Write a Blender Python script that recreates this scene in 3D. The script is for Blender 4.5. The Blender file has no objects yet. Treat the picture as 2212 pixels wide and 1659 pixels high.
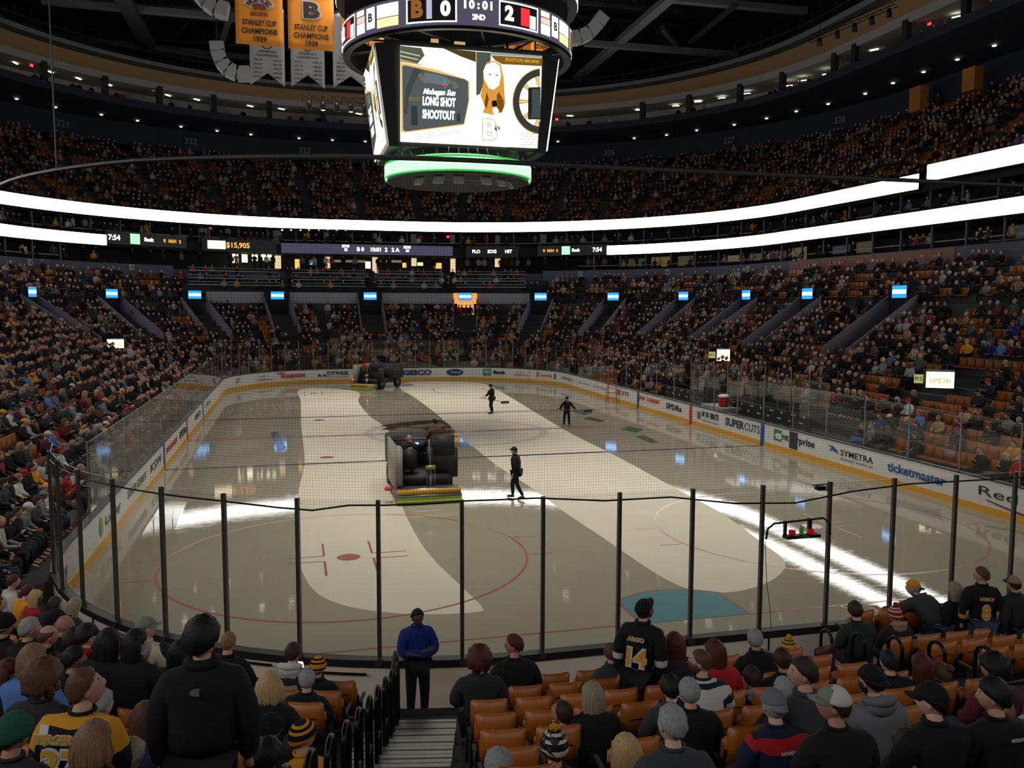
import bpy, bmesh, math, random
import numpy as np
from mathutils import Vector, Matrix

HOUSE = 580.     # power of each dimmed roof light bank
RIB = 7.5         # brightness of the white light ribbons

# ---------------------------------------------------------------- camera, world, exposure, lights
sc = bpy.context.scene
COL = sc.collection
CX, CY, CZ, YAW, PIT, ROL, FPX = -7.9368, -12.5434, 6.4399, .2464, -.0911, .0030, 1868.1
_fw = np.array([math.sin(YAW)*math.cos(PIT), math.cos(YAW)*math.cos(PIT), math.sin(PIT)])
_rt = np.array([math.cos(YAW), -math.sin(YAW), 0.])
_up = np.cross(_rt, _fw)
_r2 = _rt*math.cos(ROL)+_up*math.sin(ROL)
_u2 = -_rt*math.sin(ROL)+_up*math.cos(ROL)
_C = np.array([CX, CY, CZ])
cam = bpy.data.objects.new('camera', bpy.data.cameras.new('camera'))
COL.objects.link(cam)
cam.matrix_world = Matrix(((_r2[0], _u2[0], -_fw[0], CX), (_r2[1], _u2[1], -_fw[1], CY), (_r2[2], _u2[2], -_fw[2], CZ), (0, 0, 0, 1)))
cam.data.sensor_width = 36
cam.data.lens = FPX/2212*36
cam.data.clip_start = .05
cam.data.clip_end = 400
sc.camera = cam
world = bpy.data.worlds.new('world')
sc.world = world
world.use_nodes = True
world.node_tree.nodes['Background'].inputs[0].default_value = (.9, .95, 1, 1)
world.node_tree.nodes['Background'].inputs[1].default_value = .006
sc.view_settings.view_transform = 'Standard'
sc.view_settings.look = 'None'
sc.view_settings.exposure = 0.0
sc.view_settings.gamma = 1
sc.cycles.max_bounces = 5
sc.cycles.diffuse_bounces = 2
sc.cycles.glossy_bounces = 3
sc.cycles.transparent_max_bounces = 14
sc.cycles.caustics_reflective = False
sc.cycles.caustics_refractive = False
sc.cycles.sample_clamp_indirect = 4


def area_light(name, loc, size, power, col, rot=(0, 0, 0), spread=math.pi):
    l = bpy.data.lights.new(name, 'AREA')
    l.shape = 'RECTANGLE'
    l.size, l.size_y = size
    l.energy = power
    l.color = col
    l.spread = spread
    o = bpy.data.objects.new(name, l)
    o.location = loc
    o.rotation_euler = rot
    COL.objects.link(o)
    return o


# dimmed floodlight banks under the roof, aimed at the ice
for _x in (-6, 6):
    for _y in (14, 30, 46):
        area_light('house_light', (_x, _y, 30.5), (4, 8), HOUSE, (1, .93, .82), spread=math.radians(62))

# ---------------------------------------------------------------- helpers


def ray(px, py):
    return _fw+_r2*(px-1106)/FPX-_u2*(py-829.5)/FPX


def onz(px, py, z):
    d = ray(px, py)
    return _C+d*(z-CZ)/d[2]


def ony(px, py, y):
    d = ray(px, py)
    return _C+d*(y-CY)/d[1]


def onx(px, py, x):
    d = ray(px, py)
    return _C+d*(x-CX)/d[0]


def proj(P):
    d = np.array(P, float)-_C
    z = d@_fw
    return 1106+FPX*(d@_r2)/z, 829.5-FPX*(d@_u2)/z, z


RX, RYC, RR = 4.42, 21.95, 8.53     # rink: centre of each rounded corner and its radius


def dist(x, y):
    return math.hypot(max(abs(x)-RX, 0), max(abs(y-30.48)-RYC, 0))-RR


def Z(d):
    return .155+.31*d+.017*max(0, d-5)**2


ORD = ['first', 'second', 'third', 'fourth', 'fifth', 'sixth', 'seventh', 'eighth', 'ninth', 'tenth', 'eleventh', 'twelfth', 'thirteenth', 'fourteenth', 'fifteenth', 'sixteenth', 'seventeenth', 'eighteenth', 'nineteenth', 'twentieth']


def ordn(n):
    if n <= 20:
        return ORD[n-1]
    t = {2: 'twenty', 3: 'thirty', 4: 'forty', 5: 'fifty', 6: 'sixty', 7: 'seventy', 8: 'eighty', 9: 'ninety'}[n//10]
    return t+('-'+ORD[n % 10-1] if n % 10 else 'th')


MATS = {}


def M(name, col=(.5, .5, .5), rough=.6, metal=0., emit=None, es=0., alpha=1., spec=.5, bump=0., bs=20., var=0.):
    if name in MATS:
        return MATS[name]
    m = bpy.data.materials.new(name)
    m.use_nodes = True
    nt = m.node_tree
    b = nt.nodes['Principled BSDF']
    b.inputs['Base Color'].default_value = (*col, 1)
    b.inputs['Roughness'].default_value = rough
    b.inputs['Metallic'].default_value = metal
    b.inputs['Specular IOR Level'].default_value = spec
    if emit:
        b.inputs['Emission Color'].default_value = (*emit, 1)
        b.inputs['Emission Strength'].default_value = es
    if bump or var:
        tc = nt.nodes.new('ShaderNodeTexCoord')
        n = nt.nodes.new('ShaderNodeTexNoise')
        n.inputs['Scale'].default_value = bs
        n.inputs['Detail'].default_value = 3
        nt.links.new(tc.outputs['Object'], n.inputs['Vector'])
        if bump:
            bp = nt.nodes.new('ShaderNodeBump')
            bp.inputs['Strength'].default_value = bump
            bp.inputs['Distance'].default_value = .02
            nt.links.new(n.outputs[0], bp.inputs['Height'])
            nt.links.new(bp.outputs[0], b.inputs['Normal'])
        if var:
            mx = nt.nodes.new('ShaderNodeMix')
            mx.data_type = 'RGBA'
            mx.inputs[6].default_value = (*[c*(1-var) for c in col], 1)
            mx.inputs[7].default_value = (*[min(1, c*(1+var)) for c in col], 1)
            nt.links.new(n.outputs[0], mx.inputs[0])
            nt.links.new(mx.outputs[2], b.inputs['Base Color'])
    MATS[name] = m
    return m


def EM(name, col, s):
    if name in MATS:
        return MATS[name]
    m = bpy.data.materials.new(name)
    m.use_nodes = True
    nt = m.node_tree
    nt.nodes.clear()
    e = nt.nodes.new('ShaderNodeEmission')
    e.inputs[0].default_value = (*col, 1)
    e.inputs[1].default_value = s
    o = nt.nodes.new('ShaderNodeOutputMaterial')
    nt.links.new(e.outputs[0], o.inputs[0])
    MATS[name] = m
    return m


def srgb(r, g, b):
    return tuple(((c/255)/12.92 if c/255 < .04045 else ((c/255+.055)/1.055)**2.4) for c in (r, g, b))


class MB:
    """collects vertices and faces for one mesh object"""

    def __init__(s):
        s.v = []
        s.f = []
        s.m = []

    def add(s, vs, fs, mi=0):
        o = len(s.v)
        s.v += [tuple(v) for v in vs]
        s.f += [tuple(i+o for i in f) for f in fs]
        s.m += [mi]*len(fs)

    def box(s, c, size, mi=0, rot=None):
        hx, hy, hz = size[0]/2, size[1]/2, size[2]/2
        vs = [Vector((x, y, z)) for x in (-hx, hx) for y in (-hy, hy) for z in (-hz, hz)]
        if rot is not None:
            vs = [rot @ v for v in vs]
        vs = [(v[0]+c[0], v[1]+c[1], v[2]+c[2]) for v in vs]
        s.add(vs, [(0, 1, 3, 2), (4, 6, 7, 5), (0, 4, 5, 1), (2, 3, 7, 6), (0, 2, 6, 4), (1, 5, 7, 3)], mi)

    def tube(s, pts, r, n=8, mi=0, cap=True, closed=False):
        pts = [Vector(p) for p in pts]
        rr = r if isinstance(r, (list, tuple)) else [r]*len(pts)
        rings = []
        ref = None
        N = len(pts)
        for i, p in enumerate(pts):
            if closed:
                t = pts[(i+1) % N]-pts[i-1]
            else:
                t = (pts[min(i+1, N-1)]-pts[max(i-1, 0)])
            t = t.normalized() if t.length > 1e-9 else Vector((0, 0, 1))
            if ref is None:
                ref = Vector((0, 0, 1)) if abs(t.z) < .9 else Vector((1, 0, 0))
            a = (ref-t*ref.dot(t))
            a = a.normalized() if a.length > 1e-6 else t.orthogonal().normalized()
            ref = a
            b = t.cross(a)
            rings.append([p+(a*math.cos(2*math.pi*k/n)+b*math.sin(2*math.pi*k/n))*rr[i] for k in range(n)])
        vs = [v for g in rings for v in g]
        fs = []
        R = N if closed else N-1
        for i in range(R):
            j = (i+1) % N
            for k in range(n):
                fs.append((i*n+k, i*n+(k+1) % n, j*n+(k+1) % n, j*n+k))
        if cap and not closed:
            fs.append(tuple(range(n-1, -1, -1)))
            fs.append(tuple((N-1)*n+k for k in range(n)))
        s.add(vs, fs, mi)

    def ell(s, c, r, nu=12, nv=8, mi=0, rot=None):
        vs = []
        for i in range(nv+1):
            a = math.pi*i/nv
            for k in range(nu):
                b = 2*math.pi*k/nu
                v = Vector((r[0]*math.sin(a)*math.cos(b), r[1]*math.sin(a)*math.sin(b), r[2]*math.cos(a)))
                if rot is not None:
                    v = rot @ v
                vs.append((v[0]+c[0], v[1]+c[1], v[2]+c[2]))
        fs = [(i*nu+k, (i+1)*nu+k, (i+1)*nu+(k+1) % nu, i*nu+(k+1) % nu) for i in range(nv) for k in range(nu)]
        s.add(vs, fs, mi)

    def lathe(s, prof, c=(0, 0, 0), n=24, mi=0):
        vs = [(c[0]+r*math.cos(2*math.pi*k/n), c[1]+r*math.sin(2*math.pi*k/n), c[2]+z) for r, z in prof for k in range(n)]
        fs = [(i*n+k, i*n+(k+1) % n, (i+1)*n+(k+1) % n, (i+1)*n+k) for i in range(len(prof)-1) for k in range(n)]
        s.add(vs, fs, mi)

    def prism(s, poly, y0, y1, mi=0):
        """poly in x,z extruded along y"""
        n = len(poly)
        vs = [(x, y0, z) for x, z in poly]+[(x, y1, z) for x, z in poly]
        fs = [tuple(range(n)), tuple(range(2*n-1, n-1, -1))]+[(i, i+n, (i+1) % n+n, (i+1) % n) for i in range(n)]
        s.add(vs, fs, mi)

    def build(s, name, mats, parent=None, smooth=False, loc=None, rotz=0., fix=False):
        me = bpy.data.meshes.new(name)
        me.from_pydata(s.v, [], s.f)
        if not isinstance(mats, (list, tuple)):
            mats = [mats]
        for m in mats:
            me.materials.append(m)
        if len(mats) > 1:
            me.polygons.foreach_set('material_index', s.m)
        if smooth:
            me.polygons.foreach_set('use_smooth', [True]*len(me.polygons))
        if fix:
            bm = bmesh.new()
            bm.from_mesh(me)
            bmesh.ops.recalc_face_normals(bm, faces=bm.faces)
            bm.to_mesh(me)
            bm.free()
        me.update()
        o = bpy.data.objects.new(name, me)
        COL.objects.link(o)
        if parent is not None:
            o.parent = parent
        if loc is not None:
            o.location = loc
        o.rotation_euler[2] = rotz
        return o


def tag(o, label=None, cat=None, group=None, kind=None):
    if label:
        o['label'] = label
    if cat:
        o['category'] = cat
    if group:
        o['group'] = group
    if kind:
        o['kind'] = kind
    return o


def thing(name, label, cat, loc=(0, 0, 0), rotz=0., group=None, kind=None):
    o = bpy.data.objects.new(name, None)
    o.empty_display_size = .2
    COL.objects.link(o)
    o.location = loc
    o.rotation_euler[2] = rotz
    return tag(o, label, cat, group, kind)


def struct(o, label=None):
    o['kind'] = 'structure'
    if label:
        o['label'] = label
        o['category'] = 'structure'
    return o


def text(s, mat, parent, loc, size, rot=None, name='lettering', bold=0., width=None, align='CENTER', depth=.004, shear=0., sp=1.):
    c = bpy.data.curves.new(name, 'FONT')
    c.body = s
    c.size = size
    c.align_x = align
    c.align_y = 'CENTER'
    c.offset = bold
    c.extrude = depth
    c.shear = shear
    c.space_character = sp
    c.resolution_u = 3
    c.materials.append(mat)
    o = bpy.data.objects.new(name, c)
    COL.objects.link(o)
    o.parent = parent
    if rot is None:
        rot = Matrix.Identity(3)
    m = rot.to_4x4()
    m.translation = Vector(loc)
    dg = bpy.context.evaluated_depsgraph_get()
    me = bpy.data.meshes.new_from_object(o.evaluated_get(dg))
    bpy.data.objects.remove(o)
    bpy.data.curves.remove(c)
    o = bpy.data.objects.new(name, me)
    COL.objects.link(o)
    o.parent = parent
    if width and len(me.vertices):
        xs = [v.co.x for v in me.vertices]
        w = max(xs)-min(xs)
        m = m @ Matrix.Diagonal((width/max(w, 1e-3), 1, 1, 1))
    o.matrix_local = m
    return o


def face_rot(n, up=(0, 0, 1)):
    """rotation whose local x/y lie in a vertical wall seen from the side n points to"""
    n = Vector(n).normalized()
    u = Vector(up)
    u = (u-n*u.dot(n)).normalized()
    x = u.cross(n)
    return Matrix((x, u, n)).transposed()


# rink outline, from the middle of the near end counter-clockwise (towards +x first)
OUT = []


def _seg(a, b, n, nr):
    for i in range(n):
        t = i/n
        OUT.append((a[0]+(b[0]-a[0])*t, a[1]+(b[1]-a[1])*t, nr[0], nr[1]))


def _arc(cx, cy, a0, a1, n):
    for i in range(n):
        a = a0+(a1-a0)*i/n
        OUT.append((cx+RR*math.cos(a), cy+RR*math.sin(a), math.cos(a), math.sin(a)))


_seg((0, 0), (RX, 0), 4, (0, -1))
_arc(RX, 8.53, -math.pi/2, 0, 24)
_seg((12.95, 8.53), (12.95, 52.43), 20, (1, 0))
_arc(RX, 52.43, 0, math.pi/2, 24)
_seg((RX, 60.96), (-RX, 60.96), 8, (0, 1))
_arc(-RX, 52.43, math.pi/2, math.pi, 24)
_seg((-12.95, 52.43), (-12.95, 8.53), 20, (-1, 0))
_arc(-RX, 8.53, math.pi, 1.5*math.pi, 24)
_seg((-RX, 0), (0, 0), 4, (0, -1))
NO = len(OUT)


def ringpt(i, d):
    x, y, nx, ny = OUT[i % NO]
    return x+nx*d, y+ny*d


def loft(mb, prof, i0=0, i1=NO, mi=0, flip=False, mis=None):
    """prof: list of (d, z); sweeps it along the rink outline between two sample numbers"""
    n = len(prof)
    vs = []
    idx = list(range(i0, i1+1))
    for i in idx:
        for d, z in prof:
            x, y = ringpt(i, d)
            vs.append((x, y, z))
    for j in range(n-1):
        fs = []
        for a in range(len(idx)-1):
            q = (a*n+j, a*n+j+1, (a+1)*n+j+1, (a+1)*n+j)
            fs.append(q[::-1] if flip else q)
        if j == 0:
            mb.add(vs, fs, mis[j] if mis else mi)
            base = len(mb.v)-len(vs)
        else:
            mb.f += [tuple(i+base for i in f) for f in fs]
            mb.m += [(mis[j] if mis else mi)]*len(fs)


def ring_at_px(px, d, front=True):
    """point, outward normal and sample position where the offset line d crosses the vertical plane of picture column px"""
    best = None
    for i in range(28, NO-28):
        x0, y0 = ringpt(i, d)
        x1, y1 = ringpt(i+1, d)
        a = proj((x0, y0, 8))
        b = proj((x1, y1, 8))
        if a[2] < 1 or b[2] < 1:
            continue
        if (a[0]-px)*(b[0]-px) <= 0 and a[0] != b[0]:
            t = (px-a[0])/(b[0]-a[0])
            dep = a[2]+(b[2]-a[2])*t
            n0, n1 = OUT[i % NO], OUT[(i+1) % NO]
            nr = Vector((n0[2]*(1-t)+n1[2]*t, n0[3]*(1-t)+n1[3]*t, 0)).normalized()
            if best is None or dep > best[3]:
                best = (Vector((x0+(x1-x0)*t, y0+(y1-y0)*t, 0)), nr, i+t, dep)
    return best


def offset_walk(d, step, i0=0, i1=NO, start=0.):
    """yields positions every `step` metres along the offset line d: x, y, nx, ny, i"""
    acc = start
    for i in range(i0, i1):
        x0, y0 = ringpt(i, d)
        x1, y1 = ringpt(i+1, d)
        L = math.hypot(x1-x0, y1-y0)
        while acc < L:
            t = acc/L
            a, b = OUT[i % NO], OUT[(i+1) % NO]
            nx, ny = a[2]*(1-t)+b[2]*t, a[3]*(1-t)+b[3]*t
            h = math.hypot(nx, ny)
            yield x0+(x1-x0)*t, y0+(y1-y0)*t, nx/h, ny/h, i+t
            acc += step
        acc -= L

# ---------------------------------------------------------------- ice
def ice_material(name, base, rough, wet):
    m = bpy.data.materials.new(name)
    m.use_nodes = True
    nt = m.node_tree
    b = nt.nodes['Principled BSDF']
    tc = nt.nodes.new('ShaderNodeTexCoord')
    n1 = nt.nodes.new('ShaderNodeTexNoise')
    n1.inputs['Scale'].default_value = .35
    n1.inputs['Detail'].default_value = 4
    nt.links.new(tc.outputs['Object'], n1.inputs['Vector'])
    mx = nt.nodes.new('ShaderNodeMix')
    mx.data_type = 'RGBA'
    mx.inputs[6].default_value = (*[c*.88 for c in base], 1)
    mx.inputs[7].default_value = (*[c*1.1 for c in base], 1)
    nt.links.new(n1.outputs[0], mx.inputs[0])
    nt.links.new(mx.outputs[2], b.inputs['Base Color'])
    b.inputs['IOR'].default_value = 1.33
    b.inputs['Roughness'].default_value = rough
    # skate scratches: two crossed, strongly stretched noises
    hs = []
    for ang, sc1 in ((.5, (1.2, 26, 1)), (-.9, (1.0, 20, 1))):
        mp = nt.nodes.new('ShaderNodeMapping')
        mp.inputs['Rotation'].default_value = (0, 0, ang)
        mp.inputs['Scale'].default_value = sc1
        nt.links.new(tc.outputs['Object'], mp.inputs['Vector'])
        n = nt.nodes.new('ShaderNodeTexNoise')
        n.inputs['Scale'].default_value = 1.0
        n.inputs['Detail'].default_value = 2
        nt.links.new(mp.outputs[0], n.inputs['Vector'])
        hs.append(n)
    ad = nt.nodes.new('ShaderNodeMath')
    ad.operation = 'ADD'
    nt.links.new(hs[0].outputs[0], ad.inputs[0])
    nt.links.new(hs[1].outputs[0], ad.inputs[1])
    bp = nt.nodes.new('ShaderNodeBump')
    bp.inputs['Strength'].default_value = .018 if wet else .3
    bp.inputs['Distance'].default_value = .012
    nt.links.new(ad.outputs[0], bp.inputs['Height'])
    nt.links.new(bp.outputs[0], b.inputs['Normal'])
    return m


def flat_poly(name, pts, z, mat):
    me = bpy.data.meshes.new(name)
    bm = bmesh.new()
    vs = [bm.verts.new((p[0], p[1], z)) for p in pts]
    f = bm.faces.new(vs)
    if f.calc_center_median() and f.normal.z < 0:
        bmesh.ops.reverse_faces(bm, faces=[f])
    f.normal_update()
    if f.normal.z < 0:
        f.normal_flip()
    bmesh.ops.triangulate(bm, faces=bm.faces[:])
    bm.to_mesh(me)
    bm.free()
    me.materials.append(mat)
    o = bpy.data.objects.new(name, me)
    COL.objects.link(o)
    return o


ICEW = ice_material('ice_wet', srgb(160, 155, 138), .018, True)
ICED = ice_material('ice_dry', srgb(210, 202, 184), .5, False)
struct(flat_poly('floor_ice', [ringpt(i, 0)for i in range(NO)], 0., ICEW), 'wet resurfaced ice of the hockey rink')


def smoothpts(pp, n=6):
    out = []
    N = len(pp)
    for i in range(N):
        p0, p1, p2, p3 = [np.array(pp[j % N], float) for j in (i-1, i, i+1, i+2)]
        for k in range(n):
            t = k/n
            out.append(.5*((2*p1)+(-p0+p2)*t+(2*p0-5*p1+4*p2-p3)*t*t+(-p0+3*p1-3*p2+p3)*t**3))
    return out


def ice_px(name, pp, z, mat, lab, smooth=True):
    w = [onz(a, b, 0)[:2] for a, b in (smoothpts(pp) if smooth else pp)]
    return struct(flat_poly(name, w, z, mat), lab)


ice_px('floor_ice_dry_strip', [(652, 840), (650, 870), (652, 930), (658, 1000), (645, 1060), (645, 1110), (640, 1180), (655, 1240), (690, 1285), (760, 1312), (860, 1325), (950, 1327), (1030, 1322), (1042, 1312), (1000, 1270), (925, 1195), (880, 1120), (858, 1060), (852, 1010), (850, 960), (835, 925), (800, 900), (775, 870), (768, 845)],
       .0015, ICED, 'unflooded pale ice strip beside the near resurfacer')
ice_px('floor_ice_dry_strip', [(862, 836), (900, 862), (950, 900), (1010, 955), (1080, 1010), (1150, 1055), (1225, 1110), (1300, 1160), (1380, 1215), (1440, 1252), (1500, 1275), (1580, 1279), (1650, 1262), (1690, 1235), (1693, 1210), (1650, 1175), (1560, 1110), (1450, 1050), (1340, 990), (1235, 937), (1160, 893), (1085, 848), (1040, 828), (950, 824), (890, 826)],
       .0015, ICED, 'unflooded pale ice strip running to the far end')
# painted lines
red = M('line_red', srgb(168, 98, 94), .15)
blu = M('line_blue', srgb(58, 56, 60), .12)


def ring_line(name, c, r, w, mat, lab, n=72, z=.003):
    mb = MB()
    vs = []
    for k in range(n):
        a = 2*math.pi*k/n
        for q in (r-w/2, r+w/2):
            vs.append((c[0]+q*math.cos(a), c[1]+q*math.sin(a), z))
    mb.add(vs, [(2*k, 2*k+1, (2*k+3) % (2*n), (2*k+2) % (2*n)) for k in range(n)])
    return struct(mb.build(name, mat), lab)


def bar_line(name, x0, x1, y0, y1, mat, lab, z=.003):
    mb = MB()
    mb.add([(x0, y0, z), (x1, y0, z), (x1, y1, z), (x0, y1, z)], [(0, 1, 2, 3)])
    return struct(mb.build(name, mat), lab)


for (cx, cy) in ((-6.7, 9.45), (6.7, 9.45), (-6.7, 51.5), (6.7, 51.5)):
    ring_line('trim_faceoff_circle', (cx, cy), 4.57, .07, red, 'red face-off circle line')
    mb = MB()
    n = 24
    mb.add([(cx+.3*math.cos(2*math.pi*k/n), cy+.3*math.sin(2*math.pi*k/n), .003) for k in range(n)], [tuple(range(n))])
    struct(mb.build('trim_faceoff_spot', red), 'red face-off spot')
    for sx in (-1, 1):
        for sy in (-1, 1):
            x0, y0 = cx+sx*.61, cy+sy*.23
            bar_line('trim_faceoff_mark', min(x0, x0+sx*.9), max(x0, x0+sx*.9), y0-.03, y0+.03, red, 'red face-off restraint mark')
            bar_line('trim_faceoff_mark', x0-.03, x0+.03, min(y0, y0+sy*1.2), max(y0, y0+sy*1.2), red, 'red face-off restraint mark')
        for sy in (-.85, .85):
            xa, xb = cx+sx*4.57, cx+sx*5.2
            bar_line('trim_hash_mark', min(xa, xb), max(xa, xb), cy+sy-.03, cy+sy+.03, red, 'red hash mark on the circle')
for sx in (-6.7, 6.7):
    for yy in (24.4, 36.56):
        mb = MB()
        mb.add([(sx+.3*math.cos(2*math.pi*k/24), yy+.3*math.sin(2*math.pi*k/24), .003) for k in range(24)], [tuple(range(24))])
        struct(mb.build('trim_neutral_spot', red), 'red neutral zone spot')
for yy in (3.35, 57.61):
    hw = RX+math.sqrt(RR*RR-(RR-3.35)**2)
    bar_line('trim_goal_line', -hw, hw, yy-.03, yy+.03, red, 'red goal line')
bar_line('trim_centre_line', -12.9, 12.9, 30.33, 30.63, red, 'red centre line across the ice')
for yy in (23.01, 37.95):
    bar_line('trim_blue_line', -12.9, 12.9, yy-.15, yy+.15, blu, 'dark blue line across the ice')
for s in (-1, 1):
    mb = MB()
    a, b = Vector((s*3.35, 3.35, .003)), Vector((s*4.27, .03, .003))
    mb.add([a+Vector((-.03, 0, 0)), a+Vector((.03, 0, 0)), b+Vector((.03, 0, 0)), b+Vector((-.03, 0, 0))], [(0, 1, 2, 3)])
    struct(mb.build('trim_trapezoid_line', red), 'red trapezoid line behind the near goal mouth')
ring_line('trim_centre_circle', (0, 30.48), 4.45, .45, M('line_faint', srgb(186, 166, 150), .4), 'faint centre circle under the unflooded ice', z=.0025)
# crease
for (y0, sg) in ((3.35, 1), (57.61, -1)):
    pts = [(1.22, y0), (1.22, y0+sg*1.37)]
    a0 = math.asin(1.22/1.83)
    pts += [(1.83*math.sin(t), y0+sg*1.83*math.cos(t)) for t in np.linspace(a0, -a0, 14)]
    pts += [(-1.22, y0+sg*1.37), (-1.22, y0)]
    struct(flat_poly('floor_crease', pts, .004, M('crease_blue', srgb(92, 138, 146), .15)), 'blue painted goal crease')
    mb = MB()
    for p, q in zip(pts[:-1], pts[1:]):
        p, q = Vector((*p, .005)), Vector((*q, .005))
        t = (q-p).normalized()*.025
        nn = Vector((-t.y, t.x, 0))
        mb.add([p+nn, q+nn, q-nn, p-nn], [(0, 1, 2, 3)])
    struct(mb.build('trim_crease_line', red), 'red outline of the goal crease')
# faded centre logo seen through the wet stripe: dark ring and spokes
dk = M('logo_dark', srgb(70, 52, 44), .1)
gd = M('logo_gold', srgb(128, 92, 48), .1)


def sector(mb, r0, r1, a0, a1, z, mi=0, c=(0, 30.48), n=10):
    vs = []
    for k in range(n+1):
        a = a0+(a1-a0)*k/n
        vs += [(c[0]+r0*math.cos(a), c[1]+r0*math.sin(a), z), (c[0]+r1*math.cos(a), c[1]+r1*math.sin(a), z)]
    mb.add(vs, [(2*k, 2*k+1, 2*k+3, 2*k+2) for k in range(n)], mi)


def clip_wet(mb, name, mats, lab):
    """keep only faces whose centre lies in the flooded (wet) strip"""
    keep = [i for i, f in enumerate(mb.f) if 0 < inside_wet(np.mean([mb.v[j][:2] for j in f], axis=0))]
    mb.f = [mb.f[i] for i in keep]
    mb.m = [mb.m[i] for i in keep]
    return struct(mb.build(name, mats), lab)


WETP = [onz(a, b, 0)[:2] for a, b in [(768, 845), (790, 890), (835, 925), (850, 960), (852, 1010), (1080, 1010), (1010, 955), (950, 900), (900, 862), (862, 836)]]


def inside(p, poly):
    c = False
    n = len(poly)
    for i in range(n):
        a, b = poly[i], poly[i-1]
        if (a[1] > p[1]) != (b[1] > p[1]) and p[0] < (b[0]-a[0])*(p[1]-a[1])/(b[1]-a[1])+a[0]:
            c = not c
    return c


def inside_wet(p):
    return 1 if inside(p, WETP) else 0


mb = MB()
for k in range(120):
    a = 2*math.pi*k/120
    for j in range(2):
        sector(mb, 3.4+j*.65, 4.05+j*.65, a, a+2*math.pi/120, .0035, 0, n=1)
for q in range(8):
    for k in range(8):
        for j in range(12):
            a = q*math.pi/4+(k-4)*.02
            sector(mb, 1.6+j*.19, 1.79+j*.19, a, a+.02, .0037, 1, n=1)
for gx in np.arange(-1.5, 1.5, .15):
    for gy in np.arange(-1.9, 1.9, .15):
        if abs(gx) < .6 and abs(abs(gy)-.85) < .45:
            continue
        mb.add([(gx, 30.48+gy, .0039), (gx+.15, 30.48+gy, .0039), (gx+.15, 30.63+gy, .0039), (gx, 30.63+gy, .0039)], [(0, 1, 2, 3)], 0)
clip_wet(mb, 'floor_centre_logo', [dk, gd], 'dark spoked wheel logo with a letter B under the wet ice')
# faint neutral-zone adverts
for pp, cc, lab in (([(1340, 928), (1375, 935), (1392, 927), (1358, 921)], srgb(60, 104, 72), 'green advert painted under the ice'),
                    ([(1372, 943), (1405, 957), (1424, 956), (1392, 940)], srgb(84, 84, 78), 'dark advert letters painted under the ice'),
                    ([(1260, 905), (1296, 912), (1308, 909), (1272, 900)], srgb(84, 84, 78), 'dark small advert painted under the ice'),
                    ([(1232, 888), (1262, 897), (1282, 892), (1250, 884)], srgb(96, 108, 102), 'grey green advert painted under the ice'),
                    ([(585, 935), (600, 932), (618, 968), (600, 975)], srgb(100, 74, 60), 'brown advert painted under the ice')):
    ice_px('floor_ice_advert', pp, .0035, M('ad_'+lab[:12], cc, .1), lab, False)

# ---------------------------------------------------------------- boards
BW = M('board_white', srgb(226, 224, 220), .35)
BY = M('board_yellow', srgb(226, 168, 40), .35)
BK = M('board_cap', srgb(38, 38, 40), .4)
OUTW = M('board_outside', srgb(242, 230, 210), .5, var=.05, bs=3)
mb = MB()
loft(mb, [(0.0, 0.0), (-.02, 0.0), (-.02, .22), (0, .22), (0, 1.04)], mis=[1, 1, 1, 0])
loft(mb, [(0, 1.04), (-.02, 1.04), (-.02, 1.09), (.16, 1.09), (.16, .98), (.12, .98)], mi=2)
loft(mb, [(.12, 1.0), (.12, .0)], mi=3)
boards = mb.build('wall_rink_boards', [BW, BY, BK, OUTW], smooth=False)
struct(boards, 'white dasher boards with yellow kick plate around the ice')
navy = M('ink_navy', srgb(28, 54, 94), .4)
blk = M('ink_black', srgb(30, 30, 32), .4)
rd = M('ink_red', srgb(206, 36, 46), .4)
grn = M('ink_green', srgb(30, 140, 70), .4)
bl2 = M('ink_blue', srgb(36, 84, 160), .4)
gry = M('ink_grey', srgb(110, 112, 116), .4)
wht = M('ink_white', srgb(235, 235, 235), .4)
magenta = M('ink_plum', srgb(140, 28, 70), .4)


def bx_text(s, y_l, y_r, z, h, mat, side, bold=0., **k):
    """lettering on the right (side=1) or left (side=-1) long boards; y_l is its left end as read"""
    x = side*(12.95-.012)
    R = face_rot((-side, 0, 0))
    return text(s, mat, boards, (x, (y_l+y_r)/2, z), h, R, width=abs(y_l-y_r), bold=bold, name='advert_lettering', **k)


def YR(px):
    return onx(px, 900, 12.95)[1]


def quadx(name, y0, y1, z0, z1, mat, side=1, off=.006):
    x = side*(12.95-off)
    mb = MB()
    mb.add([(x, y0, z0), (x, y1, z0), (x, y1, z1), (x, y0, z1)], [(0, 1, 2, 3)])
    return mb.build(name, mat, boards)


def dyr(a, b):
    return YR(a), YR(b)


for s_ in (1, -1):
    quadx('advert_strip', 22.86, 23.16, .0, 1.03, bl2, s_, .024)
    quadx('advert_strip', 37.8, 38.1, .0, 1.03, bl2, s_, .024)
    quadx('advert_strip', 30.33, 30.63, .0, 1.03, rd, s_, .024)
bx_text('SUPER', *dyr(1567, 1608), .66, .52, navy, 1, .018)
bx_text('CUTS', *dyr(1609, 1642), .66, .52, navy, 1)
bx_text('旺旺集团', *dyr(1517, 1552), .70, .34, blk, 1, .008)
bx_text('WANT WANT GROUP', *dyr(1517, 1552), .40, .10, gry, 1)
quadx('advert_emblem', *dyr(1506, 1514), .4, .8, gry)
bx_text('SPDRs', *dyr(1439, 1472), .64, .42, blk, 1, .014)
bx_text('BOS', *dyr(1379, 1392), .70, .30, rd, 1, .014)
bx_text('DUNKIN\'', *dyr(1397, 1424), .70, .30, M('ink_orange', srgb(226, 70, 50), .4), 1, .014)
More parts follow.
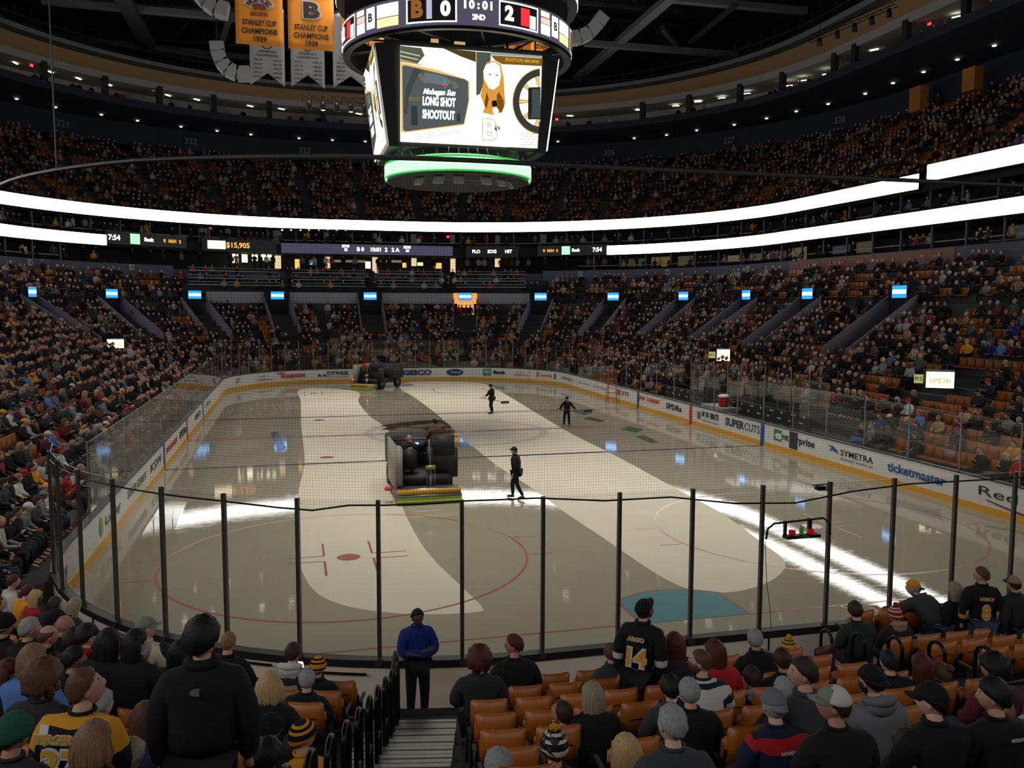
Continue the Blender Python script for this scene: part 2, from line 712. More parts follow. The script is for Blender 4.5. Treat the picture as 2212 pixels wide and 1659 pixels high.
quadx('advert_box', *dyr(1673, 1690), .42, .92, grn)
bx_text('e', *dyr(1676, 1690), .68, .5, wht, 1, .02)
bx_text('nt', *dyr(1691, 1705), .68, .42, blk, 1, .008)
bx_text('rprise', *dyr(1722, 1762), .68, .42, blk, 1, .008)
quadx('access_gate', *dyr(1707, 1725), .25, 1.0, M('gate_dark', srgb(52, 52, 50), .5), 1, .015)
bx_text('SYMETRA', *dyr(1819, 1890), .66, .34, blk, 1, .002)
bx_text('RETIREMENT  BENEFITS  LIFE', *dyr(1819, 1890), .42, .08, gry, 1)
mb = MB()
ya, yb = dyr(1788, 1816)
P_ = [(0, .0), (.25, .22), (.55, .30), (1, .12), (.8, .42), (.5, .62), (.1, .62), (.42, .48), (.3, .3)]
mb.add([(12.938, ya+(yb-ya)*u, .5+v*.55) for u, v in P_], [tuple(range(len(P_)))])
mb.build('advert_emblem', bl2, boards)
bx_text('ticketmaster', *dyr(1922, 2050), .62, .46, bl2, 1, .012)
bx_text('Red River', YR(2121), YR(2121)-4.1, .66, .42, blk, 1)
mb = MB()
y0 = YR(2140)
vs = []
for k in range(13):
    t = k/12
    vs += [(12.936, y0-4*t, .44-.16*math.sin(t*2.8)+.0), (12.936, y0-4*t, .40-.2*math.sin(t*2.8))]
mb.add(vs, [(2*k, 2*k+1, 2*k+3, 2*k+2) for k in range(12)])
mb.build('advert_swoosh', magenta, boards)
bx_text('CFSS', *dyr(1338, 1358), .68, .36, blk, 1)
quadx('advert_emblem', *dyr(1333, 1337), .5, .85, rd)


def ring_text(s, i, z, h, mat, w=None, bold=0., d=-.02, **k):
    """lettering on the rounded boards around outline sample i, split so that it follows the bend"""
    x, y = ringpt(int(i), d)
    nr = OUT[int(i) % NO]
    return text(s, mat, boards, (x, y, z), h, face_rot((-nr[2], -nr[3], 0)), width=w, bold=bold, name='advert_lettering', **k)


def far_at(px):
    b = ring_at_px(px, -.02)
    return b


def far_text(s, px0, px1, z, h, mat, bold=0., **k):
    b = far_at((px0+px1)/2)
    a1, a2 = far_at(px0)[0], far_at(px1)[0]
    w = (a1-a2).length
    p = b[0]-b[1]*(.03+w*w/8/8.53)
    return text(s, mat, boards, (p.x, p.y, z), h, face_rot(-b[1]), width=w, bold=bold, name='advert_lettering', **k)


def far_quad(name, px0, px1, z0, z1, mat, n=1, off=.01):
    mb = MB()
    vs = []
    for k in range(n+1):
        b = far_at(px0+(px1-px0)*k/n)
        p = b[0]-b[1]*off
        vs += [(p.x, p.y, z0), (p.x, p.y, z1)]
    mb.add(vs, [(2*k, 2*k+1, 2*k+3, 2*k+2) for k in range(n)])
    return mb.build(name, mat, boards)


far_text('GEICO', 868, 931, .66, .56, navy, .03)
mb = MB()
vs = []
for k in range(25):
    u = -math.cos(math.pi*k/24)
    b = far_at(982+u*18.5)
    p = b[0]-b[1]*.02
    hh = .29*math.sqrt(max(0, 1-u*u))
    vs += [(p.x, p.y, .64-hh), (p.x, p.y, .64+hh)]
mb.add(vs, [(2*k, 2*k+1, 2*k+3, 2*k+2) for k in range(24)])
mb.build('advert_emblem', M('ink_ford', srgb(24, 56, 110), .3), boards)
far_text('Ford', 971, 994, .65, .30, wht, .0, shear=.3)
far_quad('advert_box', 1043, 1061, .38, .95, grn)
far_text('TD', 1045, 1059, .67, .34, wht, .01)
far_text('Bank', 1065, 1092, .67, .38, blk, .02)
far_text('J B L', 1116, 1136, .76, .16, gry)
far_text('NHLSHOP.com', 1111, 1142, .52, .14, rd, .004)
far_text('Coca-Cola', 1168, 1195, .64, .34, rd, .004, shear=.25)
far_quad('advert_emblem', 1161, 1164, .42, .92, rd)
far_quad('advert_emblem', 1199, 1202, .42, .88, navy)
far_text('UPPAbaby', 1216, 1242, .66, .28, bl2, .004)
far_text('Lahey Health', 1252, 1278, .66, .2, gry)
far_text('STATE STREET', 1287, 1318, .66, .24, gry)
far_text('奥瑞金包装', 702, 750, .72, .34, blk, .008)
far_text('ORG PACKAGING', 702, 750, .42, .12, gry)
mb = MB()
b = far_at(689)
for k in range(3):
    x = b[0].x+.0-.4+.4*k
    mb.add([(x-.18, b[0].y-.03, .48), (x+.18, b[0].y-.03, .48), (x-.18, b[0].y-.03, .72)], [(0, 1, 2)])
mb.add([(b[0].x-.55, b[0].y-.03, .78), (b[0].x-.2, b[0].y-.03, .98), (b[0].x-.6, b[0].y-.03, .96)], [(0, 1, 2)], 1)
mb.build('advert_emblem', [navy, rd], boards)
far_text('W.B.MASON', 602, 655, .62, .38, rd, .02)
far_text('WHO BUT', 594, 612, .88, .16, rd, .01)
far_text('NHLSHOP.com', 551, 584, .48, .14, rd, .004)
far_text('J B L', 556, 578, .76, .16, gry)
far_quad('advert_seam', 1143, 1143.6, .0, 1.03, rd, off=.03)
far_text('7', 502, 514, .62, .6, M('ink_lgrey', srgb(150, 150, 152), .4), .01)


# left boards, read from near (left) to far
def YL(px):
    return onx(px, 900, -12.95)[1]


for s_, a_, b_, h_, m_, bo_ in (('SPDRs', 386, 401, .42, blk, .012), ('BOS DUNKIN\'', 357, 381, .3, rd, .014), ('KSW', 321, 345, .42, blk, 0), ('STATE STREET', 269, 311, .34, gry, .004),
                                ('GEICO', 421, 433, .34, navy, .01), ('CAVA', 444, 455, .34, gry, 0), ('Lahey', 218, 252, .34, gry, .006)):
    bx_text(s_, YL(a_), YL(b_), .62, h_, m_, -1, bo_)
yl = YL(208)
mb = MB()
mb.add([(-12.935, yl+.2*math.cos(2*math.pi*k/20), .62+.26*math.sin(2*math.pi*k/20)) for k in range(20)], [tuple(range(20))])
mb.build('advert_emblem', M('ink_lime', srgb(110, 176, 60), .4), boards)
for k, ch in enumerate('UPPAbaby'[::-1]):
    i = 125.4+.78*k
    j = int(i)
    x0, y0 = ringpt(j, -.03)
    x1, y1 = ringpt(j+1, -.03)
    t = i-j
    nr = OUT[j % NO]
    text(ch, M('ink_slate', srgb(70, 76, 84), .4), boards, (x0+(x1-x0)*t, y0+(y1-y0)*t, .62), .56, face_rot((-nr[2], -nr[3], 0)), bold=.012, name='advert_lettering')

# ---------------------------------------------------------------- glass and posts


def glass_mat(name, tint, refl, rough=.0):
    m = bpy.data.materials.new(name)
    m.use_nodes = True
    nt = m.node_tree
    nt.nodes.clear()
    t = nt.nodes.new('ShaderNodeBsdfTransparent')
    t.inputs[0].default_value = (*tint, 1)
    g = nt.nodes.new('ShaderNodeBsdfGlossy')
    g.inputs['Roughness'].default_value = rough
    lw = nt.nodes.new('ShaderNodeLayerWeight')
    lw.inputs[0].default_value = .5
    pw = nt.nodes.new('ShaderNodeMath')
    pw.operation = 'POWER'
    pw.inputs[1].default_value = 3.4
    nt.links.new(lw.outputs['Facing'], pw.inputs[0])
    f = nt.nodes.new('ShaderNodeMath')
    f.operation = 'MULTIPLY_ADD'
    f.inputs[1].default_value = .9
    f.inputs[2].default_value = refl
    nt.links.new(pw.outputs[0], f.inputs[0])
    mx = nt.nodes.new('ShaderNodeMixShader')
    o = nt.nodes.new('ShaderNodeOutputMaterial')
    nt.links.new(f.outputs[0], mx.inputs[0])
    nt.links.new(t.outputs[0], mx.inputs[1])
    nt.links.new(g.outputs[0], mx.inputs[2])
    nt.links.new(mx.outputs[0], o.inputs[0])
    return m


GL = glass_mat('rink_glass', (.93, .945, .93), .06)
POST = M('post_metal', srgb(92, 88, 84), .35, .6)
POSTF = M('post_steel', srgb(150, 150, 150), .3, .5)
EDGE = M('glass_edge', srgb(190, 200, 194), .3)
# outline samples where the end glass is tall: whole near and far ends with their corners


def glass_run(i0, i1, step, ztop, group, near, lab, skip=(), start=0.):
    L = [p for p in offset_walk(.07, step, i0, i1, start)]
    pts = [(p[0], p[1]) for p in L]
    for k, (p, q) in enumerate(zip(pts[:-1], pts[1:])):
        if k in skip:
            continue
        v = Vector((q[0]-p[0], q[1]-p[1], 0))
        n = Vector((-v.y, v.x, 0)).normalized()*.006
        mb = MB()
        a, b = Vector((p[0], p[1], 0)), Vector((q[0], q[1], 0))
        u = v.normalized()*.012
        a, b = a+u*2.2, b-u*2.2
        vs = [a-n, b-n, b+n, a+n]
        z0 = Vector((0, 0, 1.1))
        z1 = Vector((0, 0, ztop))
        mb.add([a+z0, b+z0, b+z1, a+z1], [(0, 1, 2, 3)], 0)
        mb.add([w+z1 for w in vs], [(0, 1, 2, 3)], 1)
        o = mb.build('rink_glass', [GL, EDGE])
        tag(o, lab+', '+ordn(k+1)+' from the left corner', 'glass panel', group)
    for k, p in enumerate(pts):
        mb = MB()
        nx, ny = L[k][2], L[k][3]
        r = .03 if near else .02
        hz = ztop+(.02 if near else 0)
        mb.box((p[0]+nx*.04, p[1]+ny*.04, (hz+1.0)/2), (r*2, r*2, hz-1.0), 0, Matrix.Rotation(math.atan2(ny, nx), 3, 'Z'))
        if near:
            mb.box((p[0]+nx*.06, p[1]+ny*.06, 1.06), (.11, .11, .1), 0, Matrix.Rotation(math.atan2(ny, nx), 3, 'Z'))
        o = mb.build('glass_post', POST if near else POSTF)
        tag(o, lab.replace('clear glass panel', 'slim steel glass post').replace('tall ', '')+', '+ordn(k+1)+' from the left corner', 'post', group.replace('glass panels', 'glass posts'))



# near end: one run from the left corner to the right one, posts 1.24 m apart
glass_run(124, 180, 1.24, 3.52, 'tall glass panels of the near end', True, 'tall clear glass panel above the near end boards', start=1.21)
for nm, i0, i1, st, zt, grp, near, lab in (
        ('a', 28, 48, 2.44, 2.98, 'glass panels along the bench side boards', False, 'clear glass panel above the right long boards'),
        ('b', 48, 104, 1.22, 3.45, 'tall glass panels of the far end', False, 'tall clear glass panel above the far end boards'),
        ('c', 104, 124, 2.44, 2.98, 'glass panels along the left side boards', False, 'clear glass panel above the left long boards')):
    glass_run(i0, i1, st, zt, grp, near, lab, tuple(range(5, 14)) if nm == 'a' else ())

# net above the near glass, hung from a black cable
nm_ = bpy.data.materials.new('net_cord')
nm_.use_nodes = True
nt = nm_.node_tree
nt.nodes.clear()
tc = nt.nodes.new('ShaderNodeUVMap')
sp = nt.nodes.new('ShaderNodeSeparateXYZ')
nt.links.new(tc.outputs[0], sp.inputs[0])
ks = []
for a in (0, 1):
    m1 = nt.nodes.new('ShaderNodeMath')
    m1.operation = 'FRACT'
    nt.links.new(sp.outputs[a], m1.inputs[0])
    m2 = nt.nodes.new('ShaderNodeMath')
    m2.operation = 'LESS_THAN'
    m2.inputs[1].default_value = .04
    nt.links.new(m1.outputs[0], m2.inputs[0])
    ks.append(m2)
mm = nt.nodes.new('ShaderNodeMath')
mm.operation = 'MAXIMUM'
nt.links.new(ks[0].outputs[0], mm.inputs[0])
nt.links.new(ks[1].outputs[0], mm.inputs[1])
df = nt.nodes.new('ShaderNodeBsdfDiffuse')
df.inputs[0].default_value = (.02, .02, .02, 1)
tr = nt.nodes.new('ShaderNodeBsdfTransparent')
mx = nt.nodes.new('ShaderNodeMixShader')
nt.links.new(mm.outputs[0], mx.inputs[0])
nt.links.new(tr.outputs[0], mx.inputs[1])
nt.links.new(df.outputs[0], mx.inputs[2])
oo = nt.nodes.new('ShaderNodeOutputMaterial')
nt.links.new(mx.outputs[0], oo.inputs[0])
ids = list(range(129, 152))+list(range(0, 30))
net = thing('protective_net', 'fine black protective net hung over the near end glass', 'net')
path = [ringpt(i, .1) for i in ids]


def top_off(i):
    i = i % NO
    return .72*min(1, max(0, (148-i)/10)) if i > 120 else (.5*min(1, max(0, (i-4)/10)))


toppath = [ringpt(i, .1+top_off(i)) for i in ids]
S = [0]
for a, b in zip(path[:-1], path[1:]):
    S.append(S[-1]+math.hypot(b[0]-a[0], b[1]-a[1]))


def zbot(x):
    return 3.42-.22*max(0, math.sin((x+9)*.9))*(.3 if x < -5 else 1)+(.1 if abs(x+6) < 1.6 else 0)


me = bpy.data.meshes.new('net')
bm = bmesh.new()
uvl = bm.loops.layers.uv.new('UVMap')
rows = []
for (x, y), (tx, ty), s in zip(path, toppath, S):
    zb = zbot(x)
    rows.append([(bm.verts.new((x, y, zb)), s/.046, zb/.046), (bm.verts.new((tx, ty, 8.48)), s/.046, 8.48/.046)])
for a, b in zip(rows[:-1], rows[1:]):
    f = bm.faces.new((a[0][0], b[0][0], b[1][0], a[1][0]))
    for lp, q in zip(f.loops, (a[0], b[0], b[1], a[1])):
        lp[uvl].uv = (q[1], q[2])
bm.to_mesh(me)
bm.free()
me.materials.append(nm_)
o = bpy.data.objects.new('net', me)
COL.objects.link(o)
o.parent = net
blackm = M('black_steel', srgb(26, 27, 29), .45, .3)
mb = MB()
mb.tube([(x, y, 8.5) for x, y in toppath], .035, 6)
mb.build('cable', blackm, net)
mb = MB()
mb.tube([(x, y, zbot(x)) for x, y in path], .014, 5)
mb.build('bottom_rope', blackm, net)
mb = MB()
for i in (6, 30):
    mb.tube([(toppath[i][0], toppath[i][1], 8.5), (toppath[i][0], toppath[i][1], 30)], .012, 4)
mb.build('hanging_wire', blackm, net)

# ---------------------------------------------------------------- bowl structure
CONC = M('stand_concrete', srgb(58, 58, 60), .8, var=.15, bs=2)
STEPM = M('stand_tread', srgb(74, 74, 74), .7, var=.15, bs=3)
NAVY = M('wall_navy', srgb(34, 42, 60), .8)
SLATE = M('wall_slate', srgb(84, 94, 112), .7)
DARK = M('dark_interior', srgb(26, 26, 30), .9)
ROWS = [1.24+.86*k for k in range(19)]


def Z2(d):
    return Z(d)+(.6 if d > 13.9 else 0)




def stand_rows(rows, zf, pitch, i0, i1, name, lab, first=None):
    prof = [(first, zf(rows[0]))] if first else []
    for k, d in enumerate(rows):
        z = zf(d)
        f = d-.62
        if k or not first:
            prof.append((f, z))
        prof.append((f+pitch, z))
        if k < len(rows)-1:
            prof.append((f+pitch, zf(rows[k+1])))
    mb = MB()
    loft(mb, prof, i0, i1)
    return struct(mb.build(name, CONC), lab)


stand_rows([2.1+.86*k for k in range(11)], Z, .86, -16, 26, 'floor_near_stand', 'stepped floor of the near stand', first=1.3)
stand_rows(ROWS, Z2, .86, 26, 136, 'floor_lower_stand', 'stepped floor of the lower bowl', first=.13)
mb = MB()
loft(mb, [(.13, .30), (1.32, .30), (1.32, .9)], -16, 26)
struct(mb.build('floor_walkway', STEPM), 'narrow metal walkway behind the near boards')
# back wall of the lower bowl, ribbon fronts, levels between
BACK0, BACK1 = 26, 128
mb = MB()
_c0, _c1 = math.floor(ring_at_px(1165, 17.3)[2]), math.ceil(ring_at_px(408, 17.3)[2])
for _a, _b in ((BACK0, _c0), (_c1, BACK1)):
    loft(mb, [(17.35, 7.4), (17.35, 10.0), (17.9, 10.0), (17.9, 9.8), (21.5, 9.8)], _a, _b, mi=0)
loft(mb, [(18.6, 9.0), (18.6, 9.75), (21.5, 9.75)], _c0, _c1, mi=0)
struct(mb.build('wall_lower_bowl', SLATE), 'slate blue wall behind the last lower row')
mb = MB()
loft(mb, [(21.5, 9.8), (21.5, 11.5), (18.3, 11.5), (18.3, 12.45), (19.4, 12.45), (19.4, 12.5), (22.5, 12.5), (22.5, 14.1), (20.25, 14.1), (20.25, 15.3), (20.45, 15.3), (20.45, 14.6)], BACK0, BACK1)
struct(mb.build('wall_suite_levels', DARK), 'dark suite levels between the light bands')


def zu(d):
    return 14.6+(d-21.0)*.757


UROWS = [21.+.7*k for k in range(15)]
stand_rows(UROWS, zu, .7, BACK0, BACK1, 'floor_upper_stand', 'stepped floor of the balcony', first=20.3)
mb = MB()
loft(mb, [(31.3, 23.0), (31.5, 25.3), (23.0, 25.2), (23.0, 25.85), (23.2, 25.85), (23.2, 25.6), (28, 25.6)], BACK0, BACK1, mis=[0]*6)
struct(mb.build('wall_balcony_back', NAVY), 'navy back wall and soffit of the balcony')
WARMG = M('suite_grey', srgb(170, 166, 156), .8)
mb = MB()
loft(mb, [(28, 25.6), (28, 27.6), (24, 27.5)], BACK0, BACK1)
struct(mb.build('wall_top_suites', WARMG), 'pale grey wall of the top level')
mb = MB()
loft(mb, [(24, 27.5), (23.6, 28.0)], BACK0, BACK1, mi=0)
loft(mb, [(23.6, 28.0), (22, 28.75)], BACK0, BACK1, mi=1)
loft(mb, [(22, 28.75), (21.4, 29.0)], BACK0, BACK1, mi=2)
loft(mb, [(21.4, 29.0), (21.0, 29.25), (21.2, 29.3), (34, 30)], BACK0, BACK1, mi=3)
struct(mb.build('ceiling_fascia', [M('fascia_grey', srgb(160, 160, 164), .7), M('fascia_tan', srgb(176, 140, 100), .8), M('fascia_dark', srgb(60, 58, 56), .8), M('fascia_edge', srgb(120, 122, 126), .7)]), 'grey and tan sloping fascia ring under the roof')
mb = MB()
mb.add([(-75, -60, 37.5), (75, -60, 37.5), (75, 125, 37.5), (-75, 125, 37.5)], [(0, 3, 2, 1)])
struct(mb.build('ceiling_roof', M('roof_dark', srgb(34, 36, 38), .9)), 'dark roof deck')
mb = MB()
loft(mb, [(34, 15), (34, 38)], BACK0, BACK1)
struct(mb.build('wall_outer', DARK), 'dark outer wall of the arena')
# rear half of the arena behind the camera (only closes the space)
mb = MB()
loft(mb, [(34, 0), (34, 38)], BACK1, NO+BACK0)
struct(mb.build('wall_outer', DARK), 'dark outer wall behind the near stand')

# ---------------------------------------------------------------- light ribbons
WH = EM('ribbon_white', (1, .985, .97), RIB)


def ribbon(name, i0, i1, d, z0, z1, lab, mat=None, cat='light ribbon'):
    """LED ribbon: housing box and lit face, following the bowl between two (fractional) outline samples"""
    root = thing(name, lab, cat)
    mb = MB()
    ii = [i0]+[k for k in range(math.ceil(i0+1e-6), math.floor(i1)+1)]+[i1]
    P = []
    for t in ii:
        j = math.floor(t)
        f = t-j
        a, b = ringpt(j, d), ringpt(j+1, d)
        n0 = OUT[j % NO]
        P.append((a[0]+(b[0]-a[0])*f, a[1]+(b[1]-a[1])*f, n0[2], n0[3]))
    vs = []
    for x, y, nx, ny in P:
        vs += [(x, y, z0), (x, y, z1)]
    mb.add(vs, [(2*k, 2*k+2, 2*k+3, 2*k+1) for k in range(len(P)-1)])
    mb.build('lit_face', mat or WH, root)
    mb = MB()
    vs = []
    for x, y, nx, ny in P:
        for dd, zz in ((.01, z0-.06), (.01, z1+.06), (.25, z1+.06), (.25, z0-.06)):
            vs.append((x+nx*dd, y+ny*dd, zz))
    fs = []
    for k in range(len(P)-1):
        for q in range(4):
            fs.append((4*k+q, 4*k+(q+1) % 4, 4*k+4+(q+1) % 4, 4*k+4+q))
    mb.add(vs, fs)
    mb.build('housing', blackm, root)
    return root


def samp(px, d):
    return ring_at_px(px, d)[2]


bR = samp(1975, 19.85)
ribbon('light_ribbon', bR, 124+17, 19.85, 14.27, 15.27, 'long white light ribbon on the balcony front, wrapping the far end')
ribbon('light_ribbon', 20, samp(1992, 19.3), 19.3, 14.55, 15.6, 'white light ribbon on the balcony front, nearest right-hand piece')
l0, l1 = samp(1310, 17.85), samp(234, 17.85)
ribbon('light_ribbon', 20, l0, 17.85, 11.55, 12.45, 'lower white light ribbon above the right stand')
ribbon('light_ribbon', l1, 124+17, 17.85, 11.55, 12.45, 'lower white light ribbon above the left stand')
ribbon('light_ribbon', 141, NO+20, 19.85, 14.27, 15.27, 'white light ribbon behind the viewer', EM('ribbon_rear', (1, .985, .97), RIB*1.0))

# ---------------------------------------------------------------- hanging scoreboard
SB = thing('scoreboard', 'huge hanging video scoreboard with round light rings above centre ice', 'scoreboard', (0.1, 30.48, 0))
sbk = M('scoreboard_black', srgb(24, 25, 27), .5, .2)


def sb(mb, name, mat, par=None, smooth=False):
    return mb.build(name, mat, par or SB, smooth)


# cube core
T, B_, zt, zb_ = 3.75, 3.45, 18.25, 13.6
mb = MB()
core = [(4.25, 18.3), (4.25, 17.9), (3.7, 13.65), (3.6, 13.5)]
oct_ = []


def frustum(mb, hx0, hy0, z0, hx1, hy1, z1, mi=0):
    vs = [(s*hx0, t*hy0, z0) for s, t in ((-1, -1), (1, -1), (1, 1), (-1, 1))]+[(s*hx1, t*hy1, z1) for s, t in ((-1, -1), (1, -1), (1, 1), (-1, 1))]
    mb.add(vs, [(3, 2, 1, 0), (4, 5, 6, 7), (0, 1, 5, 4), (1, 2, 6, 5), (2, 3, 7, 6), (3, 0, 4, 7)], mi)


frustum(mb, 3.62, 2.5, 13.7, 3.85, 2.86, 18.25)
frustum(mb, 3.9, 3.0, 18.15, 3.9, 3.0, 18.25)
sb(mb, 'cabinet', sbk)
# open frame under the cabinet with rods down to the lower ring
mb = MB()
for k in range(36):
    a = 2*math.pi*k/36
    ca, sa = math.cos(a), math.sin(a)
    q = 3.6/max(abs(ca), abs(sa)*1.3)
    mb.tube([(ca*min(q, 3.9)*.9, sa*min(q, 3.0)*.9, 13.75), (3.0*ca, 3.0*sa, 13.0)], .022, 5)
sb(mb, 'hanging_rod', M('rod_grey', srgb(150, 155, 150), .4, .6))
mb = MB()
mb.lathe([(3.3, 13.3), (3.5, 13.28), (3.5, 12.45), (3.3, 12.42), (0.01, 12.55)], n=48)
sb(mb, 'lower_drum', sbk)


def led_band(name, r, z0, z1, mat, n=72, r1=None, a0=0, a1=2*math.pi, par=None):
    r1 = r1 or r
    mb = MB()
    vs = []
    for k in range(n+1):
        a = a0+(a1-a0)*k/n
        vs += [(r*math.cos(a), r*math.sin(a), z0), (r1*math.cos(a), r1*math.sin(a), z1)]
    mb.add(vs, [(2*k, 2*k+2, 2*k+3, 2*k+1) for k in range(n)])
    return mb.build(name, mat, par or SB)


GC = EM('led_green_core', (.72, 1.35, .80), 1.15)
GE = EM('led_green_edge', (.05, .62, .10), 1.0)
led_band('green_light_ring', 3.62, 12.60, 13.16, GC)
led_band('green_light_edge', 3.61, 12.52, 12.60, GE)
led_band('green_light_edge', 3.61, 13.16, 13.26, GE)
led_band('green_light_top', 2.9, 13.28, 13.42, GC)
# loudspeakers under the drum
for k, a in enumerate((-2.5, -2.1, -1.75, -1.25, -.9, -.6)):
    mb = MB()
    mb.box((2.7*math.cos(a), 2.7*math.sin(a), 12.28), (.5, .12, .42), 0, Matrix.Rotation(a+math.pi/2, 3, 'Z') @ Matrix.Rotation(-.5, 3, 'X'))
    sb(mb, 'speaker_box', M('speaker_grey', srgb(150, 155, 150), .5))
text('GARDEN', M('led_letter', srgb(150, 130, 120), .5), SB, (.6, -1.7, 12.35), .5, Matrix(((1, 0, 0), (0, -1, 0), (0, 0, -1))).transposed() @ Matrix.Identity(3), width=2.6)
# upper ring with scores
R5 = 5.55
mb = MB()
mb.lathe([(R5-.02, 18.28), (R5-.02, 19.65), (R5-.35, 19.70), (R5-.35, 18.22), (R5-.02, 18.20)], n=72)
sb(mb, 'score_ring', sbk)
PAN = EM('led_panel_dim', (.16, .14, .22), .55)
led_band('score_panel', R5, 18.34, 19.58, PAN)
W1 = EM('led_white', (1, .97, .92), 3.0)
OR = EM('led_orange', (1, .42, .06), 1.6)
RDm = EM('led_red', (.85, .03, .04), 1.3)
YL_ = EM('led_gold', (1, .72, .3), 1.6)
BLKL = M('led_off', (.01, .01, .012), .5)


def cyl_rot(a, tilt=0.):
    n = Vector((math.cos(a), math.sin(a), 0))
    return face_rot(n), n


def ring_lbl(s, deg, z, h, mat, r=R5+.03, bold=0., w=None):
    a = math.radians(deg)
    R_, n = cyl_rot(a)
    wch = .62*h
    tot = wch*(len(s)-1)
    for k, ch in enumerate(s):
        if ch == ' ':
            continue
        aa = a+(k*wch-tot/2)/r
        R_, n = cyl_rot(aa)
        text(ch, mat, SB, (n.x*r, n.y*r, z), h, R_, bold=bold, name='score_digit')


def ring_patch(name, d0, d1, z0, z1, mat, r=R5+.015, par=None):
    return led_band(name, r, z0, z1, mat, n=max(2, int(abs(d1-d0)/2)), a0=math.radians(d0), a1=math.radians(d1), par=par)


def ring_frame(d0, d1, z0, z1, t=.06, mat=None):
    dt = math.degrees(t/R5)
    for a, b, c, d in ((d0, d1, z0, z0+t), (d0, d1, z1-t, z1), (d0, d0+dt, z0, z1), (d1-dt, d1, z0, z1)):
        ring_patch('score_frame', a, b, c, d, mat or W1)


# a viewing direction of about -100 degrees faces the camera; the pattern repeats around the ring
def score_pattern(base):
    ring_frame(base-26, base-3, 18.45, 19.50)
    ring_patch('score_dark', base-25.4, base-3.6, 18.52, 19.43, BLKL, R5+.01)
    ring_lbl('B', base-21, 19.00, .95, M('bronze', srgb(140, 84, 30), .5, emit=srgb(150, 92, 40), es=.8), bold=.05, r=R5+.03)
    ring_patch('score_half', base-16.5, base-14, 18.60, 19.40, EM('led_lilac', (.5, .5, .62), 1))
    ring_lbl('0', base-8, 18.98, .8, W1, bold=.04)
    ring_lbl('10:01', base+6.5, 19.18, .46, W1, bold=.02)
    ring_lbl('2ND', base+6.5, 18.68, .3, W1, bold=.015)
    ring_frame(base+16, base+37, 18.45, 19.50)
    ring_patch('score_dark', base+16.6, base+36.4, 18.52, 19.43, BLKL, R5+.01)
    ring_lbl('2', base+21, 18.98, .8, W1, bold=.04)
    ring_patch('score_logo_red', base+27, base+32, 18.60, 19.35, RDm)
    ring_patch('score_logo_white', base+32, base+35.5, 18.55, 19.10, W1)
    ring_patch('score_text_block', base+39, base+45, 19.25, 19.48, W1)
    ring_patch('score_text_block', base+39, base+45.5, 18.95, 19.20, EM('led_salmon', (1, .5, .4), 1.5))
    ring_patch('score_text_block', base+39, base+45.5, 18.48, 18.92, W1)
    ring_patch('score_text_block', base+54, base+66, 18.90, 19.45, W1)
    ring_patch('score_text_block', base+54, base+66, 18.48, 18.86, YL_)
    ring_patch('score_badge', base+47, base+52.5, 18.55, 19.45, W1)
    ring_lbl('B', base+49.7, 19.00, .5, M('badge_ink', srgb(60, 50, 20), .5), bold=.02, r=R5+.04)


for b_ in (-98, -98-96, -98+96):
    score_pattern(b_)
# big bright top ring
led_band('top_light_ring', 5.85, 20.75, 23.10, W1)
mb = MB()
mb.lathe([(5.8, 20.60), (5.83, 20.70), (5.8, 23.20), (5.4, 23.20), (5.4, 20.60), (5.8, 20.60)], n=60)
sb(mb, 'top_ring', sbk)
mb = MB()
for k in range(12):
    a = 2*math.pi*k/12
    mb.tube([(5.4*math.cos(a), 5.4*math.sin(a), 18.25), (3.2*math.cos(a+.26), 2.6*math.sin(a+.26), 18.5)], .05, 5)
    mb.tube([(5.4*math.cos(a), 5.4*math.sin(a), 19.60), (5.4*math.cos(a), 5.4*math.sin(a), 20.70)], .05, 5)
for x, y in ((-2, -2), (2, -2), (2, 2), (-2, 2)):
    mb.tube([(x, y, 18.4), (x, y, 37)], .07, 6)
sb(mb, 'support_frame', blackm)
mb = MB()
mb.box((-.4, -2.6, 18.40), (.5, .1, .18))
mb.box((-1.5, -2.2, 18.50), (.35, .1, .3), 0)
mb.box((-2.4, -2.2, 18.20), (.25, .1, .25), 0)
sb(mb, 'work_lamp', EM('lamp_amber', (1, .62, .2), .6))
# four video faces; picture coordinates u (0..1, left to right), v (0..1, bottom to top)
SCR = {}


def sem(rgb, s=1.0):
    k = (rgb, s)
    if k not in SCR:
        SCR[k] = EM('video_%d_%d_%d' % rgb+('_%d' % int(s*10)), srgb(*rgb), s)
    return SCR[k]


def P_(cx, cy):
    """picture coordinates from a survey grid of the lit face"""
    u = (cx-260)/(2066-260) if True else 0
    top = 25+140*u
    bot = 1200+100*u
    u = (cx-(262-8*(cy-top)/1200))/(1800-16*(cy-top)/1200)
    return u, 1-(cy-top)/(bot-top)


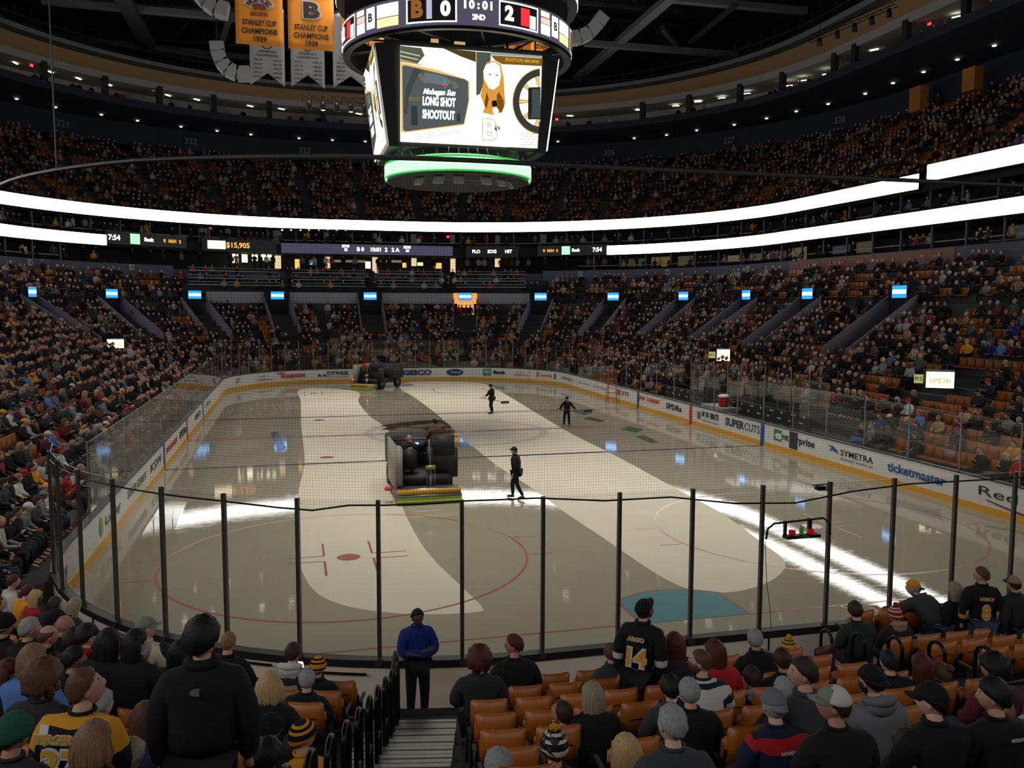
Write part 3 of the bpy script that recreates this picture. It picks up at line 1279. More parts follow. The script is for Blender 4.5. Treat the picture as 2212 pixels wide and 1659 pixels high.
PIC = [
    ((255, 250, 225), 2.2, [(255, 20), (2070, 165), (2040, 1300), (250, 1200)]),
    ((92, 94, 76), 1., [(262, 30), (520, 60), (560, 150), (470, 250), (262, 215)]),
    ((225, 228, 205), 1., [(262, 95), (500, 150), (500, 160), (262, 107)]),
    ((225, 228, 205), 1., [(262, 145), (480, 195), (480, 205), (262, 157)]),
    ((196, 160, 96), 1., [(262, 190), (470, 245), (600, 285), (500, 265), (262, 228)]),
    ((80, 66, 34), 1., [(780, 62), (1205, 105), (1205, 235), (1000, 160)]),
    ((78, 88, 76), 1., [(1208, 105), (1392, 120), (1395, 200), (1330, 240), (1290, 330), (1290, 480), (1260, 620), (1208, 640)]),
    ((150, 165, 160), 1., [(1392, 112), (2066, 165), (2064, 190), (1392, 150)]),
    ((128, 92, 30), 1., [(1395, 152), (2066, 192), (2064, 290), (1540, 262), (1450, 215)]),
    ((222, 170, 84), 1.3, [(262, 232), (700, 320), (1080, 440), (1124, 470), (1122, 700), (1060, 1000), (300, 1090), (262, 1075)]),
    ((82, 90, 92), 1., [(282, 275), (320, 268), (1060, 440), (1105, 470), (1110, 700), (1050, 985), (320, 1075), (288, 1050)]),
    ((64, 72, 76), 1., [(430, 300), (520, 330), (420, 500), (360, 660), (340, 860), (300, 860), (320, 560)]),
    ((112, 110, 84), 1., [(470, 390), (510, 360), (600, 470), (560, 500)]),
    ((112, 110, 84), 1., [(890, 490), (920, 450), (990, 530), (930, 560)]),
    ((110, 106, 80), 1., [(360, 650), (500, 655), (500, 700), (360, 700)]),
    ((106, 118, 122), 1., [(560, 350), (800, 400), (900, 470), (830, 520), (540, 470)]),
    ((52, 58, 62), 1., [(390, 760), (460, 760), (470, 880), (470, 1000), (390, 1000)]),
    ((52, 56, 60), 1., [(960, 860), (1000, 850), (1010, 950), (960, 960)]),
    ((40, 170, 170), 1., [(812, 438), (824, 480), (812, 500), (800, 480)]),
    ((40, 150, 90), 1., [(812, 510), (824, 540), (812, 582), (800, 540)]),
    ((205, 80, 90), 1., [(755, 497), (800, 485), (860, 515), (800, 525)]),
    # blond presenter
    ((205, 142, 58), 1.2, [(1340, 240), (1430, 215), (1520, 260), (1560, 420), (1575, 640), (1590, 800), (1580, 905), (1480, 900), (1300, 860), (1205, 885), (1260, 780), (1260, 640), (1300, 480), (1295, 350)]),
    ((255, 250, 228), 2.5, [(1330, 270), (1430, 232), (1505, 280), (1525, 400), (1500, 520), (1430, 570), (1370, 550), (1310, 440), (1300, 340)]),
    ((120, 70, 20), 1., [(1340, 600), (1370, 680), (1340, 800), (1310, 760)]),
    ((130, 78, 24), 1., [(1470, 640), (1500, 600), (1560, 700), (1580, 890), (1530, 870), (1480, 790)]),
    ((255, 246, 214), 2.5, [(1140, 700), (1260, 640), (1320, 780), (1290, 850), (1420, 880), (1540, 850), (1600, 700), (1690, 760), (1750, 900), (1760, 1100), (1700, 1200), (1500, 1150), (1610, 1280), (1070, 1245), (1060, 980)]),
    ((60, 50, 40), 1., [(1366, 380), (1400, 376), (1400, 392), (1366, 392)]),
    ((60, 50, 40), 1., [(1455, 385), (1492, 390), (1490, 404), (1458, 400)]),
    ((26, 24, 22), 1., [(1408, 705), (1470, 700), (1480, 775), (1412, 778)]),
    ((255, 250, 235), 2.5, [(1420, 800), (1460, 785), (1496, 820), (1490, 860), (1450, 875), (1420, 845)]),
    ((60, 50, 44), 1., [(1446, 1000), (1466, 990), (1478, 1080), (1455, 1084)]),
    ((200, 60, 40), 1., [(1478, 1012), (1510, 1030), (1515, 1070), (1490, 1060)]),
]


def video(cx, cy, hx, n, tilt, z0, z1):
    n = Vector(n)
    x = Vector((0, 0, 1)).cross(n)
    lo = Vector((cx, cy, z0))+n*(-tilt)
    hi = Vector((cx, cy, z1))
    par = None

    def pt(u, v, off):
        q = lo.lerp(hi, v)+x*((u-.5)*2*hx)
        return q+n*off
    mb = MB()
    mb.add([pt(0, 0, .0), pt(1, 0, .0), pt(1, 1, 0), pt(0, 1, 0)], [(0, 1, 2, 3)])
    par = sb(mb, 'video_screen', sem((255, 250, 225), 2.2))

    def poly(rgb, s, pts, off, name='picture_area'):
        mb = MB()
        bm = bmesh.new()
        f = bm.faces.new([bm.verts.new(pt(*P_(*p), off)) for p in pts])
        bmesh.ops.triangulate(bm, faces=[f])
        bm.verts.index_update()
        mb.add([v.co for v in bm.verts], [[v.index for v in g.verts] for g in bm.faces])
        bm.free()
        mb.build(name, sem(rgb, s), par)
    off = .004
    for rgb, s, pts in PIC[1:]:
        off += .0012
        poly(rgb, s, pts, off)
    # spoked wheel logo at the right edge
    def wheel(r0, r1, a0, a1, rgb, s, off, n_=20):
        pts = [(2060-r1*math.cos(a)*.95, 720-r1*math.sin(a)) for a in np.linspace(a0, a1, n_)]+[(2060-r0*math.cos(a)*.95, 720-r0*math.sin(a)) for a in np.linspace(a1, a0, n_)]
        poly(rgb, s, [(min(p[0], 2046), p[1]) for p in pts], off)
    wheel(0.5, 408, -1.5, 1.5, (220, 170, 80), 1., off+.001)
    wheel(0.5, 396, -1.5, 1.5, (58, 60, 56), 1., off+.002)
    wheel(0.5, 310, -1.5, 1.5, (250, 248, 225), 2., off+.003)
    for a in (-1.35, -.7, 0, .7, 1.35):
        wheel(120, 312, a-.09, a+.09, (60, 50, 40), 1., off+.004, 3)
        wheel(120, 312, a-.065, a+.065, (232, 190, 110), 1.2, off+.005, 3)
    poly((40, 34, 28), 1., [(1905, 545), (2046, 545), (2046, 940), (1880, 940), (1880, 900), (1915, 880), (1915, 610), (1880, 560)], off+.006)
    poly((66, 76, 76), 1., [(1925, 565), (2046, 565), (2046, 920), (1895, 920), (1930, 890), (1930, 600)], off+.007)
    # bricks bottom right and bottom left
    for (bx, by) in [(1790+70*i+(35 if j % 2 else 0), 1110+34*j) for j in range(5) for i in range(4)]:
        if bx+60 < 2040:
            poly((150, 148, 110), 1., [(bx, by), (bx+62, by+3), (bx+62, by+10), (bx, by+7)], off+.001)
    for (bx, by) in [(420+130*i+(60 if j % 2 else 0), 1110+32*j-22*i) for j in range(3) for i in range(5)]:
        if by < 1190 and by > 1060 and bx < 1000:
            poly((190, 184, 140), 1., [(bx, by), (bx+80, by-8), (bx+80, by), (bx, by+8)], off+.001)
    R_ = face_rot(hi-lo if False else n)
    Rm = Matrix((x, (hi-lo).normalized(), x.cross((hi-lo).normalized()))).transposed()
    wl = sem((255, 255, 250), 2.5)
    for q_, (mm_, bo_) in enumerate(((sem((120, 96, 60), 1.), .075), (sem((255, 248, 220), 2.2), .045))):
        text('B', mm_, par, pt(*P_(1375, 1075), off+.01+.004*q_), 1.25, Rm, width=None, bold=bo_, depth=.001, name='picture_lettering')
    for s_, cx_, cy_, w_, h_, sh in (('Mohegan Sun', 735, 600, 1.5, .34, .4), ('LONG SHOT', 735, 720, 1.52, .52, 0), ('SHOOTOUT', 730, 880, 1.5, .52, 0)):
        u, v = P_(cx_, cy_)
        text(s_, wl, par, pt(u, v, off+.02), h_, Rm, width=w_*hx/3.3, bold=.022 if sh == 0 else .012, shear=sh, depth=.002, name='picture_lettering')
    text('BOSTON BRUINS', sem((250, 190, 70), 1.), par, pt(*P_(1800, 225), off+.02), .2, Rm, width=1.6*hx/3.3, depth=.002, name='picture_lettering')
    return par


video(.12, -3.02, 3.3, (0, -1, 0), .35, 13.85, 18.02)
video(-4.38, .1, 2.85, (-1, 0, 0), .55, 13.75, 18.02)
video(4.35, .1, 2.85, (1, 0, 0), .55, 13.75, 18.02)
mb = MB()
for s in (-1, 1):   # wings that carry the side screens
    mb.add([(s*3.7, -2.8, 13.6), (s*3.7, 2.9, 13.6), (s*4.3, 2.95, 18.1), (s*4.3, -2.85, 18.1), (s*3.3, -2.8, 13.6), (s*3.3, 2.9, 13.6), (s*3.5, 2.95, 18.2), (s*3.5, -2.85, 18.2)],
           [(0, 1, 2, 3), (4, 7, 6, 5), (0, 3, 7, 4), (1, 5, 6, 2), (3, 2, 6, 7), (0, 4, 5, 1)])
sb(mb, 'screen_mount', sbk)

# ---------------------------------------------------------------- banners
ORG = M('banner_gold', srgb(226, 138, 36), .8, bump=.2, bs=1.5)
WHB = M('banner_white', srgb(170, 172, 176), .8, bump=.2, bs=1.5)
INK = M('banner_ink', srgb(40, 26, 16), .7)
BRN = M('banner_brown', srgb(110, 44, 20), .7)


def cloth(name, w, h, mat, notch=0., par=None):
    nx, nz = 10, 14
    vs, fs = [], []
    for j in range(nz+1):
        for i in range(nx+1):
            u, v = i/nx-.5, j/nz
            z = -h*v
            if notch:
                z = -h*v*(1-notch*(1-abs(2*u))*v)
            vs.append((u*w, .03*math.sin(u*9+v*2), z))
    for j in range(nz):
        for i in range(nx):
            a = j*(nx+1)+i
            fs.append((a, a+1, a+nx+2, a+nx+1))
    mb = MB()
    mb.add(vs, fs)
    o = mb.build(name, mat, par, smooth=True)
    sm = o.modifiers.new('thickness', 'SOLIDIFY')
    sm.thickness = .01
    return o


FR = face_rot((0, -1, 0))


def banner(pxl, pxr, pyb, Y, h, kind, year='', label='', rows=None):
    a = ony(pxl, pyb, Y)
    b = ony(pxr, pyb, Y)
    w = b[0]-a[0]
    root = thing('championship_banner', label, 'banner', ((a[0]+b[0])/2, Y, (a[2]+b[2])/2+h), group=None)
    if kind == 'gold':
        cloth('cloth', w, h, ORG, 0, root)
        text('STANLEY CUP', INK, root, (0, -.06, -h+1.04), .36, FR, width=w*.72, bold=.010)
        text('CHAMPIONS', INK, root, (0, -.06, -h+.64), .36, FR, width=w*.76, bold=.010)
        text(year, INK, root, (0, -.06, -h+.26), .36, FR, width=w*.27, bold=.010)
        if year == '1929':
            mb = MB()
            n = 14
            vs = []
            for k in range(n+1):
                t = math.pi*(.18+.64*k/n)
                vs += [(-0.92*math.cos(t), -.05, -h+1.38+.98*math.sin(t)), (-.42*math.cos(t), -.05, -h+1.48+.42*math.sin(t))]
            mb.add(vs, [(2*k, 2*k+2, 2*k+3, 2*k+1) for k in range(n)])
            mb.build('emblem', WHB, root)
            for k, ch in enumerate('BOSTON'):
                t = math.pi*(.27+.46*k/5)
                n_ = Vector((-math.cos(t), 0, math.sin(t)))
                R_ = Matrix.Rotation(-(math.pi/2-t), 3, 'Y').inverted() @ FR
                text(ch, BRN, root, (n_.x*.70, -.075, -h+1.42+.72*n_.z), .34, R_, bold=.014)
            text('BRUINS', BRN, root, (0, -.08, -h+1.45), .24, FR, width=.8, bold=.010)
            mb = MB()
            mb.add([(x*.34, -.07, -h+1.78+z*.26) for x, z in ((-.9, 0), (-1, .45), (-.6, .62), (-.2, .8), (.3, .62), (.8, .55), (1, .1), (.95, -.45), (.7, -.45), (.65, -.05), (.4, -.15), (.35, -.5), (.1, -.5), (.0, -.1), (-.3, -.15), (-.4, -.5), (-.62, -.5), (-.6, -.05))], [tuple(range(18))])
            mb.build('emblem', BRN, root, fix=True)
        else:
            for k, (sz, m_) in enumerate(((1.12, WHB), (1.02, INK))):
                text('B', m_, root, (0, -.06-.012*k, -h+1.85), sz, FR, bold=.075 if k == 0 else .045, width=(.95 if k == 0 else .8))
            text('BOSTON BRUINS', INK, root, (0, -.06, -h+2.62), .34, FR, width=w*.9, bold=.014)
    else:
        cloth('cloth', w, h, WHB, .17, root)
        text('B', INK, root, (0, -.07, -h+2.52), .36, FR, bold=.03)
        mb = MB()
        for k in range(24):
            a0, a1 = 2*math.pi*k/24, 2*math.pi*(k+1)/24
            mb.add([(.34*math.cos(a0), -.06, -h+2.52+.34*math.sin(a0)), (.34*math.cos(a1), -.06, -h+2.52+.34*math.sin(a1)), (.29*math.cos(a1), -.06, -h+2.52+.29*math.sin(a1)), (.29*math.cos(a0), -.06, -h+2.52+.29*math.sin(a0))], [(0, 1, 2, 3)])
        mb.build('emblem', INK, root)
        text('DIVISION', INK, root, (0, -.06, -h+2.03), .2, FR, width=w*.5)
        text('CHAMPIONS', INK, root, (0, -.06, -h+1.8), .2, FR, width=w*.64)
        for c, col in enumerate(rows):
            for r, s in enumerate(col):
                text(s, INK, root, ((-.28 if c == 0 else .28)*w, -.06, -h+1.52-.25*r), .16, FR, width=w*.25)
    mb = MB()
    mb.tube([(-w/2, 0, .02), (w/2, 0, .02)], .03, 6)
    for s in (-1, 1):
        mb.tube([(s*w*.45, 0, 0), (s*w*.45, 0, 33-root.location.z)], .012, 4)
    mb.build('hanging_bar', blackm, root)
    return root


banner(510, 612, 98, 33, 5.2, 'gold', '1929', 'gold banner dated 1929 hanging under the roof, leftmost of the gold ones')
banner(623, 722, 108, 33, 5.2, 'gold', '1939', 'gold banner dated 1939 with a big black letter B')
banner(738, 830, 107, 36, 5.2, 'gold', '1941', 'gold banner partly hidden behind the left side of the scoreboard ring')
banner(1090, 1150, 112, 39, 5.2, 'gold', '1970', 'gold banner peeping out above the right half of the video screen')
banner(1146, 1226, 143, 37, 5.2, 'gold', '1972', 'gold banner hanging behind the right edge of the scoreboard ring')
banner(541, 616, 186, 44, 4.6, 'white', label='leftmost white swallow-tailed banner, under the older gold banner', rows=(['1927-28', '1928-29', '1929-30', '1930-31', '1932-33'], ['1934-35', '1937-38', '1938-39', '1939-40', '1940-41']))
banner(629, 702, 190, 44, 4.6, 'white', label='middle white swallow-tailed banner, under the gold one with the big letter', rows=(['1970-71', '1971-72', '1973-74', '1975-76', '1976-77', '1977-78'], ['1978-79', '1982-83', '1983-84', '1989-90', '1990-91', '1992-93']))
banner(720, 795, 192, 44, 4.6, 'white', label='white swallow-tailed banner beside the scoreboard, partly hidden by its ring', rows=(['2001-02', '2003-04', '2008-09', '2010-11', '2011-12'], ['2013-14']))

# ---------------------------------------------------------------- roof steel
STL = M('roof_steel', srgb(112, 116, 118), .6, .2)


def beam(a, b, w, h, mat=STL, lab='grey steel roof beam', name='trim_roof_beam'):
    a, b = Vector(a), Vector(b)
    d = (b-a)
    L = d.length
    d.normalize()
    s = d.cross(Vector((0, 0, 1)))
    s = s.normalized() if s.length > .05 else Vector((1, 0, 0))
    u = s.cross(d)
    mb = MB()
    vs = []
    for p in (a, b):
        for q, r in ((-1, -1), (1, -1), (1, 1), (-1, 1)):
            vs.append(p+s*(q*w/2)+u*(r*h/2))
    mb.add(vs, [(3, 2, 1, 0), (4, 5, 6, 7), (0, 1, 5, 4), (1, 2, 6, 5), (2, 3, 7, 6), (3, 0, 4, 7)])
    return struct(mb.build(name, mat), lab)


def pbeam(p, q, z, w, h, mat=STL):
    a, b = onz(*p, z), onz(*q, z)
    beam(a, b, w, h, mat)


DST = M('roof_steel_dark', srgb(52, 54, 56), .7, .1)
pbeam((1454, -10), (1244, 172), 31.5, .9, .5)
pbeam((1263, 93), (1592, 119), 31.2, .7, .5)
pbeam((1453, -2), (1740, 24), 32, .7, .5)
pbeam((1430, 60), (1465, 100), 31.2, .4, .4, DST)
pbeam((1590, 10), (1490, 92), 31.6, .35, .3, DST)
pbeam((1200, 178), (1420, 176), 31.2, .6, .4, DST)
pbeam((262, -10), (328, 112), 31.5, 1.3, .5, DST)
pbeam((90, 2), (520, 40), 32, .7, .5)
pbeam((150, 84), (600, 132), 31.5, .7, .5, DST)
pbeam((330, 106), (470, 128), 31.2, .6, .4, DST)
pbeam((0, 62), (250, 118), 31.5, .4, .3, DST)
pbeam((500, 22), (470, 120), 31.2, .5, .4, DST)
for y in range(0, 92, 11):       # regular trusses over the whole span, high under the deck
    hw = 34
    for z, r in ((36.6, .25), (34.2, .22)):
        beam((-hw, y, z), (hw, y, z), .3, .3, DST)
    mb = MB()
    for k in range(-8, 8):
        mb.tube([(k*4, y, 34.2), (k*4+2, y, 36.6), (k*4+4, y, 34.2)], .09, 5)
    struct(mb.build('trim_roof_truss', DST), 'diagonal members of a roof truss')
# catwalk rails around the ring
mb = MB()
for dz in (29.7, 30.3):
    for i in range(BACK0, BACK1):
        a, b = ringpt(i, 21.8), ringpt(i+1, 21.8)
        mb.tube([(a[0], a[1], dz), (b[0], b[1], dz)], .04, 4, cap=False)
for x, y, nx, ny, i in offset_walk(21.8, 1.6, BACK0, BACK1):
    mb.tube([(x, y, 29.2), (x, y, 30.9)], .03, 4)
struct(mb.build('trim_catwalk_rail', DST), 'grey catwalk railing above the fascia ring')

# ---------------------------------------------------------------- hanging speakers and stage lights
SPK = M('speaker_pale', srgb(150, 156, 156), .6)


def line_array(cpx, Y, path, w, lab):
    """curved stack of cabinets; path = pixel points at depth Y"""
    P = [Vector(ony(a, b, Y)) for a, b in path]
    root = thing('speaker_cluster', lab, 'speaker', P[0])
    for k, (a, b) in enumerate(zip(P[:-1], P[1:])):
        d = b-a
        ang = math.atan2(d.x, d.z)
        mb = MB()
        mb.box(((a+b)/2-P[0]), (w, .8, d.length*.97), 0, Matrix.Rotation(ang, 3, 'Y'))
        mb.build('speaker_cabinet', SPK, root)
    mb = MB()
    mb.tube([(0, 0, 0), (0, 0, 33-P[0].z)], .05, 5)
    mb.build('hanging_wire', blackm, root)


line_array(0, 40, [(468, 92), (470, 112), (478, 134), (492, 150), (512, 160), (540, 160)], .75, 'pale curved loudspeaker cluster hanging left of the white banners')
line_array(0, 36, [(430, -14), (446, 4), (466, 18), (494, 26)], .75, 'pale loudspeaker cluster at the top left of the gold banners')
line_array(0, 40, [(1302, 34), (1290, 52), (1272, 72), (1250, 82), (1226, 84)], .8, 'pale curved loudspeaker cluster right of the scoreboard')


def light_truss(p0, p1, Y, n, lit, lab):
    a, b = Vector(ony(*p0, Y)), Vector(ony(*p1, Y))
    if isinstance(Y, tuple):
        pass
    root = thing('lighting_truss', lab, 'lighting truss', a)
    d = b-a
    mb = MB()
    off = [Vector((0, 0, 0)), Vector((0, 0, -.5)), Vector((0, .4, -.25))]
    for o_ in off:
        mb.tube([o_, d+o_], .03, 5)
    m = int(d.length/.6)
    for k in range(m):
        p = d*(k/m)
        q = d*((k+1)/m)
        mb.tube([p, q+off[1]], .018, 4)
        mb.tube([p+off[1], p+off[2], p], .018, 4)
    for t in (.1, .9):
        mb.tube([d*t, d*t+Vector((0, 0, 33-a.z-d.z*t))], .02, 4)
    mb.build('truss_frame', blackm, root)
    for k in range(n):
        p = d*((k+.5)/n)+Vector((0, 0, -.65))
        mb = MB()
        mb.lathe([(.01, .25), (.13, .22), (.16, 0), (.19, -.32), (.17, -.32)], p, 12)
        lam = mb.build('spotlight', blackm, root, smooth=True)
        mb = MB()
        mb.ell(p+Vector((0, 0, -.3)), (.15, .15, .05), 10, 6)
        mb.build('lens', EM('spot_yellow', (1, .75, .15), 3) if k in lit else blackm, lam)


light_truss((652, 204), (802, 214), 50, 5, (1, 3), 'black lighting truss with lit yellow spotlights left of the scoreboard')
light_truss((1752, 76), (1940, -2), 42, 5, (), 'black lighting truss in front of the tan fascia at upper right')

# floodlight housings around the roof lamps
for k, (x, y) in enumerate(((-6, 14), (6, 14), (-6, 30), (6, 30), (-6, 46), (6, 46))):
    root = thing('floodlight', 'dimmed floodlight bank hung above the ice under the roof, %s of six' % ORD[k], 'floodlight', (x, y, 30.55), group='floodlight banks above the ice')
    mb = MB()
    for a, b, sx, sy in ((0, 4.08, 4.2, .12), (0, -4.08, 4.2, .12), (2.08, 0, .12, 8.2), (-2.08, 0, .12, 8.2)):
        mb.box((a, b, .1), (sx, sy, .4))
    mb.box((0, 0, .3), (4.2, 8.2, .06))
    mb.build('housing', blackm, root)
    mb = MB()
    for a in (-1.5, 1.5):
        for b in (-3, 3):
            mb.tube([(a, b, .3), (a, b, 3.6)], .03, 5)
    mb.build('hanging_rods', blackm, root)

# ---------------------------------------------------------------- people: figures, clothes, hair, hats
def skin_arrays(V, Ed, Rd, root=0, sub=1):
    me = bpy.data.meshes.new('tmp')
    me.from_pydata(V, Ed, [])
    o = bpy.data.objects.new('tmp', me)
    COL.objects.link(o)
    m = o.modifiers.new('s', 'SKIN')
    m.use_smooth_shade = True
    m.branch_smoothing = .6
    sv = me.skin_vertices[0].data
    for i, r in enumerate(Rd):
        sv[i].radius = r if isinstance(r, tuple) else (r, r)
        sv[i].use_root = (i == root)
    if sub:
        s = o.modifiers.new('u', 'SUBSURF')
        s.levels = sub
        s.render_levels = sub
    dg = bpy.context.evaluated_depsgraph_get()
    ev = o.evaluated_get(dg)
    me2 = ev.to_mesh()
    VV = [tuple(v.co) for v in me2.vertices]
    FF = [tuple(p.vertices) for p in me2.polygons]
    ev.to_mesh_clear()
    bpy.data.objects.remove(o)
    bpy.data.meshes.remove(me)
    return VV, FF


BONES = [('pelvis', 'belly'), ('belly', 'chest'), ('chest', 'neckb'), ('neckb', 'neck'), ('neck', 'head')]
for _s in 'LR':
    BONES += [('chest', 'sh'+_s), ('sh'+_s, 'el'+_s), ('el'+_s, 'wr'+_s), ('wr'+_s, 'ha'+_s), ('pelvis', 'hip'+_s), ('hip'+_s, 'kn'+_s), ('kn'+_s, 'an'+_s), ('an'+_s, 'toe'+_s)]
RAD = dict(pelvis=(.15, .115), belly=(.14, .105), chest=(.165, .115), neckb=(.095, .085), neck=(.058, .060), head=(.05, .05))
for _s in 'LR':
    RAD.update({'sh'+_s: .074, 'el'+_s: .044, 'wr'+_s: .028, 'ha'+_s: (.018, .038), 'hip'+_s: .09, 'kn'+_s: .06, 'an'+_s: .04, 'toe'+_s: (.042, .032)})

RAD0 = {k: (v if isinstance(v, tuple) else (v, v)) for k, v in RAD.items()}
RAD.update(RAD0)


def mir(d):
    o = {}
    for k, v in d.items():
        if k.endswith('*'):
            o[k[:-1]+'R'] = v
            o[k[:-1]+'L'] = (-v[0], v[1], v[2])
        else:
            o[k] = v
    return o


def pose(kind='sit', lean=0., arms='lap', legs=None, side=0.):
    if kind == 'sit':
        J = mir({'pelvis': (0, 0, .52), 'belly': (0, -.02, .68), 'chest': (0, -.025, .87), 'neckb': (0, -.005, 1.035), 'neck': (0, .012, 1.085), 'head': (0, .03, 1.13),
                 'sh*': (.192, -.015, .98), 'el*': (.268, .03, .73), 'wr*': (.13, .26, .65), 'ha*': (.09, .33, .645),
                 'hip*': (.095, .07, .50), 'kn*': (.13, .46, .50), 'an*': (.13, .45, .11), 'toe*': (.14, .61, .05)})
    else:
        J = mir({'pelvis': (0, 0, .95), 'belly': (0, .0, 1.10), 'chest': (0, -.01, 1.28), 'neckb': (0, -.005, 1.455), 'neck': (0, .01, 1.505), 'head': (0, .02, 1.55),
                 'sh*': (.192, -.005, 1.40), 'el*': (.25, -.02, 1.12), 'wr*': (.235, .06, .88), 'ha*': (.23, .09, .80),
                 'hip*': (.09, 0, .90), 'kn*': (.10, .03, .50), 'an*': (.10, -.02, .09), 'toe*': (.12, .13, .04)})
        if legs == 'walk':
            J['knR'], J['anR'], J['toeR'] = (.10, .18, .52), (.10, .16, .10), (.11, .32, .05)
            J['knL'], J['anL'], J['toeL'] = (-.10, -.05, .50), (-.10, -.26, .13), (-.11, -.12, .05)
        if legs == 'skate':
            J['knR'], J['anR'], J['toeR'] = (.13, .10, .52), (.17, .02, .10), (.19, .17, .05)
            J['knL'], J['anL'], J['toeL'] = (-.12, .06, .50), (-.15, -.06, .10), (-.16, .10, .05)
    z0 = J['pelvis'][2]
    if arms == 'cross':
        b = J['chest'][2]
        J.update(mir({'el*': (.25, .06, b-.17)}))
        J['wrR'], J['haR'] = (-.02, .20, b-.12), (-.12, .19, b-.09)
        J['wrL'], J['haL'] = (.02, .22, b-.16), (.12, .20, b-.13)
    elif arms == 'up':       # right hand raised forward against the glass
        b = J['chest'][2]
        J['elL'], J['wrL'], J['haL'] = (-.27, .28, b+.14), (-.30, .50, b+.26), (-.31, .56, b+.33)
    elif arms == 'phone':
        b = J['chest'][2]
        J.update(mir({'el*': (.23, .08, b-.18), 'wr*': (.08, .28, b-.02), 'ha*': (.05, .33, b+.03)}))
    elif arms == 'stick':
        J['elR'], J['wrR'], J['haR'] = (.30, .02, 1.16), (.42, .10, .98), (.46, .12, .92)
        J['elL'], J['wrL'], J['haL'] = (-.32, .08, 1.18), (-.52, .16, 1.06), (-.60, .18, 1.04)
    elif arms == 'drive':
        J.update(mir({'el*': (.26, .18, J['chest'][2]-.2), 'wr*': (.15, .42, J['chest'][2]-.15), 'ha*': (.12, .48, J['chest'][2]-.12)}))
    if lean or side:
        R_ = Matrix.Rotation(-lean, 3, 'X') @ Matrix.Rotation(side, 3, 'Y')
        p = Vector(J['pelvis'])
        for k in J:
            if k[:2] in ('be', 'ch', 'ne', 'he', 'sh', 'el', 'wr', 'ha'):
                if k[:2] in ('wr', 'ha') and arms == 'lap' and kind == 'sit':
                    continue
                J[k] = tuple(p+R_ @ (Vector(J[k])-p))
    return J


def part_arrays(J, keys, grow=0., root='pelvis', mul=1., sub=1, w=1.):
    ks = [k for k in J if k in keys]
    ix = {k: i for i, k in enumerate(ks)}
    ed = [(ix[a], ix[b]) for a, b in BONES if a in ix and b in ix]
    rd = []
    for k in ks:
        r = RAD[k]
        r = r if isinstance(r, tuple) else (r, r)
        ww = w if k in ('pelvis', 'belly', 'chest') else 1.
        rd.append((r[0]*mul*ww+grow, r[1]*mul*ww+grow))
    return skin_arrays([J[k] for k in ks], ed, rd, ix[root], sub)


def fingers(J, s, curl=.5):
    """five separate bent fingers rooted in the palm"""
    w, h = Vector(J['wr'+s]), Vector(J['ha'+s])
    d = (h-w).normalized()
    side = Vector((1 if s == 'R' else -1, 0, 0))
    across = d.cross(Vector((0, 0, 1)))
    across = across.normalized() if across.length > .1 else Vector((1, 0, 0))
    if across.dot(side) < 0:
        across = -across
    down = d.cross(across).normalized()
    if down.z > 0:
        down = -down
    VV, FF = [], []
    for k, L in enumerate((.062, .075, .080, .072)):
        o = h+across*(.027-.018*(3-k))*(1)
        a = o+d*.012
        b = a+d*L*.45
        c = b+(d*math.cos(curl)+down*math.sin(curl))*L*.32
        e = c+(d*math.cos(curl*1.8)+down*math.sin(curl*1.8))*L*.28
        v, f = skin_arrays([tuple(o-d*.02), tuple(a), tuple(b), tuple(c), tuple(e)], [(0, 1), (1, 2), (2, 3), (3, 4)], [.009, .0095, .0088, .008, .006], 0, 1)
        n = len(VV)
        VV += v
        FF += [tuple(i+n for i in q) for q in f]
    o = w.lerp(h, .55)-across*.02
    t = (d*.7-across*.8).normalized()
    v, f = skin_arrays([tuple(o), tuple(o+t*.035), tuple(o+t*.06+d*.015), tuple(o+t*.07+d*.04)], [(0, 1), (1, 2), (2, 3)], [.012, .011, .010, .007], 0, 1)
    n = len(VV)
    VV += v
    FF += [tuple(i+n for i in q) for q in f]
    return VV, FF


HU, HV = 22, 16


def head_r(dx, dy, dz):
    """radius of the head surface in a direction (face looks to +y)"""
    rx, ry, rz = .080, .098, .114
    if dz < 0:
        rx *= 1+.16*dz
        ry *= 1+.06*dz
    r = 1/math.sqrt((dx/rx)**2+(dy/ry)**2+(dz/rz)**2)
    if dy > 0:
        r += .022*math.exp(-((dx/.16)**2+((dz+.12)/.16)**2))*dy      # nose
        r += .008*math.exp(-((dx/.3)**2+((dz+.62)/.16)**2))*dy       # chin
        r -= .007*math.exp(-(((abs(dx)-.33)/.14)**2+((dz-.06)/.12)**2))  # eye sockets
        r += .004*math.exp(-((dx/.5)**2+((dz-.25)/.08)**2))*dy       # brow
        r += .004*math.exp(-((dx/.28)**2+((dz+.36)/.07)**2))*dy      # lips
    return r


def dirs():
    for i in range(HV+1):
        a = math.pi*i/HV
        for k in range(HU):
            b = 2*math.pi*k/HU+math.pi/2
            yield math.sin(a)*math.cos(b), math.sin(a)*math.sin(b), math.cos(a)


def grid_faces():
    return [(i*HU+k, (i+1)*HU+k, (i+1)*HU+(k+1) % HU, i*HU+(k+1) % HU) for i in range(HV) for k in range(HU)]


def sst(a, b, x):
    t = max(0, min(1, (x-a)/(b-a)))
    return t*t*(3-2*t)


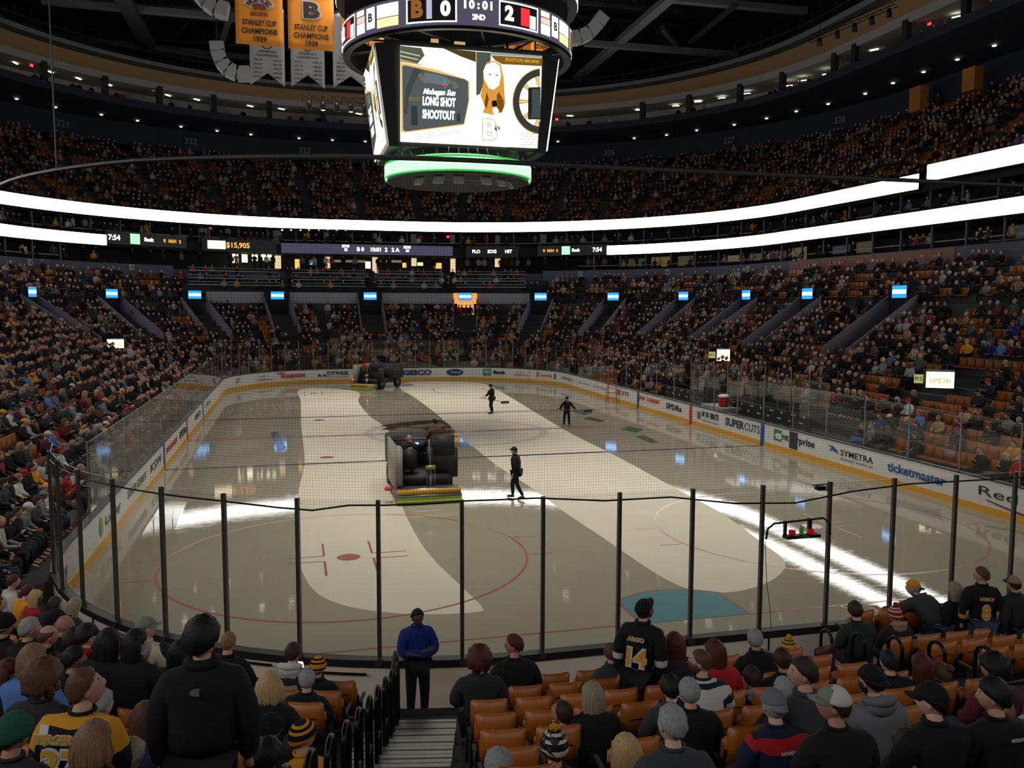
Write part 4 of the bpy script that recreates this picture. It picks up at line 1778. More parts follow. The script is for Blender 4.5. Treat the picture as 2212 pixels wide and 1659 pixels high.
def head_mb(mb):
    vs = [(x*head_r(x, y, z), y*head_r(x, y, z), z*head_r(x, y, z)) for x, y, z in dirs()]
    mb.add(vs, grid_faces(), 0)
    for s in (-1, 1):
        mb.ell((s*.076, -.005, -.005), (.012, .022, .032), 8, 6, 0)
        mb.ell((s*.030, .078, .012), (.014, .010, .008), 8, 5, 1)
        mb.ell((s*.030, .084, .032), (.018, .006, .004), 8, 4, 1)
    mb.ell((0, .088, -.045), (.022, .008, .007), 8, 4, 2)


def shell(mb, score, T, mi=0, s0=0., s1=.25, mat_fn=None, noise=0., rnd=None, base=.004):
    D = list(dirs())
    vs = []
    sc_ = []
    for x, y, z in D:
        s = score(x, y, z)
        sc_.append(s)
        r = head_r(x, y, z)
        if y > 0 and abs(x) < .5:
            r = min(r, head_r(x, y, z))
        t = base+T*sst(s0, s1, s)
        if noise:
            t += noise*rnd.random()*sst(s0, s1, s)
        r += t if s > s0 else -.006
        vs.append((x*r, y*r, z*r))
    fs = [f for f in grid_faces() if sum(sc_[i] > s0-.06 for i in f) >= 2]
    if mat_fn:
        for f in fs:
            c = np.mean([D[i] for i in f], axis=0)
            mb.f.append(tuple(i+len(mb.v) for i in f))
            mb.m.append(mat_fn(*c))
        mb.v += vs
    else:
        mb.add(vs, fs, mi)


def hs_short(x, y, z):
    return z-.75*y-.05


def rings(mb, R_, mi=0, n=14):
    """R_: list of (z, cy, rx, ry)"""
    vs = []
    for z, cy, rx, ry in R_:
        for k in range(n):
            a = 2*math.pi*k/n
            vs.append((rx*math.cos(a), cy+ry*math.sin(a), z))
    fs = [(i*n+k, (i+1)*n+k, (i+1)*n+(k+1) % n, i*n+(k+1) % n) for i in range(len(R_)-1) for k in range(n)]
    fs.append(tuple(range(n)))
    fs.append(tuple((len(R_)-1)*n+k for k in range(n-1, -1, -1)))
    mb.add(vs, fs, mi)


def hair_mb(kind, rnd):
    mb = MB()
    if kind == 'short':
        shell(mb, hs_short, .011, noise=.009, rnd=rnd)
    elif kind == 'crop':
        shell(mb, hs_short, .004)
    elif kind == 'balding':
        shell(mb, lambda x, y, z: min(z-.75*y-.05, (.62-z)*1.2), .009, noise=.003, rnd=rnd)
    elif kind == 'full':
        shell(mb, lambda x, y, z: z-.7*y+.08, .018, noise=.013, rnd=rnd)
    elif kind in ('long', 'bob'):
        L, n, sp = (.33, 20, .085) if kind == 'long' else (.17, 20, .098)
        shell(mb, lambda x, y, z: z-.6*y+.18, .017, noise=.007, rnd=rnd)
        for k in range(n):
            a = math.pi*(.02+.96*k/(n-1))           # from the left side round the back to the right
            x0, y0 = -math.cos(a), -math.sin(a)
            e = rnd.uniform(.8, 1.05)
            j = rnd.uniform(-.012, .012)
            top = (.055*x0, .045*y0-.01, .095)
            P = [top, (.088*x0, .082*y0-.01, .03), ((sp+.01)*x0+j, (.08)*y0-.02, -.05), (sp*x0*1.02+j, .07*y0-.035, -.05-(L-.05)*.5*e), (sp*x0*.9+j*2, .055*y0-.045, -L*e)]
            mb.tube(P, [.018, .028, .028, .026, .008], 6)
    elif kind == 'curly':
        shell(mb, lambda x, y, z: z-.6*y+.2, .045, noise=.03, rnd=rnd)
        for _ in range(46):
            a = rnd.uniform(0, 2*math.pi)
            e = rnd.uniform(-.9, 1)
            r = .115
            x, y, z = r*math.cos(a)*math.cos(e), -abs(r*math.sin(a)*math.cos(e))-.0, .12*math.sin(e)-.01
            mb.ell((x, y, z), (.035, .035, .032), 7, 5)
    elif kind == 'bun':
        shell(mb, lambda x, y, z: z-.65*y+.1, .016, noise=.004, rnd=rnd)
        mb.ell((0, -.10, .09), (.045, .045, .04), 10, 7)
    elif kind == 'pony':
        shell(mb, lambda x, y, z: z-.65*y+.1, .014)
        mb.tube([(0, -.10, .04), (0, -.15, .0), (0, -.16, -.1), (0, -.14, -.2)], [.03, .035, .03, .012], 8)
    return mb


def hat_mb(kind, rnd):
    mb = MB()
    if kind in ('beanie', 'pom', 'stripe'):
        def mf(x, y, z):
            if kind == 'beanie':
                return 0
            return (1 if int((z+1)*9) % 2 else 0) if z > .12 else 0
        shell(mb, lambda x, y, z: z+.16-.14*y, .022, s1=.2, mat_fn=mf, base=.008)
        vs = []
        n = 22
        for j in range(7):
            b = 2*math.pi*j/6
            for k in range(n):
                a = 2*math.pi*k/n
                rr = 1+.012*math.cos(b)/.09
                vs.append(((.095)*math.cos(a)*rr, .112*math.sin(a)*rr-.002, .012+.024*math.sin(b)+.02*math.sin(a)))
        mb.add(vs, [(j*n+k, (j+1)*n+k, (j+1)*n+(k+1) % n, j*n+(k+1) % n) for j in range(6) for k in range(n)], 2)
        if kind == 'pom':
            mb.ell((0, -.01, .165), (.04, .04, .036), 10, 7, 3)
            for _ in range(40):
                a, e = rnd.uniform(0, 6.28), rnd.uniform(-1.2, 1.5)
                mb.ell((.036*math.cos(a)*math.cos(e), -.01+.036*math.sin(a)*math.cos(e), .165+.034*math.sin(e)), (.011, .011, .011), 5, 4, 3 if rnd.random() < .6 else 1)
    elif kind in ('cap', 'capback', 'flat'):
        def mf(x, y, z):
            return 1 if y > .25 else 0
        shell(mb, lambda x, y, z: z-.20, .014, s1=.12, mat_fn=mf, base=.01)
        sg = 1 if kind != 'capback' else -1
        L = .085 if kind != 'flat' else .05
        vs = []
        n = 10
        for k in range(n+1):
            a = math.pi*(.12+.76*k/n)
            x, y = math.cos(a), math.sin(a)
            for q, zz in ((1., .03), (1., .036)):
                vs.append((.082*x, sg*(.085*y), zz))
            for q, zz in ((1., .006), (1., .012)):
                vs.append((.078*x, sg*(.09*y+L*y), zz+.016*(1-abs(x))))
        fs = []
        for k in range(n):
            o = 4*k
            fs += [(o, o+2, o+6, o+4), (o+1, o+5, o+7, o+3), (o+2, o+3, o+7, o+6)]
        mb.add(vs, fs, 2)
        mb.ell((0, 0, .138), (.008, .008, .005), 8, 4, 0)
    return mb


def xform(mb, R_, t):
    mb.v = [tuple(R_ @ Vector(v)+t) for v in mb.v]
    return mb


POSEC = {}


def pose_parts(key):
    """body, jacket and trousers shapes for a pose (cached and shared)"""
    if key in POSEC:
        return POSEC[key]
    kind, lean, arms, legs, side, wide, hands = key
    J = pose(kind, lean, arms, legs, side)
    for q in ('pelvis', 'belly', 'chest', 'shL', 'shR', 'elL', 'elR', 'hipL', 'hipR', 'knL', 'knR', 'neckb'):
        RAD[q] = tuple(r*.80 for r in RAD0[q])
    body = part_arrays(J, set(RAD), 0, sub=1)
    RAD.update(RAD0)
    if hands:
        for s in 'LR':
            v, f = fingers(J, s, .15 if arms == 'up' else .7)
            n = len(body[0])
            body = (body[0]+v, body[1]+[tuple(i+n for i in q) for q in f])
    up = {'pelvis', 'belly', 'chest', 'neckb', 'shL', 'shR', 'elL', 'elR', 'wrL', 'wrR'}
    Jj = dict(J)
    jac = part_arrays(Jj, up, .030, mul=1.10, root='chest', w=wide)
    lo = {'pelvis', 'hipL', 'hipR', 'knL', 'knR', 'anL', 'anR'}
    tro = part_arrays(J, lo, .014, mul=1.04)
    POSEC[key] = (J, body, jac, tro)
    return POSEC[key]


SKIN = [srgb(196, 148, 124), srgb(176, 124, 100), srgb(208, 164, 142), srgb(120, 82, 62), srgb(84, 56, 44)]
PAL = dict(black=(24, 24, 27), navy=(30, 36, 58), dark=(44, 44, 48), grey=(112, 114, 118), lgrey=(160, 162, 166), white=(206, 204, 200), red=(178, 30, 38), gold=(222, 152, 36), tan=(176, 150, 116),
           brown=(92, 64, 46), lbrown=(138, 104, 76), blond=(188, 156, 110), ash=(150, 136, 118), silver=(150, 150, 152), dkbrown=(54, 38, 32), auburn=(84, 38, 30), green=(40, 92, 76), blue=(88, 132, 196),
           teal=(34, 66, 74), olive=(66, 66, 56), maroon=(86, 28, 36), cream=(206, 196, 170), royal=(22, 46, 118), purple=(60, 50, 110), camo=(110, 96, 60), jean=(52, 66, 90), orange=(206, 110, 40), pink=(190, 60, 90), dgreen=(40, 52, 46), charcoal=(62, 64, 68), sage=(128, 134, 118))
def cm(n, kind='cloth'):
    c = PAL[n]
    k = {'cloth': (.85, .25, 60), 'hair': (.55, .4, 90), 'knit': (.95, .6, 90)}[kind]
    nm = '%s_%s' % (kind, n)
    new = nm not in MATS
    m = M(nm, srgb(*c), k[0], bump=k[1], bs=k[2], spec=.3, var=.6 if kind == 'hair' else 0)
    if new and kind == 'hair':      # strands: noise stretched from crown to nape
        nt = m.node_tree
        nz = next(q for q in nt.nodes if q.type == 'TEX_NOISE')
        tc = next(q for q in nt.nodes if q.type == 'TEX_COORD')
        mp = nt.nodes.new('ShaderNodeMapping')
        mp.inputs['Scale'].default_value = (1, 1, .12)
        nt.links.new(tc.outputs['Object'], mp.inputs['Vector'])
        nt.links.new(mp.outputs[0], nz.inputs['Vector'])
    return m


EYE = M('eye_dark', srgb(30, 24, 22), .4)
LIP = M('lip', srgb(150, 84, 80), .5)
SHOE = M('shoe_dark', srgb(34, 34, 36), .6)
SKM = [M('skin_%d' % i, c, .55) for i, c in enumerate(SKIN)]


def person(name, label, head, base_z, face, key, yaw=0., pitch=0., roll=0., skin=0, hair=('short', 'brown'), hat=None, top='black', legs='jean', hood=None, jacket_fn=None, extra=None, group=None, cat='person', seed=0, collar=None, scale=None, beard=None):
    """head: world position of the head centre; face: world heading (radians) of the body, 0 = +y"""
    rnd = random.Random(seed or int(abs(head[0]*1000)+abs(head[1]*777)))
    J, body, jac, tro = pose_parts(key)
    hc = Vector(J['head'])+Vector((0, .012, .055))
    s = (head[2]-base_z)/hc.z
    s = max(.95, min(1.12, s)) if scale is None else scale
    Rz = Matrix.Rotation(face, 3, 'Z')
    off = Rz @ (hc*s)
    root = thing(name, label, cat, (head[0]-off.x, head[1]-off.y, head[2]-off.z), face, group)
    root.scale = (s, s, s)
    Rh = Matrix.Rotation(yaw, 3, 'Z') @ Matrix.Rotation(-pitch, 3, 'X') @ Matrix.Rotation(roll, 3, 'Y')
    mb = MB()
    head_mb(mb)
    xform(mb, Rh, hc)
    mb.add(body[0], body[1], 0)
    mb.build('body', [SKM[skin], EYE, LIP], root, smooth=True)
    mb = MB()
    mb.add(*jac)
    mats = [cm(top)] if isinstance(top, str) else [cm(t) for t in top]
    if jacket_fn:
        mb.m = [jacket_fn(np.mean([mb.v[i] for i in f], axis=0), J) for f in mb.f]
    elif len(mats) > 1:
        mb.m = [0]*len(mb.f)
    nb = Vector(J['neckb'])
    nk = Vector(J['neck'])
    ax = (nk-nb).normalized()
    pts = [nb+ax*.03+Vector((.072*math.cos(a), .066*math.sin(a), 0)) for a in np.linspace(0, 2*math.pi, 14)[:-1]]
    mb.tube(pts, (.014 if (seed % 3) else .022) if collar is None else collar, 6, 0, closed=True)
    jo = mb.build('jacket', mats, root, smooth=True)
    if hood:
        mh = MB()
        c = nb+Vector((0, -.085, .0))
        mh.ell(c, (.125, .065, .085), 14, 9)
        mh.tube([nb+Vector((.12*math.cos(a), .10*math.sin(a)-.02, .035+.02*math.cos(a+1.57))) for a in np.linspace(-math.pi, 0, 9)], [.02, .035, .04, .045, .045, .045, .04, .035, .02], 8)
        mh.build('hood', cm(hood, 'knit' if hood in ('tan', 'charcoal') else 'cloth'), jo, smooth=True)
    mb = MB()
    mb.add(*tro)
    for sd in 'LR':
        a, t = Vector(J['an'+sd]), Vector(J['toe'+sd])
        mb.tube([a+Vector((0, -.05, -.045)), a+Vector((0, 0, -.03)), t, t+(t-a).normalized()*.06], [.03, .05, .045, .02], 8, 1)
    mb.build('trousers', [cm(legs), SHOE], root, smooth=True)
    if hair:
        mb = hair_mb(hair[0], rnd)
        xform(mb, Rh, hc)
        mb.build('hair', cm(hair[1], 'hair'), root, smooth=True)
    if beard:
        mb = MB()
        shell(mb, lambda x, y, z: min(-z-.1, y+.15, .62-abs(z+.45)), .012)
        xform(mb, Rh, hc)
        mb.build('beard', cm(beard, 'hair'), root, smooth=True)
    if hat:
        mb = hat_mb(hat[0], rnd)
        xform(mb, Rh, hc)
        ms = [cm(c, 'knit' if hat[0] in ('beanie', 'pom', 'stripe') else 'cloth') for c in hat[1:]]
        while len(ms) < 4:
            ms.append(ms[-1])
        mb.build('hat', ms, root, smooth=True)
    if extra:
        extra(root, J, s, jo)
    return root


# near-end seating grid -------------------------------------------------
def near_pt(s, d):
    """s metres along the offset line d, from the left end of the straight (positive = into the left corner)"""
    R_ = RR+d
    if s > 0:
        a = s/R_
        return (-RX-R_*math.sin(a), RR-R_*math.cos(a), -math.sin(a), -math.cos(a))
    x = -RX-s
    if x <= RX:
        return (x, -d, 0., -1.)
    a = (x-RX)/R_
    return (RX+R_*math.sin(a), RR-R_*math.cos(a), math.sin(a), -math.cos(a))


A_L0, A_L1 = math.radians(8.5), math.radians(15.0)
ROW0, PITCH = 2.1, .86


def row_d(k):
    return ROW0+PITCH*k


def row_z(k):
    return Z(row_d(k))


def ray_row(px, py, k, hd=-.18):
    """point on the picture ray above row k (head line of that row)"""
    d_ = ray(px, py)
    t = 2.
    while t < 60:
        P = _C+d_*t
        if dist(P[0], P[1]) <= row_d(k)+hd:
            break
        t += .01
    return P


def outward(x, y):
    cx = max(-RX, min(RX, x))
    cy = 8.53 if y < 8.53 else (52.43 if y > 52.43 else y)
    v = Vector((x-cx, y-cy, 0))
    if y < 8.53 and abs(x) <= RX:
        v = Vector((0, -1, 0))
    return v.normalized()


def pick_row(px, py, w, hw, h=1.2):
    wt = .32 if py < 1455 else 1.3
    t = hw*FPX/w
    best = None
    for k in range(-1, 11):
        P = ray_row(px, py, k)
        zz = P[2]-row_z(k)
        tt = (P-_C)@_fw
        e = abs(zz-h)*1.0+abs(tt-t)*wt
        if best is None or e < best[0]:
            best = (e, k, P, zz)
    return best[1], best[2], best[3]


USED = set()

# ---------------------------------------------------------------- foreground spectators
def gl(root, J, s, jo):
    mb = MB()
    h = Vector(J['head'])+Vector((0, .012, .055))


def back_text(lines, mat1, mat2=None):
    """letters on the back of a garment: (string, height above chest joint, size, width)"""
    def fn(root, J, s, jo):
        c = Vector(J['chest'])
        b = Vector(J['belly'])
        up = (Vector(J['neckb'])-b).normalized()
        n = up.cross(Vector((1, 0, 0))).normalized()
        if n.y > 0:
            n = -n
        x = up.cross(n)
        R_ = Matrix((x, up, n)).transposed()
        for st, dz, size, wd in lines:
            for q, (mm, bo, of) in enumerate(((mat2, .022, .0), (mat1, .006, .004))):
                if mm is None:
                    continue
                text(st, mm, jo, c+up*dz+n*(.165+of), size, R_, width=wd, bold=bo*size*4, depth=.003)
    return fn


def fn_bands(spec):
    """garment colours by height above the chest joint and along the sleeves"""
    def f(c, J):
        ch = J['chest']
        dz = c[2]-ch[2]
        side = abs(c[0]-ch[0])
        if 'sleeve' in spec and side > .2:
            for lo, hi, m in spec['sleeve']:
                if lo < dz < hi:
                    return m
            return 0
        for lo, hi, m in spec.get('body', ()):
            if lo < dz < hi:
                return m
        return 0
    return f


INKG = M('ink_gold', srgb(214, 158, 44), .6)
INKW = M('ink_cream', srgb(204, 200, 190), .6)
INKK = M('ink_dark', srgb(20, 20, 22), .6)


def holds_phone(root, J, s, jo):
    a = (Vector(J['haL'])+Vector(J['haR']))/2
    mb = MB()
    mb.box(a+Vector((.0, .02, .05)), (.075, .009, .15), 0, Matrix.Rotation(.4, 3, 'X'))
    ph = mb.build('phone', SHOE)
    ph.matrix_world = root.matrix_world.copy()
    bpy.context.view_layer.update()
    ph.matrix_world = root.matrix_world.copy()
    tag(ph, 'lit smartphone held up by the person in the white hooded jacket' if root.location.y > -4 else 'lit smartphone held low between seated spectators', 'phone')
    mb = MB()
    mb.box(a+Vector((.0, .013, .05)), (.068, .004, .14), 0, Matrix.Rotation(.4, 3, 'X'))
    mb.build('screen', EM('phone_glow', (.75, .9, 1), 1.6), ph)


SIT = ('sit', .0, 'lap', None, 0., 1.12, False)
SITL = ('sit', .28, 'lap', None, 0., 1.0, False)
SITW = ('sit', .08, 'lap', None, 0., 1.3, False)
SITP = ('sit', .12, 'phone', None, 0., 1.0, True)
STA = ('stand', .04, 'down', None, 0., 1.1, False)
B_ = 'black'
# px, py of head centre, head width px, dict of looks
FG = [
    (9, 1351, 34, dict(hair=('short', 'dkbrown'), hat=('beanie', 'black', 'white', 'white'), top=B_), 'person in a black knit hat with white band at the left edge'),
    (65, 1359, 35, dict(hair=('short', 'silver'), top=B_, yaw=-.5), 'grey-haired person in glasses and a black jacket, by the curved left boards'),
    (119, 1340, 34, dict(hair=('short', 'black'), hat=('cap', 'black', 'black', 'black'), top=B_, yaw=-.6), 'person in a glossy black cap against the left boards'),
    (139, 1350, 34, dict(hair=None, top=B_, yaw=-.7), 'bald person in a black coat close to the left boards'),
    (104, 1374, 36, dict(hair=('balding', 'brown'), top=B_, yaw=-.6), 'person with thinning brown hair in a black jacket, before the bald person'),
    (158, 1382, 34, dict(hair=('full', 'dkbrown'), top='maroon'), 'dark-haired person in maroon between the bald person and the red hood'),
    (187, 1375, 36, dict(hair=('full', 'black'), hat=('flat', 'black', 'black', 'black'), top=B_, hood='red', yaw=-.5), 'person in a black flat cap with a red hood at the neck'),
    (234, 1388, 40, dict(hair=('long', 'black'), top=B_), 'person with long black hair below the black hinge strips of the boards'),
    (256, 1402, 36, dict(hair=('short', 'dkbrown'), top=B_, yaw=-.5), 'brown-haired person in black looking right, before the long black hair'),
    (293, 1390, 40, dict(hair=('long', 'black'), top=B_, yaw=-.6), 'person with long black hair beside the grey cap'),
    (316, 1357, 34, dict(hair=('short', 'dkbrown'), hat=('cap', 'sage', 'sage', 'sage'), top='cream', yaw=-1.2, pitch=-.2), 'person in a sage grey cap and cream jersey at the glass'),
    (307, 1411, 36, dict(hair=('full', 'silver'), top='charcoal', key=SITW), 'grey-haired person in a shiny black leather jacket'),
    (354, 1412, 34, dict(hair=('full', 'black'), top='teal'), 'dark-haired person in teal next to the leather jacket'),
    (388, 1409, 36, dict(hair=('long', 'black'), top=B_), 'person with long black hair left of the tall standing person'),
    (71, 1424, 46, dict(hair=('bob', 'lbrown'), top='blue', yaw=-.4), 'person with a light brown bob and a light blue fleece'),
    (161, 1424, 42, dict(hair=('full', 'black'), top=B_, yaw=-.8), 'black-haired person turning right beside the light blue fleece'),
    (218, 1443, 42, dict(hair=('full', 'silver'), top=B_), 'person with wavy silver hair in the middle of the left block'),
    (19, 1452, 46, dict(hair=('long', 'auburn'), top=B_, yaw=-.8), 'person with dark red hair at the left edge, facing right'),
    (93, 1469, 48, dict(hair=('curly', 'brown'), top='dark'), 'person with curly brown hair and dark coat below the blue fleece'),
    (226, 1472, 42, dict(hair=('full', 'brown'), hat=('flat', 'brown', 'brown', 'brown'), top='maroon', yaw=-.7), 'person in a brown flat cap and maroon coat'),
    (13, 1504, 42, dict(hair=('full', 'ash'), top=B_), 'person with ash blond hair at the left edge'),
    (187, 1486, 60, dict(hair=('short', 'brown'), top=('black', 'gold', 'white'), yaw=-1.0, pitch=-.35, key=('sit', .22, 'lap', None, 0., 1.3, False),
                         jacket_fn=fn_bands({'body': [(.115, .3, 1), (.09, .115, 2)], 'sleeve': [(.0, .3, 1), (-.25, -.2, 1), (-.3, -.27, 2)]}),
                         extra=back_text([('BERGERON', .055, .07, .34), ('37', -.10, .24, .27)], INKG, INKW), dz=.0), 'person in a black and gold hockey jersey with the number 37'),
    (218, 1523, 50, dict(hair=('full', 'silver'), top=B_, yaw=-.5), 'grey-haired person right beside the number 37 jersey'),
    (30, 1585, 80, dict(hair=('short', 'brown'), hat=('beanie', 'green', 'green', 'green'), top='dark', yaw=-.3, hw=.215), 'person in a dark green knit hat at the lower left edge'),
    (158, 1588, 62, dict(hair=None, hat=('stripe', 'black', 'camo', 'gold'), top='charcoal', hood='charcoal', hw=.215), 'person in a black and camouflage knit hat with gold trim'),
    (203, 1600, 80, dict(hair=('bob', 'lbrown'), top='charcoal', hw=.22), 'person with a large light brown bob at the bottom left'),
    (282, 1634, 62, dict(hair=('full', 'ash'), top='lgrey', hw=.2), 'person with ash grey hair and pale jacket at the bottom edge'),
    (312, 1549, 58, dict(hair=('long', 'brown'), top='purple', key=SITP, hw=.21, yaw=.3, extra=holds_phone), 'person with long brown hair and purple top looking at a lit phone'),
    (360, 1652, 58, dict(hair=('short', 'dkbrown'), top=B_), 'person with a grey jacket at the bottom edge under the standing person'),
    (494, 1387, 34, dict(hair=('crop', 'lbrown'), top=B_, t=10.6), 'shaven-headed person in a black jacket by the glass, right of the tall standing person'),
    (633, 1411, 33, dict(hair=('short', 'dkbrown'), top=('lgrey', 'dark'), hood='white', key=SITP, extra=holds_phone, jacket_fn=lambda c, J: 1 if 0 < c[2]-J['chest'][2] < .09 else 0), 'person in a grey jacket with white hood holding a lit phone'),
    (687, 1441, 37, dict(hair=('short', 'black'), hat=('stripe', 'black', 'gold', 'gold'), top=B_, hw=.21, extra=back_text([('IN BOSTON', .02, .04, .2)], INKW)), 'person in a black knit hat with gold stripes beside the main stairs'),
    (582, 1481, 44, dict(hair=('bob', 'blond'), top=B_, yaw=.2), 'blond person in black left of the red and black jacket'),
    (664, 1469, 38, dict(hair=('short', 'silver'), top=('black', 'red'), key=SITW, jacket_fn=lambda c, J: 1 if (c[2]-J['chest'][2] < .03 and abs(c[0]) < .16) else 0), 'grey-haired person in a black jacket with a red back'),
    (598, 1538, 44, dict(hair=('short', 'ash'), hat=('beanie', 'olive', 'olive', 'olive'), top='olive', yaw=-.4), 'person in an olive grey knit hat in the left block'),
    (583, 1576, 50, dict(hair=None, hat=('stripe', 'black', 'black', 'gold'), top=B_, yaw=-.6), 'person in a black hat with a gold band above the fur hood'),
    (655, 1590, 52, dict(hair=('short', 'black'), hat=('stripe', 'gold', 'black', 'gold'), top='gold', yaw=-.9, pitch=-.2), 'person in a gold hockey top and gold and black hat next to the stairs'),
    (579, 1632, 66, dict(hair=('full', 'black'), top='charcoal', hood='charcoal', hw=.2), 'person in a dark coat with grey fur hood at the bottom edge'),
    (1035, 1426, 42, dict(hair=('curly', 'auburn'), top='dark', hw=.21, yaw=-.2), 'person with curly dark red hair beside the glass, right of the steward'),
    (1110, 1394, 34, dict(hair=('short', 'auburn'), top=B_, yaw=1.3, key=SITW, hw=.19), 'red-haired person in a black jacket turned left, by the glass'),
    (1319, 1411, 34, dict(hair=('short', 'brown'), top='charcoal', key=SITW), 'brown-haired broad person in a dark grey jacket below the number 14 jersey'),
    (1417, 1390, 32, dict(hair=('short', 'brown'), hat=('cap', 'black', 'black', 'black'), top='olive', yaw=.9), 'person in a dark cap turned left, right of the number 14 jersey'),
    (1457, 1390, 34, dict(hair=('long', 'auburn'), top='dark'), 'person with long dark red hair behind the red pompom hat'),
    (1453, 1430, 34, dict(hair=('full', 'dkbrown'), hat=('pom', 'lgrey', 'navy', 'white', 'red'), top='dark', hw=.215), 'child in a white and navy knit hat with a red pompom'),
    (1513, 1430, 42, dict(hair=('crop', 'brown'), beard='brown', top=('navy', 'white'), yaw=1.0, pitch=-.1, key=SITW, jacket_fn=lambda c, J: 1 if int((c[2]-J['chest'][2]+.6)/.07) % 2 else 0), 'bald bearded person in a navy and white striped shirt'),
    (1544, 1408, 38, dict(hair=('long', 'auburn'), top='red', yaw=.5), 'person with long auburn hair in red beside the striped shirt'),
    (1279, 1502, 52, dict(hair=('long', 'ash'), top=B_, key=SITW, yaw=.25, hw=.21), 'person with long ash brown hair in a black coat'),
    (1212, 1540, 46, dict(hair=('short', 'dkbrown'), top=B_, yaw=.8, pitch=-.5, key=SITL), 'dark-haired person in glasses bending down beside the long ash hair'),
    (1488, 1495, 52, dict(hair=('short', 'silver'), top=B_, key=SITW), 'silver-haired person in a black jacket in the middle block'),
    (1447, 1486, 44, dict(hair=('full', 'black'), top='charcoal'), 'black-haired person in dark grey left of the silver-haired one'),
    (1450, 1565, 68, dict(hair=('short', 'silver'), top='charcoal', key=SITW, roll=.1, yaw=.3), 'grey-haired person in a grey knitted sweater'),
    (1197, 1614, 74, dict(hair=('full', 'dkbrown'), hat=('pom', 'white', 'black', 'gold', 'gold'), top=B_, hw=.235, yaw=.1), 'person in a black, white and gold pompom hat, large at the bottom'),
    (1352, 1622, 66, dict(hair=('bob', 'blond'), top=B_, hw=.215), 'person with straight blond hair at the bottom of the middle block'),
    (1077, 1655, 60, dict(hair=('full', 'silver'), top='grey', hw=.2), 'silver-haired person cut off by the bottom edge beside the stairs'),
    (1160, 1660, 50, dict(hair=('short', 'black'), top=B_), 'black-haired person cut off by the bottom edge under the pompom hat'),
    (1630, 1381, 34, dict(hair=('short', 'silver'), top=B_, key=SITW), 'grey-haired person in black by the glass left of the second stairs'),
    (1640, 1428, 32, dict(hair=None, hat=('pom', 'black', 'white', 'orange', 'sage'), top=B_, hw=.2, roll=.5), 'child in a black, white and orange pompom hat'),
    (1624, 1465, 40, dict(hair=('full', 'dkbrown'), top=B_, hood='lgrey'), 'child with dark hair and a pale grey hood'),
    (1703, 1398, 32, dict(hair=None, hat=('pom', 'olive', 'gold', 'olive', 'gold'), top='dark', hw=.21), 'person in an olive and yellow striped pompom hat near the glass'),
    (1689, 1426, 36, dict(hair=('full', 'dkbrown'), top=B_), 'dark-haired person right of the black and white pompom hat'),
    (1692, 1492, 48, dict(hair=('short', 'silver'), top=B_, pitch=-.2), 'grey-haired person between the grey cap and the smiling person'),
    (1733, 1455, 60, dict(hair=('short', 'dkbrown'), top='charcoal', yaw=1.25, pitch=-.1, t=6.6, key=SITW, hw=.19), 'smiling dark-haired person in a dark grey jacket, seen from the side'),
    (1670, 1524, 60, dict(hair=('short', 'silver'), hat=('capback', 'grey', 'grey', 'grey'), top=('navy', 'red'), key=SITW, hw=.2, jacket_fn=lambda c, J: 1 if (.055 < c[2]-J['chest'][2] < .12 and abs(c[0]) > .05) else 0,
                         extra=back_text([('PATRIOTS', .03, .035, .13)], INKW)), 'person in a grey cap and a navy jacket with a red shoulder band'),
    (1800, 1523, 62, dict(hair=('short', 'dkbrown'), hat=('cap', 'white', 'sage', 'sage'), top=B_, yaw=1.1, pitch=-.15, hw=.2, key=SITW), 'person in a white and pale green cap, seen from the side'),
    (1882, 1471, 54, dict(hair=('short', 'black'), hat=('capback', 'black', 'black', 'black'), beard='dkbrown', top='grey', hood='grey', yaw=.3, key=SITW), 'person in a black cap and a light grey hooded sweatshirt'),
    (1919, 1430, 42, dict(hair=('short', 'black'), top=B_), 'black-haired person in black above the grey sweatshirt'),
    (1847, 1319, 32, dict(hair=('full', 'dkbrown'), top='dgreen', yaw=-.3, t=12.6, key=SITW), 'curly-haired person in a dark green coat by the glass at the second stairs'),
    (1933, 1328, 34, dict(hair=None, hat=('pom', 'white', 'red', 'red', 'red'), top='dark', hood='tan', hw=.22, t=12.9), 'person in a red and white pompom hat with a tan fur hood'),
    (1990, 1438, 40, dict(hair=('long', 'auburn'), top=B_), 'person with dark red hair in the right block'),
    (2031, 1455, 42, dict(hair=('bun', 'brown'), top='dark', yaw=.4), 'person with brown hair tied up, in the right block'),
    (2012, 1514, 60, dict(hair=('short', 'black'), hat=('cap', 'black', 'black', 'black'), top=B_, yaw=.7, hw=.2), 'person in a black cap and black shirt in the right block'),
    (2146, 1446, 54, dict(hair=('curly', 'black'), top='maroon', yaw=.6, hw=.23), 'person with curly black hair at the right'),
    (2145, 1504, 62, dict(hair=('full', 'black'), top=B_, yaw=.9, hw=.2, extra=back_text([('REEBOK', .1, .03, .1)], INKW)), 'black-haired person in a black top above the white jersey'),
    (1961, 1616, 60, dict(hair=('full', 'dkbrown'), top='charcoal'), 'dark-haired child low down in front of the black shirt'),
    (2030, 1648, 58, dict(hair=('short', 'brown'), hat=('cap', 'tan', 'tan', 'tan'), top='dark', hw=.21, yaw=.7), 'person in a tan cap at the bottom right'),
    (2165, 1535, 58, dict(hair=('crop', 'lbrown'), top=('white', 'gold'), key=SITW, hw=.2, hide=1, jacket_fn=lambda c, J: 1 if c[2]-J['chest'][2] > .10 else 0,
                          extra=back_text([('RASK', -.02, .09, .26), ('40', -.20, .26, .26)], INKK)), 'person in a white and gold hockey jersey with black letters'),
    (2206, 1600, 60, dict(hair=('crop', 'lbrown'), top='red', skin=2), 'person with close-cropped hair and a red coat, cut off at the lower right'),
]
NF = len(FG)


